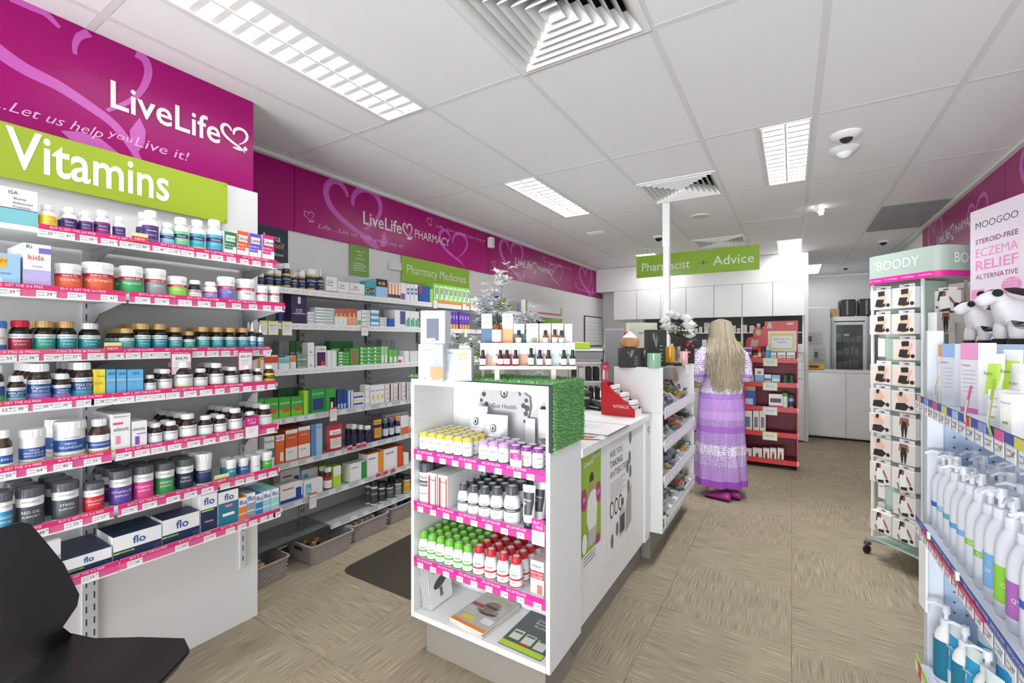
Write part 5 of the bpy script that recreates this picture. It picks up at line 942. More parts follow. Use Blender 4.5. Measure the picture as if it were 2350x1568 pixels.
# ---- grass mat
gm_ = [M(c, .8, name='artificial_grass') for c in ('6fa868', '86bf7c', 'a0d092', '5c955a')]
gt = thing('artificial_grass_mat', 'green artificial grass mat draped over the bookcase top', 'grass mat', (0, 0, 0), 0)
GT = BZ1+.001
ob('mat_top', MB().box(BX0-.012, BX1+.014, BY0-.008, BY1+.002, GT, GT+.006, gm_[3]), gt); ob('mat_flap', MB().box(BX1+.002, BX1+.012, BY0-.006, BY1+.002, 1.012, GT, gm_[3]), gt)
ob('mat_edge', MB().box(BX0-.012, BX1+.016, BY0-.011, BY0-.008, GT-.002, GT+.004, M('2c3030', .7, name='dark_edging')).box(BX1+.0, BX1+.014, BY0-.011, BY0-.007, 1.012, GT, M('2c3030', .7, name='dark_edging')), gt)
g = MB(); rg = random.Random(3)
def blade(p, n, m):
    u = Vector((rg.uniform(-1, 1), rg.uniform(-1, 1), rg.uniform(-1, 1))).normalized()*.0016; t_ = Vector(n)*rg.uniform(.006, .011)+Vector((rg.uniform(-1, 1), rg.uniform(-1, 1), rg.uniform(-1, 1)))*.0045; p = Vector(p)
    g.add([tuple(p-u), tuple(p+u), tuple(p+t_)], [(0, 1, 2)], m)
for k in range(11000): blade((rg.uniform(BX0-.012, BX1+.014), rg.uniform(BY0-.008, BY1), GT+.005), (0, 0, 1), gm_[rg.randrange(4)])
for k in range(9000): blade((BX1+.012, rg.uniform(BY0-.006, BY1), rg.uniform(1.012, GT)), (1, 0, 0), gm_[rg.randrange(4)])
ob('grass_blades', g, gt, kind='stuff')
# ================================================================ COUNTER
CT = .965; CX = -.79; CY1 = 2.955
ct = thing('service_counter', 'long white service counter with flat front panel', 'counter', (0, 0, 0), 0)
ob('worktop', MB().box(-1.52, CX+.022, BY1+.003, CY1, CT-.04, CT, wl, .0015), ct)
ob('front_panel', MB().box(CX-.02, CX, BY1+.003, CY1-.001, .17, CT-.041, wl, .001), ct)
ob('kickboard', MB().box(-1.45, CX-.05, BY1+.01, CY1-.01, 0, .169, kb), ct); ob('rear_panel', MB().box(-1.5, -1.48, BY1+.003, CY1+1.1, .17, CT-.041, wl), ct)
ob('corner_post', MB().box(CX-.12, CX+.012, CY1-.11, CY1-.001, .17, CT-.042, wl, .001), ct)
ob('rear_worktop', MB().box(-1.52, -.99, CY1+.002, CY1+1.1, CT-.04, CT, wl, .0015), ct)
# posters on the counter front
def sideposter(px0, px1, zt, zb, lab, fn, X=CX+.0015, col='f0f0ee'):
    y0, y1 = pY(px0, X), pY(px1, X); b = MB().box(0, y1-y0, -.0015, 0, 0, zt-zb, M(col, .4, name='poster_paper')); fn(b, y1-y0, zt-zb); return ob('poster', b, None, (X, y0, zb), pi/2, lab, 'poster')
def pf1(b, w_, h):
    b.rect(0, w_, h*.12, h, -.002, M('8fae32', .4, name='poster_green')); b.text('LiveLife', w_*.35, h*.9, h*.05, -.0026, wp, w=w_*.45, shear=.2); b.text('Rewards', w_*.75, h*.93, h*.05, -.0026, wp, w=w_*.4, shear=.2)
    sk = M('b89078', .5, name='print_skin'); sh = M('e6e4e0', .5, name='print_shirt')
    b.poly([(w_*.35, h*.3), (w_*.75, h*.3), (w_*.82, h*.58), (w_*.68, h*.63), (w_*.5, h*.64), (w_*.3, h*.58), (w_*.25, h*.4)], -.0026, sh); b.poly([(w_*.32, h*.16), (w_*.72, h*.16), (w_*.74, h*.3), (w_*.35, h*.3)], -.0026, M('b8b6b4', .5, name='print_trousers')); b.disc(w_*.5, h*.7, w_*.1, -.003, sk, 14, 1.5); b.poly([(w_*.4, h*.72), (w_*.6, h*.72), (w_*.58, h*.79), (w_*.48, h*.8), (w_*.41, h*.77)], -.0034, M('3a2a24', .5, name='print_hair'))
    for a, c, t1 in ((.12, .6, '$5'), (.86, .58, '$10')): b.disc(w_*a, h*c, w_*.13, -.0035, M('b0107c', .4, name='print_magenta'), 16, 1.6); b.text(t1, w_*a, h*c, h*.04, -.004, wp, maxw=w_*.16)
    b.disc(w_*.14, h*.22, w_*.12, -.0035, wp, 16, 1.6)
    for i in range(3): b.rect(w_*.1, w_*.7, h*(.09-.03*i), h*(.097-.03*i), -.002, ink)
    b.rect(w_*.72, w_*.92, h*.12, h*.2, -.0035, M('b0107c', .4, name='print_magenta'))
sideposter(1333, 1378, .93, .41, 'lime green rewards poster with standing person on the counter front', pf1)
def pf2(b, w_, h):
    for i, s in enumerate(('ARE YOU', 'TAKING', 'ANTIBIOTICS?')): b.text(s, w_*.08, h*(.88-.085*i), h*.055, -.002, ink, w=w_*(.5, .5, .8)[i], al='l') if False else b.text(s, w_*(.08+(.5, .5, .8)[i]/2), h*(.88-.085*i), h*.055, -.002, ink, w=w_*(.5, .5, .8)[i])
    for i in range(6): b.rect(w_*.1, w_*(.6 if i % 2 else .7), h*(.63-.025*i), h*(.634-.025*i), -.002, ink)
    for k in range(3):
        b.disc(w_*(.15+.17*k), h*.42, w_*.075, -.002, ink, 16, 1.5); b.disc(w_*(.15+.17*k), h*.42, w_*.055, -.0025, M('e4e4e4', .5, name='poster_white'), 14, 1.5)
    dk = M('3e4044', .5, name='print_dark')
    b.poly([(w_*.45, h*.12), (w_*.68, h*.12), (w_*.7, h*.3), (w_*.62, h*.4), (w_*.5, h*.38), (w_*.44, h*.3)], -.002, M('c4c2c0', .5, name='print_grey')); b.rect(w_*.47, w_*.67, h*.15, h*.3, -.0025, dk); b.rect(w_*.52, w_*.63, h*.38, h*.44, -.0025, M('6c4c3c', .5, name='print_brown'))
    b.poly([(w_*.72, h*.1), (w_*.98, h*.16), (w_*.98, h*.5), (w_*.8, h*.45), (w_*.72, h*.3)], -.002, M('a89c94', .5, name='print_taupe'))
    for a, c in ((.93, .93), (.9, .75), (.8, .68), (.93, .62), (.84, .5), (.36, .22), (.16, .16)): b.disc(w_*a, h*c, w_*.05, -.003, M('6c6e72', .5, name='print_grey_dark'), 10, 1.9)
sideposter(1394, 1449, .925, .30, 'tall white antibiotics poster with black lettering on counter front', pf2, col='e8e8e8')
# cardboard tag hanging under counter edge
t = ob('lock_tag', MB().box(-.012, .012, -.002, 0, 0, .035, M('8d9093', .5, name='grey_plastic')).box(-.008, .008, -.003, -.002, .005, .028, M('e4e4e4', .5, name='paper')), None, (CX+.016, 2.915, .85), pi/2, 'small grey square tag on post below counter edge', 'tag')
# papers on the counter
def sheet(px, py, w_, h, rz, lab, dark=True, z=CT+.001, name='desk_sheet', col='eeeeee'):
    x, y = pF(px, py, z); b = MB().box(-w_/2, w_/2, -h/2, h/2, 0, .002, M('57585c' if dark else col, .4, name='sheet_edge')); 
    if dark: b.box(-w_/2+.012, w_/2-.012, -h/2+.012, h/2-.012, .002, .0026, M(col, .4, name='paper'))
    for i in range(4): b.box(-w_*.3, w_*.15, h*(.2-.1*i), h*(.2-.1*i)+.004, .0026, .003, M('b4b4b8', .5, name='small_print'))
    return ob(name, b, None, (x, y, z), rz, lab, 'paper')
sheet(1360, 982, .30, .34, 0, 'large dark edged counter mat with printed sheet on the counter')
sheet(1362, 1004, .1, .08, .4, 'folded pale leaflet near counter front edge', False, CT+.0045)
x, y = pF(1347, 1007, CT); ob('sweet_packet', MB().rings([[( .035*a*cos(t_), .018*a*sin(t_), zz) for t_ in [2*pi*k/12 for k in range(12)]] for a, zz in ((.8, 0), (1, .004), (.9, .01), (.3, .012))], M('e05a20', .3, name='orange_foil')), None, (x, y, CT+.0005), .2, 'orange foil packet lying on near counter corner', 'packet')
# eftpos terminal
x, y = pF(1366, 940, CT); t = thing('payment_terminal', 'black card payment terminal with keypad on the counter', 'card terminal', (x-.02, y+.02, CT), radians(62))
b = MB(); b.rings([[(sx*.04*w_, sy, z) for sx, sy, z in ((-1, -.1, z0), (1, -.1, z0), (1, .1, z1), (-1, .1, z1))] for w_, z0, z1 in ((.9, .0, .0), (1, .012, .02), (1, .025, .06), (.85, .03, .075))], black); ob('body', b, t)
def slope(zz): return .03+(zz+.1)/.2*.045
b = MB(); b.add([(-.03, .01, slope(.01)+.001), (.03, .01, slope(.01)+.001), (.03, .08, slope(.08)+.001), (-.03, .08, slope(.08)+.001)], [(0, 1, 2, 3)], M('8a9aa0', .15, name='screen_glass')); ob('screen', b, t)
for i in range(4):
    for j in range(3):
        yy = -.085+i*.022; ob('key', MB().box(-.008, .008, -.007, .007, 0, .003, M(('d8a040' if (i == 0 and j == 1) else ('c04040' if i == 0 and j == 0 else ('4c9c58' if i == 0 else '6a6d70'))), .4, name='key_rubber'), .0008), t, ((j-1)*.02, yy, slope(yy)))
ob('side_trim', MB().box(-.041, -.038, -.1, .1, .018, .026, M('a4a6a8', .3, name='silver_trim')).box(.038, .041, -.1, .1, .018, .026, M('a4a6a8', .3, name='silver_trim')), t)
x2, y2 = at(1336, dep(x, y)+.06); t = thing('receipt_printer', 'black receipt printer behind the payment terminal', 'printer', (x2-.02, y2+.02, CT), radians(30)); ob('body', MB().box(-.07, .07, -.08, .08, 0, .12, black, .01), t); ob('paper_slot', MB().box(-.05, .05, -.082, -.079, .07, .085, M('aaaaaa', .4, name='silver_trim')), t); ob('paper_curl', MB().tube([(-.04, -.02, .12), (-.04, -.05, .15), (.0, -.07, .15), (.04, -.06, .13)], .004, paper, 6), t)
# document trays with lime box
x3, y3 = at(1350, 3.42); t = thing('document_organiser', 'grey and white stacked document trays behind the essential oils', 'desk organiser', (x3-.02, y3, CT), radians(25))
for z in (.02, .16, .3): ob('tray', MB().box(-.12, .12, -.1, .1, z, z+.012, gloss, .002), t)
ob('grey_drawer', MB().box(-.12, .12, -.1, .1, .33, .385, M('8f9193', .5, name='grey_plastic'), .003), t); ob('top_tray', MB().box(-.12, .12, -.1, .1, .39, .405, gloss, .002), t)
for sx in (-1, 1): ob('side_frame', MB().box(sx*.123-.003, sx*.123+.003, -.1, .1, 0, .4, M('3c3e40', .5, name='dark_metal')), t)
for k in range(5): ob('folder', MB().box(-.11+.045*k, -.08+.045*k, -.08, .09, .033, .12, M('1c1c1e' if k % 2 else '2a2a2c', .5, name='black_plastic'), .003), None, (x3-.02, y3, CT), radians(25), '%s black folder from left in lower document tray' % ORD[k], 'folder')
for k in range(4): ob('folder', MB().box(-.11+.055*k, -.07+.055*k, -.08, .09, .173, .27, M('18181a' if k != 1 else 'd4d4d4', .5, name='black_plastic'), .003), None, (x3-.02, y3, CT), radians(25), '%s folder from left in upper document tray' % ORD[k], 'folder')
ob('lime_box', MB().box(-.1, .03, -.07, .02, 0, .05, M('b5d832', .4, name='lime_plastic'), .004), None, (x3-.02, y3, CT+.406), radians(25), 'lime green box on top of the document trays', 'box')
A0 = YAW-.1
# computer monitor seen from the back/side
x4, y4 = at(1410, 3.22); t = thing('computer_monitor', 'grey backed computer monitor on the counter by the diffuser', 'monitor', (x4, y4, CT), A0-pi/2)
ob('screen_panel', MB().box(-.012, .012, -.066, .066, .1, .55, M('8b8c90', .5, name='monitor_grey'), .006), t); ob('bezel', MB().box(-.016, -.0125, -.066, .066, .1, .55, gloss, .001), t); ob('stand', MB().box(-.01, .03, -.03, .03, .01, .15, M('8b8c90', .5, name='monitor_grey'), .004), t); ob('base', MB().box(-.05, .05, -.06, .06, 0, .012, M('77787c', .5, name='monitor_grey'), .004), t)
# red counter display with small bottles
x5, y5 = pF(1452, 950, CT); t = thing('counter_display', 'red wedge counter display stand of white bottles', 'display stand', (x5-.06, y5-.075, CT), radians(86)); red = M('c3141f', .35, name='red_card')
b = MB()
for sx in (-.055, .055): b.prism([(-.12, 0), (.1, 0), (.1, .2), (.075, .2), (-.12, .045)], sx-.0015, sx+.0015, red, 'x')
ob('side_panels', b, t); ob('tray_front', MB().box(-.055, .055, -.121, -.118, 0, .045, paper), t); b = MB().box(-.055, .055, .098, .101, 0, .33, M('b04058', .4, name='poster_red')); b.rect(-.05, .05, .21, .325, .0975, M('c23440', .4, name='poster_red')); b.text('NEW', 0, .30, .015, .097, wink); b.rect(-.04, -.012, .22, .28, .0968, paper); b.rect(.0, .045, .22, .27, .0968, M('d87080', .4, name='poster_red')); ob('header_card', b, t)
b = MB(); b.text('NATRALUS', 0, .03, .02, 0, wink, w=.1); o = ob('side_lettering', b, t, (-.057, -.03, .03)); o.rotation_euler = (0, 0, -pi/2)
for st in range(3): ob('step', MB().box(-.052, .052, -.115+.06*st, -.06+.06*st, .0+.0, .02+.045*st, red), t)
for st in range(3):
    for k in range(2):
        a = radians(86); lx, ly = -.026+.052*k, -.088+.06*st
        bottle('pill_bottle', 'bottle', x5-.06+lx*cos(a)-ly*sin(a), y5-.075+lx*sin(a)+ly*cos(a), CT+.0205+.045*st, a, 'little white bottle with black band', 'red counter display step %s' % ORD[st], k, 0, 'lid', .022, .075, 'f0f0f0', 'f2f2f2', ((0, .2, '2a2a2a'), (.2, .9, 'f2f2f2'), (.9, 1, '2a2a2a')), (('Natral', .55, .16, '303030'),))
# ================================================================ THINGS ON TOP OF THE BOOKCASE
GZ = BZ1+.0085; A = YAW
def loc2(px, D): return at(px, D)
rt = thing('wooden_riser', 'small pale two tier riser on green grass mat', 'display riser', (*at(1211, 1.866), GZ), A); pw = M('d6c8b8', .55, name='pale_wood', noise=.08, scale=20, stretch=(1, 8, 8))
ob('lower_board', MB().box(-.197, .197, -.03, .06, .045, .06, pw, .002), rt); ob('upper_board', MB().box(-.197, .197, .062, .13, .137, .15, pw, .002), rt)
for sx in (-.125, .105): ob('leg', MB().box(sx-.01, sx+.01, -.02, .1, 0, .045, pw, .001), rt)
for sx in (-.19, .185): ob('side_support', MB().box(sx-.006, sx+.006, .09, .125, 0, .137, pw, .001), rt)
def onr(lx, ly, dz): 
    x0, y0 = at(1211, 1.866); return x0+lx*cos(A)-ly*sin(A), y0+lx*sin(A)+ly*cos(A), GZ+dz
fc_ = ['e8a0b0', 'f0c8c0', 'c04860', 'c04860', 'e09a90', 'caa088', '6a8c80', '9cc0d8', 'e89080', 'c8dcec', '6ca0a0', '8ab8c0']
sp = .394/12
for k in range(12):
    x, y, z = onr(-.197+sp*(k+.5), .038, .0605)
    carton(x, y, z, A, sp-.001, sp-.002, .093, ('white essential oil carton with portrait print' if k in (1, 5) else 'white essential oil carton'), 'lower riser tier', k, 0, 'dddfe5', ((0, 1, .0, .5, fc_[k]),)+((((.15, .6, .05, .42, 'd8a890'),)) if k in (1, 5) else ((.0, .5, .1, .4, 'dfe4ec'),)), (('aroma', .5, .88, .05, '60646c'), ('oil', .5, .72, .04, '60646c')), side='e2e4ea')
for k in (0, 2, 3, 4, 6, 7, 8, 10, 11):
    x, y, z = onr(-.197+sp*(k+.5)+.003*((k*7) % 3-1), -.008, .0605)
    bottle('oil_bottle', 'bottle', x, y, z, A, 'little black capped essential oil bottle', 'lower riser tier', k, 0, 'essential', .0125, .066 if k != 6 else .073, '2a1a14', '141416', ((.0, .12, 'c83c58' if k in (2, 3, 4) else 'e8e8ea'), (.12, .95, 'eef0f2')), (('oil', .5, .25, '303238'),))
U = [(-.197, -.150, .128, '4c6c88', 'tall white carton with blue leaf print'), (-.108, -.060, .128, 'e8a070', 'tall white carton with peach stone print'), (-.058, -.010, .084, '4a7080', 'white carton with dark teal foot'), (-.004, .050, .086, 'e8ece8', 'white carton with leafy twig print'), (.052, .104, .086, 'e8b8a0', 'white carton with coral foot'), (.106, .158, .086, 'eceef0', 'plain white oil carton'), (.160, .196, .084, 'dce4ea', 'slim white carton at the tier end')]
for i, (a, c, h, cc, lk) in enumerate(U):
    x, y, z = onr((a+c)/2, .108, .1505); ex_ = ((.0, 1, 0, .5, cc),) if i < 3 or i == 4 else (((.3, .8, .1, .4, 'b8c4b0'), (.5, .9, .05, .3, '8a9c80')) if i == 3 else ())
    carton(x, y, z, A, c-a-.002, .036, h, lk, 'upper riser tier', i, 0, 'dddfe5', ex_, (('aroma', .5, .88, .06, '60646c'), ('blend', .5, .7, .05, '60646c')), side='dcdee4')
x, y, z = onr(-.129, .086, .1505); bottle('spray_bottle', 'bottle', x, y, z, A, 'tall amber spray bottle with black nozzle', 'upper riser tier', 0, 0, 'drop', .0205, .128, '7a3c10', '1a1c20', ((.0, .95, 'e8ecf0'),), (('pillow', .7, .1, '505860'),))
for lx, h in ((-.036, .058), (.078, .058), (.118, .061), (.147, .055)):
    x, y, z = onr(lx, .076, .1505); bottle('oil_bottle', 'bottle', x, y, z, A, 'amber oil bottle with black cap', 'upper riser tier', lx, 0, 'essential', .0125, h, '7a4420', '18181a', ((.0, .95, 'e8ecf0'),), ())
# diffuser cartons at left
def bigbox(px0, px1, y0, D, w_side, lab, base, fn, z=GZ, h=None, rz=A-.12, dd=.12):
    xc, yc = at((px0+px1)/2, D); w_ = (px1-px0)*D/F; hh = h or (CH-(y0-HY)*D/F-z); t = thing('diffuser_carton', lab, 'box', (xc-.5*dd*sin(rz)*1+.0, yc+.5*dd*cos(rz), z), rz)
    b = MB().box(-w_/2, w_/2, -dd/2, dd/2, 0, hh, M(base, .5, name='carton_white'), .0015); ob('carton', b, t); p = MB(); fn(p, w_, hh, -dd/2-.0006); ob('front_print', p, t); return w_, hh
def fa(p, w_, h, y):
    p.text('SASHA', -w_*.15, h*.86, h*.05, y, ink, maxw=w_*.4); 
    for i in range(5): p.rect(-w_*.38, w_*.0-(i % 2)*w_*.05, h*(.7-.06*i), h*(.71-.06*i), y, M('a4b0c4', .5, name='small_print'))
    p.poly([(w_*.02, h*.4), (w_*.48, h*.4), (w_*.3, h*.6), (w_*.25, h*.62), (w_*.2, h*.6)], y, M('9aa6c4', .5, name='print_pale')); p.poly([(w_*.0, h*.4), (w_*.5, h*.4), (w_*.5, h*.12), (w_*.38, h*.04), (w_*.1, h*.04), (-.02*w_, h*.15)], y-.0002, M('c08c5c', .5, name='print_wood')); p.rect(-w_*.45, -w_*.15, h*.04, h*.16, y-.0003, paper); p.text('38', -w_*.25, h*.1, h*.06, y-.0008, ink)
bigbox(959, 1017, 786, 1.80, 0, 'white diffuser carton with wooden onion print, lower left', 'd3d7df', fa, h=.148, dd=.1)
def fb_(p, w_, h, y):
    p.rect(-w_*.5, w_*.5, 0, h*.3, y, M('e4e8ec', .5, name='print_pale')); p.poly([(-w_*.3, h*.1), (w_*.1, h*.1), (w_*.12, h*.4), (w_*.02, h*.75), (-w_*.22, h*.75), (-w_*.34, h*.4)], y-.0003, M('f4f6f8', .5, name='print_white')); p.text('Oslo', -w_*.3, h*.88, h*.06, y, ink)
    p.rect(w_*.0, w_*.36, h*.3, h*.86, y-.0006, M('dcd83c', .5, name='card_edge')); p.rect(w_*.02, w_*.34, h*.32, h*.8, y-.0009, paper); p.text('$25.49', w_*.18, h*.7, h*.08, y-.0012, ink, maxw=w_*.28)
bigbox(1021, 1082, 800, 1.84, 0, 'pale blue diffuser carton carrying a yellow price card', 'bccdd6', fb_, h=.128, rz=A-.02, dd=.1)
def fc2(p, w_, h, y): p.rect(-w_*.25, w_*.25, h*.1, h*.76, y, M('565e70', .5, name='print_slate')); p.text('lively', -w_*.1, h*.9, h*.04, y, ink, maxw=w_*.5); p.rect(-w_*.48, w_*.1, 0, h*.17, y-.0003, paper); p.text('34', w_*.0, h*.09, h*.07, y-.0006, ink)
bigbox(964, 1022, 709, 1.83, 0, 'tall white carton with slate panel on top of others', 'd6d8de', fc2, z=GZ+.149, h=.135, dd=.09)
# printed card roll between the cartons
ob('price_note', MB().box(-.022, .022, -.001, .001, 0, .014, M('eadcd4', .6, name='peach_paper')), None, (*at(1066, 1.87), GZ+.1285), A, 'peach paper strip lying on the pale blue diffuser carton', 'paper')
# ================================================================ FLOWERS
def rose(parent, x, y, z, r, m, tilt=0):
    b = MB(); rg = random.Random(int(abs(x*1e4)+z*1e3))
    for ring, (n, R, hz, lean) in enumerate(((3, .2, .9, .0), (4, .42, .85, .05), (5, .66, .75, .12), (6, .85, .55, .25), (6, .98, .3, .45))):
        for k in range(n):
            a = 2*pi*k/n+ring*.6+rg.uniform(-.2, .2); P = []
            for v in range(4):
                for u in range(5):
                    uu = (u/4-.5)*1.5*(1.0 if ring else 1.4); t_ = v/3; rad = r*R*(.35+.65*t_**.8)*(1+lean*.25*t_); 
                    P.append((x+rad*cos(a+uu*(1.2 if ring < 2 else .8)), y+rad*sin(a+uu*(1.2 if ring < 2 else .8)), z+r*(-.5+t_*(.5+hz)*(1-.25*(2*(u/4-.5))**2))-r*.25*lean*t_**3))
            b.add(P, [(v*5+u, v*5+u+1, v*5+u+6, v*5+u+5) for v in range(3) for u in range(4)], m)
    return ob('flower_head', b, parent)
def leaf(b, p, d, L, m):
    p = Vector(p); d = Vector(d).normalized(); s = d.cross(Vector((0, 0, 1))).normalized()*L*.24; n = s.cross(d).normalized()*L*.1
    q_ = [p, p+d*L*.3+s, p+d*L*.65+s*.8, p+d*L-n, p+d*L*.65-s*.8, p+d*L*.3-s, p+d*L*.5+n]
    b.add([tuple(v) for v in q_], [(0, 1, 6), (1, 2, 6), (2, 3, 6), (3, 4, 6), (4, 5, 6), (5, 0, 6)], m)
# orchid style spray behind the riser
xf_, yf_ = at(1150, 2.5); fl = thing('flower_arrangement', 'tall white blossom arrangement behind the riser cartons', 'flowers', (xf_-.02, yf_, CT), 0)
ob('vase', MB().lathe([(.05, 0), (.055, .02), (.05, .2), (.035, .3), (.045, .33)], M('e6e4de', .25, name='ceramic_white'), 20), fl)
gl_ = M('8cb02c', .6, name='leaf_lime'); gd = M('4c7438', .6, name='leaf_green'); wf = M('f4f2ec', .6, name='petal_white'); bf = M('b4c4d6', .6, name='petal_blue')
rg = random.Random(11); st = MB(); lv = MB(); tips = []
for k in range(20):
    a = rg.uniform(0, 6.28); R = rg.uniform(.05, .3); h = rg.uniform(.5, .78) if k else .86
    if k == 0: R = .03; a = 0
    tip = (R*cos(a)*cs-R*sin(a)*.35*sn, R*cos(a)*sn*.9+R*sin(a)*.35, h-R*.4); st.tube([(0, 0, .3), (tip[0]*.4, tip[1]*.4, .3+(tip[2]-.3)*.6), tip], .002, gd, 5); tips.append(tip)
    for j in range(3): leaf(lv, (tip[0]*.6, tip[1]*.6, .3+(tip[2]-.3)*.6), (rg.uniform(-1, 1), rg.uniform(-1, 1), .5), .09, gl_ if k < 3 else gd)
ob('stems', st, fl); ob('leaves', lv, fl)
for k, tip in enumerate(tips):
    bl = MB()
    for j in range(24):
        p = Vector(tip)+Vector((rg.gauss(0, .028), rg.gauss(0, .028), rg.gauss(-.03, .035))); m = bf if (k % 5 == 3 and j % 2) else wf
        for q_ in range(5):
            a = 2*pi*q_/5; leaf(bl, p, (cos(a), sin(a), rg.uniform(-.3, .6)), .036, m)
    ob('blossom_cluster', bl, fl)
# roses in the glass vase on the candy stand
CSZ = 1.26
xr, yr = at(1556, 3.35); rv = thing('rose_vase', 'clear square vase of white artificial roses on the candy stand', 'flowers', (xr, yr, CSZ+.002), .4)
ob('vase', MB().lathe([(.03, 0), (.034, .004), (.026, .08), (.02, .11), (.026, .13)], M('d8e0e0', .05, trans=.8, name='clear_glass'), 12), rv)
st = MB(); lv = MB(); rg = random.Random(4); cr = M('f3eee4', .6, name='petal_cream'); dg = M('3c5c30', .6, name='leaf_dark'); sd = M('4a2a24', .6, name='dark_stem')
RS = [(-.09, .26, .05), (-.11, .3, .036), (.0, .34, .04), (.07, .27, .055), (.1, .2, .042), (-.07, .35, .035), (.05, .32, .042), (-.03, .25, .052)]
cA, sA = cos(YAW-.4), sin(YAW-.4)
for i, (u, h, r) in enumerate(RS):
    v = rg.uniform(-.05, .05); px_, py_ = u*cA-v*sA, u*sA+v*cA
    st.tube([(0, 0, .03), (px_*.25, py_*.25, .14), (px_, py_, h)], .0025, sd, 6); rose(rv, px_, py_, h+.01, r, cr)
    for j in range(6): a = rg.uniform(0, 6.28); leaf(lv, (px_*.8, py_*.8, h*.85), (cos(a), sin(a), rg.uniform(-.4, .3)), rg.uniform(.05, .085), dg)
ob('stems', st, rv); ob('leaves', lv, rv)
# ================================================================ CANDY STAND
SX0, SX1, SY0, SY1, SZ0, SZ1 = -.986, -.70, 2.96, 4.055, .20, 1.255
cd = thing('candy_stand', 'white sweets stand with sloping baskets at the counter end', 'display stand', (0, 0, 0), 0)
ob('end_panel', MB().box(SX0, SX1, SY0, SY0+.018, SZ0, SZ1, wl, .001), cd); ob('end_panel', MB().box(SX0, SX1, SY1-.018, SY1, SZ0, SZ1, wl, .001), cd); ob('back_panel', MB().box(SX0, SX0+.015, SY0+.019, SY1-.019, SZ0, SZ1, wl), cd)
ob('top_panel', MB().box(SX0+.016, SX1-.06, SY0+.019, SY1-.019, SZ1-.015, SZ1, wl, .001), cd); ob('base_panel', MB().box(SX0+.016, SX1+.0, SY0+.019, SY1-.019, SZ0, SZ0+.03, wl, .001), cd)
kick2 = ob('kickboard', MB().box(SX0+.03, SX1-.09, SY0+.05, SY1-.05, 0, SZ0-.001, kb), cd)
def tilted(z, d=.26, drop=.07): return z, d, drop
LV = [1.0, .79, .56, .31]; sw = ['c0b070', '56607c', 'b87078', '4a4a50', 'a0a6aa', 'dedcd6', 'c89858', '7c9c70', 'c4c8cc', '4c6c74', 'c8705c', '54585c']
SN = ['golden', 'navy', 'red', 'charcoal', 'silver', 'cream', 'orange', 'green', 'grey', 'teal', 'scarlet', 'slate']
rg = random.Random(21)
wrap = [M(c, .28, name='sweet_wrapper') for c in sw]
pr_ = MB()
def sweetmesh(kind, m):   # pouch, bar or roll
    k_ = ('sw', kind, m.name)
    if k_ in PC: return PC[k_]
    b = MB()
    if kind == 0: b.rings([[(wd*.035*c_, t_*.012*s_, z) for c_, s_ in ((1, 0), (.7, 1), (-.7, 1), (-1, 0), (-.7, -1), (.7, -1))] for wd, t_, z in ((1, .1, -.055), (.95, 1, -.04), (1, 1.2, 0), (.95, 1, .04), (1, .1, .055))], m); b.box(-.02, .02, -.0155, -.0145, -.03, .02, wink)
    elif kind == 1: b.box(-.045, .045, -.008, .008, -.016, .016, m, .004); b.box(-.03, .02, -.0088, -.008, -.008, .008, wink)
    else: b.tube([(-.05, 0, 0), (.05, 0, 0)], .011, m, 8); b.box(-.02, .02, -.0125, -.011, -.006, .006, wink)
    PC[k_] = b.mesh('sweet'); return PC[k_]
cg = M('d6dade', .12, alpha=.55, name='clear_plastic')
for li, z in enumerate(LV):
    b = MB(); x0, x1 = SX0+.02, SX1+.012; z0, z1 = z+.06, z-.05
    b.add([(x0, SY0+.02, z0), (x1, SY0+.02, z1), (x1, SY1-.02, z1), (x0, SY1-.02, z0)], [(0, 1, 2, 3)], gloss); b.add([(x0, SY0+.02, z0-.006), (x1, SY0+.02, z1-.006), (x1, SY1-.02, z1-.006), (x0, SY1-.02, z0-.006)], [(3, 2, 1, 0)], gloss)
    ob('sloping_shelf', b, cd); ob('front_lip', MB().box(x1-.004, x1, SY0+.02, SY1-.02, z1-.02, z1+.055, M('dfe1e4', .2, name='frosted_plastic')), cd)
    dv = MB()
    for k in range(1, 6): y = SY0+.02+k*.175; dv.add([(x0, y, z0), (x1, y, z1), (x1, y, z1+.05), (x0, y, z0+.03)], [(0, 1, 2, 3)], M('d4d8dc', .2, name='frosted_plastic'))
    ob('dividers', dv, cd); lab_ = ob('label_strip', MB().box(x1, x1+.001, SY0+.03, SY1-.03, z1-.015, z1+.02, M('cfd1d4', .4, name='label_holder')), cd)
    for k in range(9): ob('price_ticket', ticket_mesh(.05, ['3', '2', '4', '5'][k % 4], .024), lab_, (x1+.002, SY0+.1+k*.11, z1-.012), pi/2)
    for c_ in range(6):
        m = [sw[(li*5+c_*2+j) % 12] for j in range(2)]; kd = (li+c_) % 3
        for j in range(8):
            fx = .1+.8*((j//2)+.5)/4+rg.uniform(-.04, .04); y = SY0+.06+c_*.175+(j % 2)*.07+rg.uniform(0, .03); x = x0+(x1-x0)*fx; zz = z0+(z1-z0)*fx+.03+(.014 if j % 2 else 0)+rg.uniform(0, .01)
            o = ob('sweet_packet', sweetmesh(kd, wrap[sw.index(m[j % 2])]), None, (x, y, zz), 0, cat='sweets'); o.rotation_euler = (rg.uniform(-.5, .5)+(0 if kd else 1.1), rg.uniform(-.3, .3)+.35, pi/2+rg.uniform(-.6, .6))
            reg(o, SN[sw.index(m[j % 2])]+' '+('flat pouch', 'wrapped bar', 'rolled tube')[kd], '%s candy basket, compartment %s' % (['top', 'second', 'third', 'lowest'][li], ORD[c_]), y+x*.1, 0)
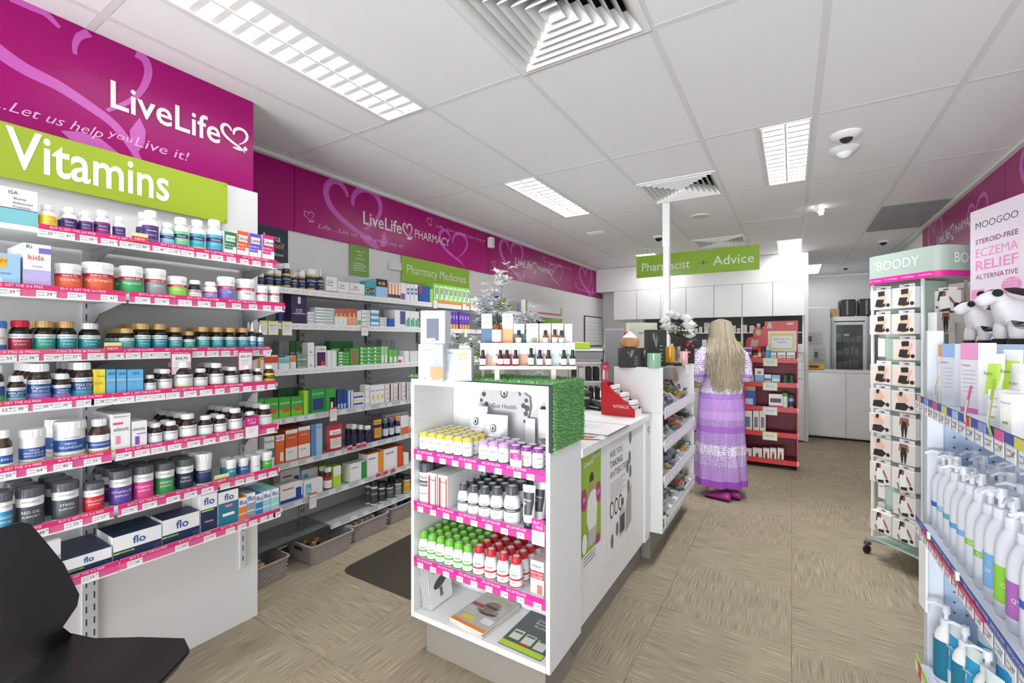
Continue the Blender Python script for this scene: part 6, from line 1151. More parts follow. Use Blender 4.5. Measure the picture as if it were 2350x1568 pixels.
# curled paper drape over the top front
def drape(y0, y1, lab, m, lift=.02):
    b = MB(); P = [(SX1-.1, SZ1+.002), (SX1-.04, SZ1+.004), (SX1+.0, SZ1+lift), (SX1+.03, SZ1+.0), (SX1+.045, SZ1-.05), (SX1+.05, SZ1-.09)]
    P = bez(P, 3); b.add([(x, y0, z) for x, z in P]+[(x, y1, z) for x, z in P], [(k, k+1, k+1+len(P), k+len(P)) for k in range(len(P)-1)], m); ob('paper_strip', b, None, (0, 0, 0), 0, lab, 'paper')
drape(3.06, 3.2, 'curled brown and white patterned card on the candy stand edge', M('6f5a48', .5, name='brown_print', noise=.7, scale=60), .012)
drape(3.45, 3.62, 'curled pale card further along candy stand edge', M('c8c4bc', .5, name='pale_print', noise=.3, scale=60), .01)
# white rounded cover sheet over the near end of the stand
ob('cover_sheet', MB().box(SX0-.03, SX1+.004, SY0-.006, SY0-.002, CT+.004, SZ1+.006, M('dedede', .35, name='grey_white_sheet'), .001), None, (0, 0, 0), 0, 'pale curved cover sheet on the near face of candy stand', 'cover sheet')
# things on the stand
def sbox(px0, px1, py0, D, lab, col, fn=None, z=SZ1+.001, h=None, dd=.08, rz=A, name='gift_carton'):
    xc, yc = at((px0+px1)/2, D); w_ = (px1-px0)*D/F; hh = h or (CH-(py0-HY)*D/F-z); t = thing(name, lab, 'box', (xc-.5*dd*sin(rz), yc+.5*dd*cos(rz), z), rz); b = MB().box(-w_/2, w_/2, -dd/2, dd/2, 0, hh, M(col, .4, name='gift_carton_card'), .001); ob('carton', b, t)
    p = MB()
    if fn: fn(p, w_, hh, -dd/2-.0008); ob('front_print', p, t)
    return hh
gp_ = M('9aa48c', .5, name='botanical_print')
def bot_(p, w_, h, y):
    rg2 = random.Random(int(w_*1e4))
    for i in range(9):
        a = rg2.uniform(-1, 1); p.stroke([(w_*.0, h*.5), (w_*(.0+.1*a), h*.7), (w_*(-.02+.22*a), h*(.78+.15*rg2.random()))], .0018, y, gp_)
    for i in range(5): p.rect(w_*.18, w_*.34, h*(.55-.1*i), h*(.565-.1*i), y, M('c8c8c0', .5, name='small_print'))
sbox(1425, 1471, 799, 2.97, 'low black botanical gift carton under the onion diffuser', '2b2c2b', bot_)
sbox(1472, 1486, 799, 3.0, 'narrow black gift carton between its two neighbours', '232422', bot_, dd=.08); sbox(1484, 1528, 757, 3.12, 'tall black botanical gift carton behind green candle', '2a2b28', bot_, dd=.06)
xd, yd = at(1450, 3.0); t = thing('aroma_diffuser', 'onion shaped aroma diffuser with wood base and white cone', 'diffuser', (xd-.02, yd+.025, SZ1+.001+.128), 0)
ob('wood_base', MB().lathe([(.035, 0), (.055, .01), (.06, .03), (.058, .055), (.05, .068)], M('b98355', .5, name='wood_veneer', noise=.12, scale=30, stretch=(6, 6, .6)), 28), t); ob('cone_top', MB().lathe([(.05, .0685), (.045, .076), (.02, .098), (.004, .11), (.001, .112)], M('f2f2f4', .3, name='white_plastic'), 28), t)
def candle(px, py1, D, wpx, h, lab, gcol, wcol, z=SZ1+.001, name='jar_candle'):
    xc, yc = at(px, D); r = wpx*D/F/2; t = thing(name, lab, 'candle', (xc, yc, z), A); ob('glass_jar', MB().lathe([(r*.94, 0), (r, .006), (r, h), (r-.002, h), (r-.002, h*.8)], M(gcol, .08, name='coloured_glass', alpha=1), 24, caps=False).lathe([(r*.94, 0), (r*.94, .0005)], M(gcol, .08, name='coloured_glass')), t); ob('wax', MB().lathe([(r-.003, .008), (r-.003, h*.78)], M(wcol, .5, name='candle_wax'), 24), t); ob('wick', MB().tube([(0, 0, h*.78), (0, 0, h*.88)], .001, M('e8e0d0', .8, name='wick'), 5), t)
candle(1501, 835, 2.925, 31, .096, 'mint green glass jar candle at front of candy stand', '8fbc9e', 'bfe0c8'); candle(1538, 808, 3.2, 19, .11, 'amber yellow glass candle beside the rose vase', 'd0940c', 'c88808', SZ1+.025); candle(1569, 812, 3.3, 18, .1, 'pale pink jar candle right of the vase', 'e2b4b4', 'f0caca')
ob('black_plinth', MB().box(-.06, .06, -.04, .04, 0, .022, black, .002), None, (*at(1541, 3.2), SZ1+.001), A, 'low black plinth under the amber candle', 'plinth')
def rf(p, w_, h, y):   # scattered rose print
    rg2 = random.Random(2)
    for i in range(14): p.disc(rg2.uniform(-.42, .42)*w_, rg2.uniform(.08, .95)*h, .009, y-.0002*i, M('b82c48', .5, name='rose_print') if i % 3 else M('e08098', .5, name='rose_print'), 8)
sbox(1559, 1594, 760, 3.5, 'black carton printed with red roses behind pink candle', '2a1c1c', rf, dd=.07)
sbox(1444, 1508, 741, 3.45, 'large pale sage gift carton at the back of candy stand', 'c9ccbe', lambda p, w_, h, y: p.text('NOTO', 0, h*.75, h*.06, y, ink, maxw=w_*.3), dd=.1)
sbox(1428, 1446, 762, 3.4, 'small bright red carton behind the diffuser', 'cc2c38', None, dd=.05); sbox(1520, 1530, 745, 3.6, 'dark carton with orange ribbon print behind the roses', '3a2420', lambda p, w_, h, y: p.stroke([(w_*-.3, 0), (w_*.2, h*.4), (w_*-.1, h*.9)], .008, y, M('e07848', .4, name='ribbon_print')), dd=.05)
sbox(1572, 1592, 757, 3.8, 'white box with yellow foot at far end of candy stand', 'ecebe4', lambda p, w_, h, y: p.rect(-w_*.5, w_*.5, 0, h*.3, y, M('e4d83c', .4, name='yellow_print')), dd=.05)
xb, yb = at(1421, 3.5); t = thing('foil_balloon', 'crumpled silver and gold foil globe behind the monitor', 'ornament', (xb-.03, yb, CT), 0); ob('globe', MB().lathe([(.01, .3), (.05, .31), (.085, .35), (.095, .4), (.085, .45), (.05, .485), (.005, .495)], M('e0dcd0', .15, .7, name='foil', bump=.6, scale=25), 20), t); ob('stand', MB().lathe([(.06, 0), (.06, .01), (.01, .02), (.01, .3)], metal, 14), t)
# ================================================================ BACK WALL, DISPENSARY
YD = 8.0
wc = M('e9e9e7', .3, name='cabinet_white'); dkg = M('5a5b5c', .6, name='dark_niche')
# overhead cabinets: 1.6 -> 2.27 high, doors measured along the wall
zc0, zc1 = 1.80, 2.29
dx = [pX(p, YD-.3) for p in (1408, 1461, 1516, 1574, 1638, 1703, 1773, 1847)]
for i in range(7):
    a, c = dx[i], dx[i+1]; t = thing('overhead_cabinet', '%s white overhead cabinet from left on the rear wall' % ORD[i], 'cabinet', (0, 0, 0), 0, None)
    ob('carcass', MB().box(a+.001, c-.001, YD-.28, YD+.09, zc0, zc1, wc), t); ob('door', MB().box(a+.004, c-.004, YD-.3, YD-.281, zc0-.005, zc1, M('ecedec', .18, name='gloss_door'), .002), t)
ob('trim_3', MB().box(XL+.02, .17, YD-.3, YD+.01, zc1+.004, CEIL-.002, wallm), kind='structure')
ob('trim_4', MB().box(.155, .2, YD-.32, YD+.1, 0.0, CEIL-.002, wallm), kind='structure')
# niche with shelves of small medicine boxes
t = thing('dispensary_shelving', 'dark backed shelving niche below the overhead cabinets', 'shelving unit', (0, 0, 0), 0)
nx0 = -2.2
ob('dark_back', MB().box(nx0, .15, YD, YD+.015, 1.30, 1.79, dkg), t)
for x in (nx0, pX(1703, YD-.2)-.012, .13): ob('divider', MB().box(x, x+.022, YD-.22, YD-.001, 1.30, 1.794, wc, .001), t)
ob('shelf_board', MB().box(nx0+.023, .129, YD-.2, YD-.001, 1.545, 1.56, wc, .001), t)
ob('worktop', MB().box(nx0, .15, YD-.45, YD-.001, 1.27, 1.299, wc, .001), t); ob('cupboard_body', MB().box(nx0, .15, YD-.4, YD-.001, .02, 1.269, wc), t)
for k in range(6):
    x0 = nx0+.02+k*.385
    for j in range(3): ob('drawer', MB().box(x0, x0+.38, YD-.42, YD-.401, .9+j*.122, 1.015+j*.122, M('ecedec', .25, name='gloss_door'), .002), t)
    ob('door', MB().box(x0, x0+.38, YD-.42, YD-.401, .06, .89, M('ecedec', .25, name='gloss_door'), .002), t)
rg = random.Random(8); i = 0
for lz, row in ((1.561, 'upper'), (1.30, 'lower')):
    x = nx0+.05; n = 0
    while x < .08:
        w_ = rg.choice([.05, .07, .09]); h = rg.uniform(.06, .17)
        if rg.random() < .72: carton(x+w_/2, YD-.15, lz, 0, w_-.004, .07, h, rg.choice(['small white dispensary carton', 'small pale cream dispensary carton', 'small grey white dispensary carton']) if rg.random() < .85 else 'small yellow dispensary carton', 'rear niche %s shelf' % row, x, 0, rg.choice(['eceae4', 'e4e2d8', 'dcdcd8']), ((.1, .9, .3, .36, '9a9a96'), (.1, .6, .6, .66, 'b0b0aa')), ())
        x += w_+rg.uniform(.002, .03)
for nm, px, zz, col in (('yellow carton in rear niche left of the red stand', 1696, 1.30, 'e0d020'), ('pale blue carton beside the yellow one in rear niche', 1682, 1.30, 'a0b4d8')):
    ob('carton', MB().box(-.035, .035, -.03, .03, 0, .12, M(col, .5, name='carton')), None, (pX(px, YD-.27), YD-.27, zz), 0, nm, 'box')
# left return wall furnishings (glazed reflections): mesh rack door and calendar
wk = M('c8cacc', .5, name='wire_grey')
t = thing('wall_calendar', 'large white wall planner with black frame on rear left wall', 'calendar', (XL+.012, 7.1, 0), pi/2)
a, c = pY(1341, XL+.01)-7.1, pY(1382, XL+.01)-7.1
ob('sheet', MB().box(a, c, -.004, .004, 1.33, 1.86, M('3a3a3c', .6, name='black_frame')).box(a+.02, c-.02, -.006, -.004, 1.35, 1.84, paper), t)
lg = MB()
for k in range(6): lg.box(a+.03, c-.03, -.007, -.006, 1.42+k*.065, 1.423+k*.065, M('8c8c90', .6, name='small_print'))
for k in range(5): lg.box(a+.03+(c-a-.06)*k/4, a+.032+(c-a-.06)*k/4, -.0072, -.0062, 1.4, 1.8, M('8c8c90', .6, name='small_print'))
ob('printed_grid', lg, t)
# low white cupboards in front of the alcove
t = thing('alcove_counter', 'low white cupboard counter closing the rear alcove', 'counter', (0, 0, 0), 0)
ob('body', MB().box(.205, XR-.002, YD+.06, YD+.5, .03, .97, wc), t); ob('worktop', MB().box(.204, XR-.002, YD+.03, YD+.52, .971, .995, wc, .002), t)
for a, c in ((.205, .66), (.664, 1.12), (1.124, 1.268)): ob('door', MB().box(a, c-.003, YD+.035, YD+.059, .05, .968, M('ecedec', .2, name='gloss_door'), .002), t)
t = thing('alcove_base_cabinet', 'white floor cabinet between red stand and rear alcove', 'cabinet', (0, 0, 0), 0)
ob('body', MB().box(-.02, .15, 7.4, 7.57, .03, .9, wc), t) if False else ob('body', MB().box(.2055, .2060, YD-.2, YD, .3, .9, wc), t); 
bpy.data.objects.remove(t.children[0]); bpy.data.objects.remove(t)
# tall white cupboard, fridge behind
YT = 9.6
a, c = pX(1849, YT), pX(1905, YT); t = thing('tall_cupboard', 'tall plain white cupboard behind the alcove counter', 'cabinet', (0, 0, 0), 0)
ob('body', MB().box(a-.3, c, YT+.02, YT+.5, .0, 2.02, wc), t); ob('door', MB().box(a-.3, c-.003, YT, YT+.019, .05, 2.015, wc, .002), t)
for (p0, p1, y0, y1, lab) in ((1852, 1889, 762, 794, 'printed notice sheet taped on the tall white cupboard'), (1866, 1895, 797, 832, 'second notice with small photos taped on tall cupboard')):
    x0, x1 = pX(p0, YT-.003), pX(p1, YT-.003); D = dep(x0, YT); b = MB().box(x0, x1, -.001, .001, CH-(y1-HY)*D/F, CH-(y0-HY)*D/F, M('dcdcdc', .6, name='paper')); h0 = CH-(y1-HY)*D/F; hh = (y1-y0)*D/F
    for k in range(5): b.rect(x0+.02, x1-.03-(k % 2)*.06, h0+hh*(.15+.16*k), h0+hh*(.18+.16*k), -.0016, M('9a9a9a', .6, name='small_print'))
    b.rect(x0+.02, x0+.07, h0+hh*.3, h0+hh*.7, -.002, M('707070', .6, name='small_print')); ob('notice', b, None, (0, YT-.003, 0), 0, lab, 'notice')
t = thing('yellow_tray', 'small yellow box on alcove counter before the tall cupboard', 'box', (pX(1871, YD+.3), YD+.3, .996), 0); ob('tray', MB().box(-.11, .11, -.05, .05, 0, .09, M('dcae14', .45, name='yellow_plastic'), .004), t); ob('label', MB().box(-.08, .04, -.0515, -.0505, .03, .06, M('4a3c14', .6, name='label_ink')), t)
YG = 9.9
a, c = pX(1909, YG), pX(1990, YG); w_ = c-a
t = thing('medicine_fridge', 'glass door medicine fridge with stocked wire shelves at rear', 'fridge', (a, YG, 0), 0)
ob('body', MB().box(0, .03, 0, .5, 0, 1.86, wc).box(w_-.03, w_, 0, .5, 0, 1.86, wc).box(.031, w_-.031, .45, .5, 0, 1.86, M('9a9c98', .4, name='fridge_back')).box(0.031, w_-.031, 0, .449, 1.78, 1.86, wc).box(.031, w_-.031, 0, .449, 0, .2, wc), t)
fr = MB(); 
for q_ in ((.02, .06, .22, 1.76), (w_-.06, w_-.02, .22, 1.76)): fr.box(q_[0], q_[1], -.03, -.002, q_[2], q_[3], wc)
fr.box(.061, w_-.061, -.03, -.002, .22, .27, wc); fr.box(.061, w_-.061, -.03, -.002, 1.71, 1.76, wc); ob('door_frame', fr, t); ob('door_glass', MB().box(.061, w_-.061, -.018, -.012, .271, 1.709, M('c8d0cc', .03, trans=.9, name='door_glass')), t); ob('handle', MB().box(.025, .045, -.06, -.031, .9, 1.3, gloss, .004), t)
for z in (.45, .7, .95, 1.17, 1.4): ob('wire_shelf', MB().box(.04, w_-.04, .02, .44, z, z+.012, M('b4b6b0', .4, name='wire_shelf')), t)
ob('yellow_sticker', MB().box(w_*.35, w_*.5, -.032, -.0305, 1.52, 1.55, M('d8d838', .5, name='yellow_sticker')), t)
rg = random.Random(12)
for iz, z in enumerate((.712, .962, 1.182, 1.412)):
    x = a+.07; k = 0
    while x < c-.12: 
        w2 = rg.uniform(.05, .1); carton(x+w2/2, YG+.1, z+.001, 0, w2-.005, .08, rg.uniform(.07, .15), 'small white chilled medicine carton', 'rear fridge %s shelf' % ['lowest', 'second', 'third', 'top'][iz], x, 0, rg.choice(['e8e8e4', 'dcdcd4']), ((.1, .8, .4, .46, 'a0a098'),), ()); x += w2+.01
for k in range(2):
    x0 = pX(1925, YG+.1)+.27*k; t = thing('black_case', '%s black storage case on top of the rear fridge' % ('left', 'right')[k], 'case', (x0, YG+.02, 1.861), 0); ob('shell', MB().box(0, .24, 0, .3, 0, .3, M('2a2b2e', .4, name='black_plastic'), .02), t); ob('strap', MB().box(.1, .13, -.008, -.001, .02, .28, M('8a8a8c', .5, name='grey_strap'), .002), t)
ob('cardboard_box', MB().box(-.1, .08, 0, .2, 0, .14, M('b59a74', .7, name='cardboard'), .002), None, (pX(1914, YG), YG+.02, 1.861), 0, 'small brown cardboard box left of the black cases', 'box')
# ================================================================ RED CLEARANCE STAND
RX0, RX1, RY = -.475, .06, 5.86; t0 = thing('red_display_stand', 'tall red cardboard clearance display stand beside the woman', 'display stand', (RX0, RY, 0), 0); rw = RX1-RX0
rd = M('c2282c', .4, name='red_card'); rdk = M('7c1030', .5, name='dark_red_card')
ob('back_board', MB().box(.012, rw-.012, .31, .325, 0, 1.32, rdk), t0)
for x in (0, rw-.012): ob('side_board', MB().prism([(0, 0), (.325, 0), (.325, 1.32), (.2, 1.32), (0, 1.0)] if False else [(0, 0), (.325, 0), (.325, 1.32), (.14, 1.32), (0, .2)], x, x+.012, rd, 'x'), t0)
hp = [(.0, 1.3), (rw, 1.3), (rw, 1.665), (rw*.38, 1.66), (rw*.37, 1.60), (rw*.33, 1.56), (rw*.27, 1.6), (rw*.17, 1.59), (rw*.14, 1.53), (rw*.15, 1.48), (rw*.05, 1.47), (0, 1.42)]
hb = MB().prism(hp, .31, .322, rd); tp = M('b8a890', .4, name='taupe_print', noise=.4, scale=20)
hb.disc(rw*.25, 1.53, .03, .309, tp, 14, 1.2); hb.poly([(rw*.08, 1.36), (rw*.24, 1.36), (rw*.26, 1.44), (rw*.12, 1.45)], .309, tp); hb.poly([(rw*.42, 1.58), (rw*.52, 1.58), (rw*.5, 1.65), (rw*.44, 1.65)], .309, M('b4b4b8', .4, name='grey_print')); hb.disc(rw*.86, 1.63, .04, .309, M('c8bcb0', .4, name='grey_print'), 14, .35)
ob('header_board', hb, t0)
for x in (rw*.62,): 
    s_ = MB().box(rw*.44, rw*.97, .30, .303, 1.30, 1.545, paper); s_.rect(rw*.48, rw*.93, 1.33, 1.52, .2995, M('dcd23c', .5, name='card_edge')); s_.rect(rw*.51, rw*.9, 1.345, 1.49, .299, M('dfe6ee', .5, name='paper')); s_.text('REDUCED TO', rw*.7, 1.45, .018, .2985, ink, w=.15); s_.text('CLEAR', rw*.7, 1.415, .022, .2985, M('b03050', .5, name='red_ink'), w=.09); ob('clearance_sign', s_, t0)
LZ = [(1.215, .14), (.94, .1), (.665, .07), (.385, .04), (.09, .0)]
for i, (z, yf) in enumerate(LZ):
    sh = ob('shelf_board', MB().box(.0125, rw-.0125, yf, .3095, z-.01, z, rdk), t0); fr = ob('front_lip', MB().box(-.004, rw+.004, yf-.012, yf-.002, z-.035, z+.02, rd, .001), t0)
    ob('end_clip', MB().box(rw-.008, rw+.004, yf-.015, yf-.0125, z-.03, z+.02, paper), t0)
    if i < 4: 
        c_ = MB().box(rw*.36, rw*.63, yf-.018, yf-.0165, z-.075, z+.018, M('dcd868' if i != 2 else 'c8d0d0', .5, name='card_edge')); c_.rect(rw*.375, rw*.615, z-.068, z+.006, yf-.0185, M('e2e8ee', .5, name='paper')); c_.text('REDUCED', rw*.5, z-.02, .011, yf-.019, ink, w=.09); c_.text('TO CLEAR', rw*.5, z-.04, .009, yf-.019, ink, w=.07); ob('clearance_card', c_, t0)
def rc(li, p0, p1, ytop, look, base, rects=(), texts=()):
    z, yf = LZ[li]; Y = RY+yf+.02; a, c = pX(p0, Y), pX(p1, Y); h = pZ(ytop, (a+c)/2, Y)-z
    carton((a+c)/2, Y+.03, z+.0005, 0, c-a-.002, .05, h, look, 'red stand %s shelf' % ['top', 'second', 'third', 'fourth', 'bottom'][li], p0, 0, base, rects, texts)
def rb(li, px, wpx, ytop, look, kind, body, cap, bands):
    z, yf = LZ[li]; Y = RY+yf+.04; x = pX(px, Y); r = wpx*dep(x, Y)/F/2; bottle('small_bottle', 'bottle', x, Y, z+.0005, .3, look, 'red stand %s shelf' % ['top', 'second', 'third', 'fourth', 'bottom'][li], px, 0, kind, r, pZ(ytop, x, Y)-z, body, cap, bands, ())
rc(0, 1706, 1726, 797, 'violet supplement carton', '5c30a0', ((.1, .9, .4, .6, 'e8e0f0'), (0, 1, .85, 1, 'd8c8e8'))); rb(0, 1733, 12, 806, 'round amber bottle', 'jar', '7a5a20', '2a2a2a', ((.1, .8, 'd8b860'),)); rb(0, 1743, 8, 797, 'slim red tube', 'tub', 'c83030', 'c02020', ((.2, .7, 'e8e0d8'),)); rb(0, 1751, 8, 796, 'slim black patterned tube', 'tub', '3a3a3a', '202020', ((.2, .7, 'a04040'),)); rb(0, 1762, 14, 793, 'aqua spray bottle with white nozzle', 'drop', '48a8cc', 'f0f0f0', ())
for p0, p1 in ((1769, 1782), (1784, 1803), (1805, 1825)): rc(0, p0, p1, 809, 'small white green carton', 'e8eeec', ((.1, .9, .45, .6, '48987c'), (.5, .8, .1, .35, 'e0a050')))
rc(1, 1705, 1730, 862, 'flat lilac white carton', 'd8d0ec', ((0, 1, 0, .4, 'b8a8dc'),)); rc(1, 1732, 1753, 846, 'white and light blue carton', '74b4d4', ((0, 1, .55, 1, 'f0ece8'), (.3, .7, .65, .8, 'b82c3c'))); rc(1, 1754, 1770, 860, 'blue white striped carton', 'dce8f0', ((0, 1, .3, .6, '3c6cac'),)); rc(1, 1771, 1790, 861, 'sky blue carton', '80b8dc', ((0, 1, .3, .6, 'dce8f0'),))
for px in (1802, 1817): rb(1, px, 13, 861, 'squat dark green jar', 'tub', '2c4c30', '2a4a2c', ((.1, .7, '305838'),))
rc(2, 1704, 1734, 887, 'royal blue denture carton with gold top', '2450a4', ((0, 1, .8, 1, 'c09048'), (.2, .8, .1, .4, 'b8cce8'))); rc(2, 1764, 1796, 905, 'white carton with black lettering and red foot', 'eceae8', ((0, 1, 0, .2, 'c03030'), (.1, .9, .4, .7, '404048'))); rb(2, 1802, 11, 902, 'white bottle with green cap', 'tub', 'e8f0e8', '40a030', ((.1, .6, 'd8e8d8'),)); rb(2, 1816, 11, 907, 'small navy roll on bottle', 'tub', '9cb0c8', '404c60', ((.2, .7, '283c5c'),))
for p0, p1, c_ in ((1704, 1726, '5c7c8c'), (1728, 1742, '70787c'), (1743, 1757, '70787c')): rc(3, p0, p1, 943, 'cream razor blister carton', 'e4dcd4', ((.2, .8, .2, .7, c_),))
for p0, p1, c_ in ((1704, 1725, 'c8b8a8'), (1727, 1749, 'd0c8bc'), (1751, 1766, 'd88838'), (1767, 1782, 'c88030'), (1784, 1799, 'd88838')): rc(4, p0, p1, 1030, 'cream carton with black and amber print', 'e6ddd4', ((.3, .7, .1, .7, c_), (.35, .6, .1, .5, '3a3430')))
# ================================================================ WOMAN
WX, WY = -.56, 4.60
def skinned(name, verts, edges, radii, mat, parent, sub=2, loc=(0, 0, 0)):
    me = bpy.data.meshes.new('tmp'); me.from_pydata(verts, edges, []); o = bpy.data.objects.new('tmp', me); COL.objects.link(o)
    m = o.modifiers.new('s', 'SKIN'); sv = me.skin_vertices[0].data
    for i, r in enumerate(radii): sv[i].radius = r if isinstance(r, tuple) else (r, r)
    sv[0].use_root = True; ms = o.modifiers.new('b', 'SUBSURF'); ms.levels = ms.render_levels = sub
    bpy.context.view_layer.update(); dg = bpy.context.evaluated_depsgraph_get(); nm = bpy.data.meshes.new_from_object(o.evaluated_get(dg)); bpy.data.objects.remove(o)
    nm.materials.clear(); nm.materials.append(mat); nm.polygons.foreach_set('use_smooth', [True]*len(nm.polygons)); nm.name = name; return nm
# local frame: +y is where she faces, +x her right ; stands facing away and a little left of the camera
wo = thing('person', 'woman in long purple patterned dress standing with her back turned', 'person', (WX, WY, 0), radians(27)); wo.scale = (.94, .94, 1)
sk = M('d0a890', .55, name='skin', noise=.04, scale=20)
#      0 pelvis,1 waist,2 chest,3 neck base,4 neck,5 head,6 crown
V = [(0, 0, .88), (0, .0, 1.0), (0, -.01, 1.2), (0, -.01, 1.345), (0, .005, 1.4), (0, .02, 1.475), (0, .01, 1.56),
     (-.15, -.01, 1.31), (-.205, -.03, 1.14), (-.22, .0, 1.02), (-.23, .2, 1.04), (-.225, .27, 1.05), (-.215, .32, 1.045), (-.2, .36, 1.035),
     (.15, -.01, 1.31), (.21, -.0, 1.14), (.2, .06, 1.04), (.12, .26, 1.06), (.09, .32, 1.06), (.07, .36, 1.05),
     (-.085, 0, .82), (-.09, .01, .48), (-.085, -.01, .12), (-.085, -.02, .06), (-.09, .1, .035), (.085, 0, .82), (.09, .01, .48), (.085, .0, .12), (.085, -.02, .06), (.09, .1, .035),
     (-.245, .305, 1.02), (-.24, .335, 1.01), (.115, .325, 1.035), (.12, .35, 1.02), (-.19, .35, 1.01), (-.175, .37, 1.0), (.05, .36, 1.02)]
E_ = [(0, 1), (1, 2), (2, 3), (3, 4), (4, 5), (5, 6), (3, 7), (7, 8), (8, 9), (9, 10), (10, 11), (11, 12), (12, 13), (3, 14), (14, 15), (15, 16), (16, 17), (17, 18), (18, 19), (0, 20), (20, 21), (21, 22), (22, 23), (23, 24), (0, 25), (25, 26), (26, 27), (27, 28), (28, 29), (11, 30), (30, 31), (18, 32), (32, 33), (12, 34), (34, 35), (18, 36)]
Rd = [(.15, .12), (.14, .11), (.15, .11), (.09, .07), (.055, .055), (.08, .095), (.06, .07), .06, .052, .046, .034, .03, (.034, .018), .01, .06, .052, .045, .033, (.034, .018), .01, .09, .062, .042, .04, .03, .09, .062, .042, .04, .03, .011, .008, .011, .008, .01, .008, .01]
ob('body', skinned('body', V, E_, Rd, sk, wo), wo)
hd = MB()   # face features on the head's far side
for sx in (-1, 1): hd.lathe([(.001, -.012), (.011, -.006), (.013, 0), (.011, .006), (.001, .012)], M('f2f0ee', .3, name='eye_white'), 10, sx*.032, .098)
ob('eyes', MB().add([(x, y, z+1.49) for x, y, z in hd.v], hd.f, M('f2f0ee', .3, name='eye_white')), wo)
ob('nose', MB().rings([[(.012*a*cos(t_), .105+.02*(1-a)+.012*a*sin(t_), 1.45+dz) for t_ in [2*pi*k/8 for k in range(8)]] for a, dz in ((.2, .04), (.8, .01), (1, .0), (.4, -.008))], sk), wo)
ob('mouth', MB().rings([[(.024*cos(t_)*a, .1+.01*sin(t_)*a, 1.418+dz) for t_ in [2*pi*k/10 for k in range(10)]] for a, dz in ((.3, .006), (1, 0), (.3, -.007))], M('b06a64', .5, name='lips')), wo)
# dress
def dressmat():
    m = bpy.data.materials.new('purple_print_fabric'); m.use_nodes = True; nt = m.node_tree; b = nt.nodes['Principled BSDF']; b.inputs['Roughness'].default_value = .9; b.inputs['Specular IOR Level'].default_value = .1
    tc = nt.nodes.new('ShaderNodeTexCoord'); sp_ = nt.nodes.new('ShaderNodeSeparateXYZ'); nt.links.new(tc.outputs['Object'], sp_.inputs[0])
    mr = nt.nodes.new('ShaderNodeMapRange'); mr.inputs['From Min'].default_value = 0; mr.inputs['From Max'].default_value = 1.5; nt.links.new(sp_.outputs['Z'], mr.inputs[0])
    bands = [(.10, 'c9b0d8', .8), (.17, '9a4cb4', .5), (.30, 'b894cf', .5), (.40, 'c9b4dc', .9), (.49, 'e6dde8', 1), (.60, 'b79bd0', .8), (.66, 'a96cc4', .4), (.72, 'b296cc', .8), (.79, 'c3a0d8', .3), (.90, 'b98fd0', .3), (.955, 'a980c8', .8), (1.0, 'e4dae8', 1), (1.09, 'd9c8e0', 1), (1.125, 'ac86ca', .5), (1.16, 'e6dcea', 1), (1.5, 'e6dcea', 1)]
    r = nt.nodes.new('ShaderNodeValToRGB'); r.color_ramp.interpolation = 'CONSTANT'; e = r.color_ramp
    r2 = nt.nodes.new('ShaderNodeValToRGB'); r2.color_ramp.interpolation = 'CONSTANT'; e2 = r2.color_ramp
    prev = 0
    for i, (z, c, k) in enumerate(bands):
        for ee, cc in ((e, (*hx(c), 1)), (e2, (k, k, k, 1))):
            x = ee.elements[0] if i == 0 else (ee.elements.new(prev/1.5)); x.position = prev/1.5; x.color = cc
        prev = z
    for ee in (e, e2): ee.elements.remove(ee.elements[-1]) if len(ee.elements) > len(bands) else None
    nt.links.new(mr.outputs[0], r.inputs[0]); nt.links.new(mr.outputs[0], r2.inputs[0])
    mp = nt.nodes.new('ShaderNodeMapping'); mp.inputs['Scale'].default_value = (1, 1, .62); nt.links.new(tc.outputs['Object'], mp.inputs[0])
    vo = nt.nodes.new('ShaderNodeTexVoronoi'); vo.inputs['Scale'].default_value = 84; vo.inputs['Randomness'].default_value = .35; nt.links.new(mp.outputs[0], vo.inputs['Vector'])
    rp = nt.nodes.new('ShaderNodeValToRGB'); rp.color_ramp.elements[0].position = .36; rp.color_ramp.elements[0].color = (1, 1, 1, 1); rp.color_ramp.elements[1].position = .46; rp.color_ramp.elements[1].color = (0, 0, 0, 1); nt.links.new(vo.outputs['Distance'], rp.inputs[0])
    mu = nt.nodes.new('ShaderNodeMath'); mu.operation = 'MULTIPLY'; nt.links.new(rp.outputs[0], mu.inputs[0]); nt.links.new(r2.outputs[0], mu.inputs[1])
    mx = nt.nodes.new('ShaderNodeMixRGB'); mx.inputs[2].default_value = (*hx('8f6cb0'), 1); nt.links.new(mu.outputs[0], mx.inputs[0]); nt.links.new(r.outputs[0], mx.inputs[1]); nt.links.new(mx.outputs[0], b.inputs['Base Color']); return m
dm = dressmat(); rg = random.Random(6)
def dring(rx, ry, z, fold, n=72, cy=0, cx=0): return [(cx+(rx+fold*(sin(9*t_+z*3)+.6*sin(17*t_+z*9)))*cos(t_), cy+(ry+fold*(sin(9*t_+z*3)+.6*sin(17*t_+z*9)))*sin(t_), z+(.004*sin(7*t_) if z < .13 else 0)) for t_ in [2*pi*k/n for k in range(n)]]
DR = [(.243, .20, .115, .012), (.24, .2, .14, .012), (.232, .195, .3, .010), (.226, .19, .48, .008), (.222, .188, .50, .008), (.218, .185, .7, .006), (.212, .18, .86, .004), (.2, .165, .96, .003), (.182, .15, 1.06, .002), (.17, .135, 1.10, .001), (.172, .132, 1.14, .001), (.182, .133, 1.22, 0), (.183, .125, 1.29, 0), (.14, .1, 1.35, 0), (.085, .07, 1.385, 0)]
b = MB(); b.rings([dring(rx, ry, z, f_) for rx, ry, z, f_ in DR], dm, caps=False)
ob('dress', b, wo)
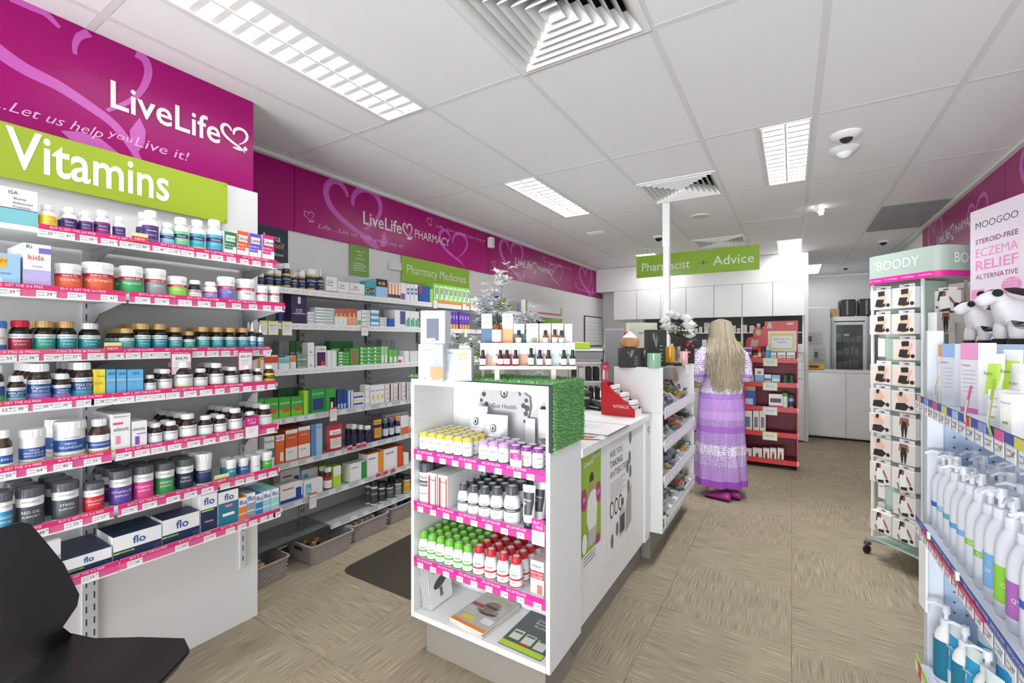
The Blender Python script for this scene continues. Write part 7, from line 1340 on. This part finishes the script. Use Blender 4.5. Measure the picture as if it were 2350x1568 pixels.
for sx in (-1, 1):
    b = MB(); P = [(-sx*-.13, -.01, 1.33), (sx*.175, -.01, 1.28), (sx*.21, -.02, 1.2), (sx*.222, -.02, 1.11), (sx*.225, -.01, 1.075)] if sx > 0 else [(-.13, -.01, 1.33), (-.175, -.02, 1.28), (-.21, -.03, 1.2), (-.225, -.02, 1.11), (-.232, -.01, 1.07)]
    b.tube(P, [.075, .083, .078, .072, .066], dm, 20); ob('sleeve', b, wo)
# hair: cap plus many long strands
hm = [M(c, .5, name='blonde_hair', noise=.15, scale=200, stretch=(1, 1, .05)) for c in ('a0947e', '938671', 'aea28b', '847864')]
b = MB(); b.rings([[(r*1.0*cos(t_), cy+r*1.12*sin(t_)*(1 if sin(t_) < 0 else .55), z) for t_ in [2*pi*k/24 for k in range(24)]] for r, cy, z in ((.1, -.03, 1.36), (.107, -.02, 1.44), (.106, .0, 1.5), (.098, .0, 1.55), (.075, .0, 1.598), (.04, .0, 1.622), (.004, .0, 1.63))], hm[0]); ob('hair_cap', b, wo)
b = MB(); b.rings([[(w_*cos(a), y0-.11*abs(sin(a))**.7*k_, z) for a in [pi+pi*k/16 for k in range(17)]] for w_, y0, k_, z in ((.106, -.01, 1, 1.47), (.112, -.012, 1.05, 1.4), (.12, -.03, 1.0, 1.3), (.122, -.05, .9, 1.2), (.11, -.07, .75, 1.12), (.08, -.09, .6, 1.06))], hm[1], closed=False); ob('hair_mass', b, wo)
b = MB(); rg = random.Random(9)
for k in range(1900):
    a = rg.uniform(pi*.93, pi*2.07); u = rg.random(); el = rg.uniform(0, .45)
    r0 = .098*el; p0 = (r0*cos(a), -.0+r0*sin(a)*.9, 1.637-.03*el**2-.01*el); L = rg.uniform(.25, .62) if rg.random() < .8 else rg.uniform(.6, .74)
    sp_ = rg.uniform(.8, 1.15); m = hm[rg.randrange(4)]; x_end = .17*cos(a)*sp_*(1-.55*max(0, (L-.35)/.4)); wv_ = rg.uniform(0, 6); am = rg.uniform(.002, .009)
    yb_ = -.118-.035*abs(sin(a))
    pts = [p0, (.088*cos(a), .092*sin(a), 1.608), (.108*cos(a), .115*sin(a)*.98-.0, 1.55), (.118*cos(a), .125*sin(a)-.015, 1.46)]
    for j in range(1, 5):
        f_ = j/4; z = 1.46-f_*(L-.1); pts.append((.118*cos(a)+(x_end-.118*cos(a))*f_+am*sin(wv_+f_*7), min(.125*sin(a)-.015, -.02)+(yb_-min(.125*sin(a)-.015, -.02))*f_+rg.uniform(-.006, .006)*f_-.01*f_, z))
    wd = [.003, .004, .006, .008, .009, .009, .007, .001]; Lh = []; Rh = []
    for (x, y, z), w_ in zip(pts, wd): Lh.append((x-w_*.5, y, z)); Rh.append((x+w_*.5, y, z))
    n = len(pts); b.add(Lh+Rh, [(i, n+i, n+i+1, i+1) for i in range(n-1)], m)
ob('hair_strands', b, wo, kind='stuff')
pm2 = M('9c2f86', .4, name='purple_leather')
for sx in (-1, 1):
    b = MB(); R = []
    for yy, w_, h in ((-.1, .028, .06), (-.085, .036, .075), (-.03, .038, .07), (.05, .044, .055), (.1, .042, .04), (.135, .026, .025), (.145, .01, .012)): R.append([(w_*cos(t_), yy, max(.0, .006+(h*.5)+(h*.5)*sin(t_))) for t_ in [2*pi*k/14 for k in range(14)]])
    b.rings(R, pm2); s = ob('shoe', b, wo, (sx*.06, -.1+.03*sx, 0), radians(46)); ob('sole', MB().box(-.038, .038, -.1, .13, 0, .007, M('3a1c34', .6, name='shoe_sole'), .003), s)
rdS = M('b8142c', .4, name='red_strap')
x0, y0 = WX-.285*cos(radians(27))-.42*sin(radians(27)), WY-.285*sin(radians(27))+.42*cos(radians(27))
t = thing('red_handbag', 'red bag strap and purse hanging from the woman left hand', 'bag', (x0, y0, 0), radians(27)); ob('strap', MB().tube([(-.01, -.02, 1.04), (-.03, -.03, .95), (-.03, -.02, .86), (-.01, .0, .82)], .011, rdS, 8).tube([(.01, .02, 1.04), (.02, .02, .95), (.01, .01, .83)], .009, rdS, 8), t); ob('purse', MB().box(-.02, .02, -.08, .06, .66, .83, rdS, .012), t)
# ================================================================ UNDERWEAR SPINNER STAND
bA = radians(-49); PX0, PY0 = .455, 3.80
sg = M('bcd0c4', .4, name='sage_metal'); sgl = M('9fada3', .35, name='sage_board')
bs = thing('underwear_stand', 'sage green rotating stand of boxed underwear on castors', 'display stand', (PX0, PY0, 0), bA)
def bl(x, y): return PX0+x*cos(bA)-y*sin(bA), PY0+x*sin(bA)+y*cos(bA)
SW = .313
def rr4(x0, x1, y0, y1, r, z): return [(cx+r*cos(radians(a0+k*22.5)), cy+r*sin(radians(a0+k*22.5)), z) for cx, cy, a0 in ((x1-r, y1-r, 0), (x0+r, y1-r, 90), (x0+r, y0+r, 180), (x1-r, y0+r, 270)) for k in range(5)]
ob('header', MB().rings([rr4(-.012, .45, -.055, .40, .07, z) for z in (1.80, 1.975)], sgl), bs)
ob('header_stripe', MB().rings([rr4(-.013, .451, -.056, .401, .071, z) for z in (1.797, 1.832)], magenta, caps=False), bs)
ob('header_lettering', MB().text("'BOODY", .2, 1.905, .06, -.0565, wink, w=.27), bs)
for k in range(4): ob('stripe_lettering', MB().text('2 for 2 Mix & Match', .07+.1*k, 1.815, .011, -.0572, wink, w=.075), bs)
b = MB(); b.text('BOODY', .17, 1.905, .06, 0, wink, w=.26); o = ob('side_lettering', b, bs, (.452, 0, 0), pi/2)
for x, y in ((.0, 0), (SW, 0), (0, .31), (SW, .31)): ob('corner_post', MB().box(x-.007, x+.007, y-.007, y+.007, .14, 1.80, M('dde2e0', .35, name='pale_metal'), .001), bs)
ob('core_panel', MB().box(.008, SW-.008, .09, .10, .15, 1.79, sg, .001), bs); ob('core_panel', MB().box(SW-.1, SW-.09, .11, .305, .15, 1.79, sg, .001), bs); ob('side_panel', MB().box(SW-.006, SW, .008, .17, .15, 1.79, sgl, .001), bs)
ob('base_tray', MB().box(0, SW, 0, .31, .125, .139, sg, .002), bs)
for dxx, dyy in ((-.16, -.1), (.16, -.16), (.16, .16), (-.16, .16)):
    cx, cy = SW/2, .155; lx, ly = cx+dxx*1.35, cy+dyy*1.35
    ob('castor_leg', MB().rings([[(cx+s_*.014, cy, z) for s_, z in ((-1, .1), (1, .1), (1, .124), (-1, .124))], [(lx+s_*.012, ly, z) for s_, z in ((-1, .085), (1, .085), (1, .105), (-1, .105))]], M('9da2a4', .35, .5, name='leg_metal')), bs)
    wl2 = MB(); wl2.add([(x, y, z) for y, z, x in [(v[0], v[1], v[2]) for v in MB().lathe([(.022, -.009), (.027, -.006), (.027, .006), (.022, .009)], black, 16).v]], MB().lathe([(.022, 0), (.027, 0), (.027, 1), (.022, 1)], black, 16).f, black)
    c = ob('castor_wheel', wl2, bs, (lx, ly, .028)); ob('castor_fork', MB().box(-.014, .014, -.012, .02, .03, .056, M('4a4a4c', .4, name='fork_metal'), .002), c)
skp = [M(c, .5, name='print_skin') for c in ('d9b49c', '8c5c44', 'c99c80')]; bkp = M('2b2726', .5, name='print_black'); crm = M('e9e1da', .5, name='print_cream'); whp = M('f6f4f2', .5, name='print_white_top'); hrp = M('3a2620', .5, name='print_hair')
def bmesh_(kind, w_=.135, h=.125, d=.05, back=False):
    k_ = ('bd', kind, w_, h, back)
    if k_ in PC: return PC[k_]
    b = MB(); cb = M('efece8' if kind < 4 else 'e8e4e0', .5, name='boxed_card'); b.box(-w_/2, w_/2, 0, d, 0, h, cb); b.box(-w_*.35, w_*.35, d*.5, d*.53, h, h+.022, cb); b.box(-.012, .012, d*.48, d*.5, h+.006, h+.014, M('555555', .6, name='hang_slot'))
    y = -.0006; P = lambda pts, m, o_=0: b.poly([(a*w_, c*h) for a, c in pts], y-o_*.0003, m); b.rect(-w_*.48, w_*.48, h*.02, h*.97, y, M(('e3dad6', 'e6d2c8', 'dccdc6', 'd6cfc9', 'dcd8d2')[kind % 5], .5, name='print_back'))
    s = skp[0 if kind != 3 else 1]
    if back:
        for k in range(6): b.rect(-w_*.35, w_*(.3-.1*(k % 2)), h*(.75-.08*k), h*(.765-.08*k), y-.0004, M('a8a8a4', .6, name='small_print'))
    elif kind in (0, 1):
        P([(-.05, .98), (.2, .98), (.24, .5), (.3, .2), (.12, .05), (-.2, .05), (-.25, .2), (-.12, .55)], s, 1); P([(-.12, .9), (.22, .92), (.22, .68), (-.1, .66)], bkp, 2); P([(-.18, .52), (.22, .5), (.26, .14), (.02, .1), (-.26, .16)], bkp, 2); P([(.3, .85), (.38, .8), (.2, .25), (.14, .3)], s, 3); b.disc(w_*.38, h*.2, w_*.09, y-.001, bkp, 12)
    elif kind == 2:
        P([(-.3, .9), (.0, .98), (.25, .6), (.0, .3), (-.2, .4)], s, 1); P([(-.35, .1), (.1, .08), (.3, .3), (.1, .45), (-.3, .42)], bkp, 2); b.disc(w_*.38, h*.25, w_*.09, y-.001, bkp, 12); P([(-.15, .98), (.0, .98), (-.05, .75), (-.18, .8)], hrp, 3)
    elif kind == 3:
        P([(-.18, .98), (.2, .98), (.24, .6), (.16, .62), (.12, .8), (-.1, .8), (-.16, .62), (-.22, .6)], s, 1); P([(-.1, .8), (.12, .8), (.16, .5), (.1, .03), (.05, .03), (.01, .5), (-.03, .03), (-.09, .03), (-.14, .5)], bkp, 2)
    else:
        P([(-.12, .98), (.06, .98), (.04, .75), (-.1, .75)], skp[1], 1); P([(-.16, .98), (.0, 1.0), (-.14, .6), (-.22, .5)], hrp, 2); P([(.12, .75), (.2, .7), (.38, .35), (.32, .3), (.14, .6)], skp[1], 2); P([(-.14, .74), (.14, .76), (.2, .2), (-.12, .14)], whp, 3); P([(-.28, .3), (-.2, .3), (-.14, .02), (-.2, .02)], skp[1], 2); P([(-.1, .14), (.18, .2), (.2, .04), (-.08, .02)], bkp, 4); b.disc(w_*.36, h*.2, w_*.08, y-.001, bkp, 12)
    PC[k_] = b.mesh('boxed_garment'); return PC[k_]
LK = ['boxed black briefs on white card', 'boxed black briefs on peach card', 'boxed black leggings, seated model', 'boxed black leggings, standing model', 'boxed white singlet, dark haired model']
def hang(x, y, z, rz, kind, place, order, **k):
    wx, wy = bl(x, y); o = ob('garment_box', bmesh_(kind, **k), None, (wx, wy, z), bA+rz, cat='box'); reg(o, LK[kind] if not k.get('back') else 'white boxed garment seen edge on', place, order, 0); return o
K1 = [0, 0, None, 1, 2, 2, 2, 4, None, 4]; K2 = [0, 1, 1, 1, 2, 3, 3, 4, 4, 4]
hk = MB()
for r_ in range(10):
    z = 1.632-.1585*r_
    for c_, K in ((0, K1), (1, K2)):
        if K[r_] is not None: hang(.083+.15*c_, -.035-.004*((r_+c_) % 3), z, 0, K[r_], 'garment stand front column %s' % ('left', 'right')[c_], r_)
        ob('hook', MB().tube([(.083+.15*c_, .088, z+.134), (.083+.15*c_, -.03, z+.134), (.083+.15*c_, -.045, z+.142)], .002, metal, 5), bs)
    if r_ not in (2,) and r_ > 0: hang(SW+.055, .088, z, pi/2, 4 if r_ > 3 else 3, 'garment stand right side', r_, w_=.12)
    if r_ > 0: hang(-.062, .175, z+.01, -pi/2, 0, 'garment stand left side', r_, back=True, w_=.13)
hang(SW+.04, .10, 1.6, .35, 4, 'garment stand top corner bracket', 0, w_=.145)
for k in range(6): 
    wx, wy = bl(SW+.06, .21+.022*k); ob('garment_sleeve', MB().box(-.06, .06, -.003, .003, 0, .14, M(('c8b4a4', 'e0d8d0', '6c5c54')[k % 3], .5, name='sleeve_card')), None, (wx, wy, 1.6-.2*(k % 2)), bA, '%s thin hanging garment packet from front on stand side hooks' % ORD[k], 'packet')
# ================================================================ RIGHT GONDOLA
GX = .435; GY = 2.27
gd_ = thing('skincare_gondola', 'white gondola shelving unit with perforated end panel at right', 'shelving unit', (0, 0, 0), 0)
gw = M('ccd2dc', .4, name='gondola_white'); gb_ = M('9fb2cc', .45, name='pale_blue_panel')
ob('end_post', MB().box(GX-.002, GX+.045, GY, GY+.05, .02, 1.47, gw, .002), gd_); ob('end_panel', MB().box(GX+.0455, 1.1, GY+.01, GY+.025, .1, 1.42, gb_, .001), gd_); ob('back_panel', MB().box(1.101, 1.12, .9, GY+.05, .02, 1.47, gw), gd_)
h_ = MB(); hm_ = M('5c6068', .8, name='hole_dark'); hg = M('8c7a50', .6, name='hole_lit')
for i in range(12):
    for j in range(26): 
        x = GX+.075+i*.034; z = .24+j*.038
        h_.add([(x+.0042*cos(a), GY+.0095, z+.0042*sin(a)) for a in [2*pi*k/8 for k in range(8)]], [tuple(range(8))], hm_ if (i*7+j*3) % 4 else hg)
ob('perforations', h_, gd_, kind='stuff'); ob('plinth', MB().box(GX+.03, 1.1, .95, GY, 0, .1, gw), gd_)
blu = M('3f57a4', .45, name='blue_strip')
def gshelf(z, lab, tickets, strip2=None, depth=.55, xo=-.03):
    t = thing('gondola_shelf', lab, 'shelf', (GX+xo, 0, z), 0); ob('shelf_board', MB().box(.004, depth, .95, GY-.004, -.02, 0, gw, .001), t)
    b = MB(); b.box(-GY-.02, -.95, -.001, .0, -.035, .026, gw); b.box(-GY-.02, -.95, -.002, -.001, .002, .026, strip2[1] if strip2 else blu); b.box(-GY-.02, -.95, -.0021, -.0011, -.035, .002, (strip2[2] if strip2 else M('a8b2d4', .5, name='pale_strip')))
    r = ob('price_rail', b, t, (0, 0, 0), -pi/2)
    for k in range(16): 
        if not tickets: break
        ob('price_ticket', ticket_mesh(.05, tickets[k % len(tickets)], .034), r, (-GY+.02+.066*k, -.004, -.034))
    return r
r = gshelf(1.205, 'upper gondola shelf with blue and coloured price rail', ['19', '24', '15', '22'])
for k in range(9): ob('coloured_flag', MB().box(-GY+.01+k*.11, -GY+.06+k*.11, -.0032, -.0022, .0, .024, M(('e0b060', '90a0d8', 'd86090', 'd8d860', 'a8c8f0')[k % 5], .5, name='shelf_flag_print')), r)
ob('rail_lettering', MB().text('relief', -GY+.5, .013, .012, -.0045, wink), r)
r = gshelf(.745, 'middle gondola shelf with magenta and blue price rail', ['22', '19', '23', '21', '25', '37'])
b = MB(); promo(b, -GY+.08, -GY+.72, -.006, .009, '2 FOR 2 MIX & MATCH', .09, 0, -.0052, M('d0125c', .5, name='magenta_print')); b.box(-GY+.08, -GY+.72, -.0024, -.0014, -.035, -.006, M('dc6a88', .5, name='pink_backing'))
for k in range(9): b.text('GENTLE ON SKIN', -GY+.1+.1*k, .018, .01, -.0045, wink, w=.085)
ob('promo_strip', b, r)
for x in (-GY+.22, -GY+.53): ob('bulldog_clip', MB().prism([(-.01, .0), (.01, 0), (.006, .022), (-.006, .022)], -.012, -.004, M('c8ccd0', .3, .4, name='clip_metal')), r, (x, -.003, .018))
r = gshelf(.215, 'lowest gondola shelf with lime green ticket rail', [], (0, M('a8d828', .5, name='lime_strip'), M('e6ded8', .5, name='cream_strip')))
for k in range(6): b = MB(); b.box(-GY+.03+.14*k, -GY+.07+.14*k, -.0035, -.0025, -.03, .02, M('b83040' if k % 2 == 0 else 'd8c8b8', .5, name='shelf_flag_print')); b.text('NEW', -GY+.05+.14*k, 0, .01, -.004, wink); ob('coloured_flag', b, r)
# pump bottles
def pump(x, y, z, rz, r, h, lab, body, c1, z0, z1, t1='QV', nozzle=True, place=None, row=0):
    k_ = ('pump', round(r, 3), round(h, 2), body, c1, z0, z1, t1)
    if k_ not in PC:
        bm_ = M(body, .3, name='bottle_plastic'); a = MB().lathe([(r*.93, 0), (r, .006), (r, h*.52), (r*.93, h*.6), (r*.7, h*.68), (r*.44, h*.725), (r*.42, h*.74)], bm_, 24); c = MB().lathe([(r*.5, h*.735), (r*.5, h*.82), (r*.44, h*.825), (r*.2, h*.83), (r*.2, h*.9), (r*.34, h*.905), (r*.34, h*.96), (r*.3, h)], M('dadde6', .3, name='cap_plastic'), 20)
        n_ = MB(); n_.tube([(0, 0, h*.97), (0, -r*.9, h*.985), (0, -r*1.5, h*.95)], [.006, .0055, .004], M('dadde6', .3, name='cap_plastic'), 8)
        l_ = MB(); l_.lathe([(r+.0006, h*z0), (r+.0006, h*z1)], M(c1, .45, name='label_print'), 24, caps=False); l_.text(t1, 0, h*(z0+z1)/2, r*.3, 0, M('f2f2f4', .5, name='label_ink'), R=r+.0012, maxw=r*1.6)
        for i in range(5): l_.text('- - - - - -', 0, h*(z0-.05-.035*i), .003, 0, M('9aa2ac', .6, name='small_print'), R=r+.0012, w=r*(1.2-.15*(i % 2)))
        PC[k_] = [('body', a.mesh('body')), ('pump_cap', c.mesh('pump_cap')), ('nozzle', n_.mesh('nozzle')), ('label', l_.mesh('label'))]
    t = thing('pump_bottle', None, 'bottle', (x, y, z), rz)
    for n, m in PC[k_]: ob(n, m, t)
    reg(t, lab, place, -y, row); return t
cl = [('1f60c8', 'royal blue band'), ('68b8c8', 'aqua band'), ('58aeb8', 'teal band'), ('5c9cd8', 'mid blue band'), ('78a8e0', 'sky blue band'), ('8cc83c', 'green band'), ('86c040', 'wide green band'), ('78acdc', 'light blue panel'), ('8cc83c', 'tall green panel'), ('a868b0', 'mauve panel')]
rg = random.Random(3)
for k in range(11):
    c1, nm = cl[k % 10]; 
    for row, xx in ((0, GX+.035), (1, GX+.115), (2, GX+.195), (3, GX+.275)):
        if row and k > 9: continue
        y = GY-.045-.076*k-.01*row; hh = .3 if (k+row) % 3 else .285
        if row > 0 and pY(2360, xx) > y+.1: continue
        pump(xx, y, .7455, -pi/2+rg.uniform(-1.1, 1.1)+(.4), .034, hh, 'white pump bottle with '+nm, 'd9dce6', c1, .30 if k not in (7, 8, 9) else .12, .36 if k not in (7, 8, 9) else .42, 'QV', place='middle gondola shelf', row=row)
for k in range(3):
    y = GY-.075-.125*k; pump(GX+.035+.02*k, y, .2155, -pi/2-.5, .034, .27, 'white pump bottle with deep teal label', 'eef0f2', '17708c', .06, .56, 'Derma', place='lowest gondola shelf')
    for j in range(2): tube_pack(GX+.05+.012*k+.07*j, y-.062, .2155, -pi/2+.5, .026, .235, '%s pale blue sachet pack from far end, %s row, lowest gondola shelf' % (ORD[k], ('front', 'rear')[j]), 'd8e6f0', '2c9cd0', 'd8e6f0', 'Baby', 'pouch')
# upper shelf cartons, tubes
UZ = 1.2055
def gc(px0, px1, ytop, X, look, base, rects, texts=(), d=.05, h=None, rz=-pi/2+.42):
    Y = pY((px0+px1)/2, X); D = dep(X, Y); w_ = (px1-px0)*D/F; hh = h or pZ(ytop, X, Y)-UZ
    return carton(X, Y, UZ, rz, w_, d, hh, look, 'upper gondola shelf', -Y, 0, base, rects, texts)
gc(2163, 2175, 792, .475, 'slim white and orange skincare carton', 'f0f2f8', ((0, 1, .8, 1, 'e4a458'),), (('oil', .5, .7, .03, '404a60'),), .03)
L5 = tuple((.1, .85, .6-.06*i, .61-.06*i, 'aab4c8') for i in range(6))
gc(2176, 2213, 790, .49, 'tall white and pale blue skincare carton', 'dcdfe8', ((0, 1, .78, 1, '9cb8e6'),)+L5, (('Eczema', .3, .7, .03, '404a60'),)); gc(2222, 2268, 787, .50, 'tall white and pink skincare carton', 'e0dee6', ((0, 1, .76, 1, 'e09ac4'), (0, 1, 0, .07, 'd070b0'))+L5, (('Psoriasis', .35, .68, .03, '404a60'),))
gc(2292, 2318, 895, .455, 'low white boxed cream with tan mark', 'eeeef2', ((.2, .7, .3, .36, 'c8b890'),), (('Natural', .5, .8, .06, '9098a0'), ('Cream', .5, .6, .06, '9098a0')), .05); gc(2322, 2350, 905, .452, 'low white boxed cream with olive mark', 'eeeef2', ((.2, .7, .3, .36, 'a0a860'),), (('Natural', .5, .8, .06, '9098a0'),), .05)
for i, (px, X, yt, c1, c2, lab) in enumerate(((2285, .53, 812, 'b8dc50', 'eef2f6', 'white tube with lime crimped end behind low cartons'), (2325, .56, 803, 'b4d83c', 'f2f4f8', 'second lime ended white tube at the right frame edge'), (2345, .53, 835, 'e8ecf4', 'f4f6fa', 'tall cone shaped white tube at frame edge'), (2300, .60, 815, 'a8c4e0', 'e8eef8', 'pale blue tube behind the lime ended one'))):
    Y = pY(px, X); tube_pack(X, Y, UZ, -pi/2+.5, .026, pZ(yt, X, Y)-UZ, lab, c2, c1, 'f0f2f6', 'Balm', c3='606870')
for i, (px, y0, y1, c, lk) in enumerate(((2150, 862, 925, 'e8d090', 'curling cream and navy shelf talker at gondola far end'), (2222, 885, 985, 'e060a0', 'pink curling shelf talker in front of pink carton'), (2275, 870, 1000, 'b8dc50', 'lime curling shelf talker on upper gondola rail'))):
    X = GX-.033; Y = pY(px, X); D = dep(X, Y); w_ = .022; P = [(0, 0), (-.006, .03), (-.003, .06), (.006, (y1-y0)*D/F)]; b = MB(); P = bez(P, 3)
    b.add([(x, -w_/2, z) for x, z in P]+[(x, w_/2, z) for x, z in P], [(k, k+1, k+1+len(P), k+len(P)) for k in range(len(P)-1)], M(c, .5, name='talker_card')); b.add([(x-.0008, -w_*.35, z) for x, z in P[2:-2]]+[(x-.0008, w_*.35, z) for x, z in P[2:-2]], [(k, k+1, k+1+len(P)-4, k+len(P)-4) for k in range(len(P)-5)], M('f0e8ee', .5, name='talker_paper'))
    ob('shelf_talker', b, None, (X, Y, pZ(y1, X, Y)), 0, lk, 'shelf label')
ob('leaflet', MB().box(-.003, .003, -.05, .02, 0, .24, paper), None, (GX-.012, GY+.03, .42), .1, 'white leaflet hanging beside gondola end post near floor', 'leaflet')
# ---- cabinet behind with cows and tall poster
CB = 1.40; t = thing('side_cabinet', 'low white display cabinet behind gondola carrying plush cows', 'cabinet', (0, 0, 0), 0)
ob('body', MB().box(.66, 1.25, 2.50, 3.45, .06, CB-.02, gw, .002), t); ob('top', MB().box(.65, 1.255, 2.49, 3.46, CB-.019, CB, gw, .002), t); ob('plinth', MB().box(.7, 1.25, 2.53, 3.42, 0, .059, kb), t)
Bx, By, Ba = .817, 3.37, radians(-72.6)
b = MB().box(0, .66, 0, .006, 0, .72, M('dbcfd9', .5, name='pale_pink_board')); wdp = .64
pk1 = M('d98ab8', .5, name='poster_pink'); pl1 = M('7c2c6c', .5, name='poster_plum'); nvp = M('2c3050', .5, name='poster_navy')
for s, z, h, m, w_ in (('MOOGOO', .635, .036, nvp, .27), ('STEROID-FREE', .55, .026, pl1, .27), ('ECZEMA', .49, .045, pk1, .27), ('RELIEF', .425, .05, pk1, .27), ('ALTERNATIVE', .365, .026, pl1, .27)): b.text(s, .175, z, h, -.0008, m, w=w_)
b.rect(.01, .1, .2, .3, -.0008, pk1); b.text('vegan', .055, .25, .012, -.0012, wink, w=.07); b.disc(.27, .30, .06, -.0008, pk1, 24, .65); b.poly([(.23, .28), (.25, .265), (.22, .245)], -.0008, pk1)
for i in range(4): b.text(('EFFECTIVE', 'CARE WHEN', 'ITCHES ARE', 'LOVELY')[i], .27, .325-.016*i, .008, -.0014, wink, w=.07)
b.disc(.22, .13, .045, -.001, M('dcd4d0', .5, name='cow_print'), 18, 1.6); b.disc(.145, .19, .035, -.0012, M('3a3434', .5, name='cow_print_dark'), 12, .5); b.disc(.29, .19, .035, -.0012, M('3a3434', .5, name='cow_print_dark'), 12, .5); b.poly([(.18, .2), (.205, .2), (.2, .13), (.185, .1)], -.0014, M('3a3434', .5, name='cow_print_dark'))
ob('tall_poster_board', b, None, (Bx, By, CB+.0005), Ba, 'tall pale pink eczema relief poster board behind plush cows', 'poster')
def cow(x, y, s, rz, lab):
    t = thing('plush_cow', lab, 'plush toy', (x, y, CB+.0005), rz); wt = M('dcdade', .9, name='white_plush', bump=.2, scale=300); bt = M('1c1a1c', .9, name='black_plush')
    V = [(.0, 0, .14), (.1, 0, .135), (-.08, 0, .145), (-.115, 0, .185), (-.135, 0, .222), (-.205, 0, .185), (-.085, .035, .07), (-.085, .035, .025), (-.085, -.035, .07), (-.085, -.035, .025), (.11, .035, .07), (.11, .035, .025), (.11, -.035, .07), (.11, -.035, .025)]
    E2 = [(0, 1), (0, 2), (2, 3), (3, 4), (4, 5), (2, 6), (6, 7), (2, 8), (8, 9), (1, 10), (10, 11), (1, 12), (12, 13)]; R2 = [.05, .05, .047, .034, .037, .024, .026, .026, .026, .026, .028, .026, .028, .026]
    me = skinned('body', [(a*s, c*s, d*s) for a, c, d in V], E2, [r*s for r in R2], wt, t); ob('body', me, t)
    for a, c in ((-.085, .035), (-.085, -.035), (.11, .035), (.11, -.035)): ob('hoof', MB().lathe([(.028*s, .0), (.032*s, .006*s), (.031*s, .03*s), (.025*s, .04*s)], bt, 16, a*s, c*s), t)
    for sy in (-1, 1):
        e = MB(); R = []
        for f_, r_ in ((0, .01), (.3, .026), (.65, .028), (1, .008)): R.append([(-.12*s+f_*.045*s+r_*s*cos(q_), sy*(.03+.07*f_)*s, .242*s-.03*f_*s+r_*.5*s*sin(q_)) for q_ in [2*pi*k/12 for k in range(12)]])
        e.rings(R, bt); ob('ear', e, t); ob('eye_patch', MB().add([(-.158*s+.02*s*cos(q_), sy*(.036+.002*cos(q_))*s, .226*s+.016*s*sin(q_)) for q_ in [2*pi*k/12 for k in range(12)]], [tuple(range(12))], bt), t)
    ob('nostril_patch', MB().lathe([(.001, -.006), (.008, -.004), (.009, 0), (.001, .004)], bt, 10), t, (-.226*s, 0, .19*s))
cow(*at(2278, 2.02), .85, YAW+.05, 'smaller plush black and white cow looking left, further back'); cow(*at(2368, 1.86), 1.0, YAW-.1, 'larger plush cow cut off by the right frame edge')
for k, (px, D) in enumerate(((2262, 2.0), (2300, 1.88), (2235, 2.05))): carton(*at(px, D), CB+.001, YAW, .05, .04, .035, 'small peach boxed soap', 'side cabinet beneath plush cows', px, 0, 'e8b8a8', ((.1, .9, .4, .5, 'c07868'),), ()) if k != 1 else None
# ================================================================ BLACK CHAIR, near left
x0, y0 = pF(157, 1470, .5); ca = radians(-55.2); x0 += .235*cos(ca); y0 += .235*sin(ca)
t = thing('visitor_chair', 'black moulded shell chair with wooden legs, cut by frame', 'chair', (x0, y0, 0), ca)
st_ = [(.385, .470, .15, .0), (.395, .49, .185, .002), (.36, .503, .215, .006), (.22, .5, .228, .012), (.08, .494, .232, .02), (.015, .505, .232, .03), (-.012, .54, .205, .045), (-.022, .572, .185, .05), (-.035, .612, .225, .07), (-.045, .64, .238, .075), (-.07, .74, .232, .06), (-.095, .82, .215, .045), (-.108, .878, .2, .03), (-.112, .892, .18, .025)]
shm_ = M('101012', .34, name='black_shell'); R = []
def crow(y, z, hw, curl, off):
    P = []
    for k in range(13): u = k/6-1; c_ = curl*abs(u)**2.2; seat = y > .0; P.append((hw*u, y+(c_ if not seat else 0)-(0 if seat else off), z+(c_*.6 if seat else 0)-(off if seat else 0)))
    return P
top = [crow(y, z, hw, c_, 0) for y, z, hw, c_ in st_]; bot = [crow(y, z, hw-.002, c_, .011) for y, z, hw, c_ in st_]
R = [a+b_[::-1] for a, b_ in zip(top, bot)]; b = MB(); b.rings(R, shm_); ob('shell', b, t)
for sx in (-1, 1):
    for yy, ty in ((.3, .36), (.08, .0)): ob('leg', MB().tube([(sx*.14, yy, .485), (sx*.21, ty, 0)], [.017, .011], M('b07c44', .5, name='oak_wood', noise=.15, scale=15, stretch=(8, 8, .6)), 10), t)
ob('leg_frame', MB().box(-.15, .15, .07, .09, .466, .48, black).box(-.15, .15, .29, .31, .466, .48, black), t)
finish_labels()
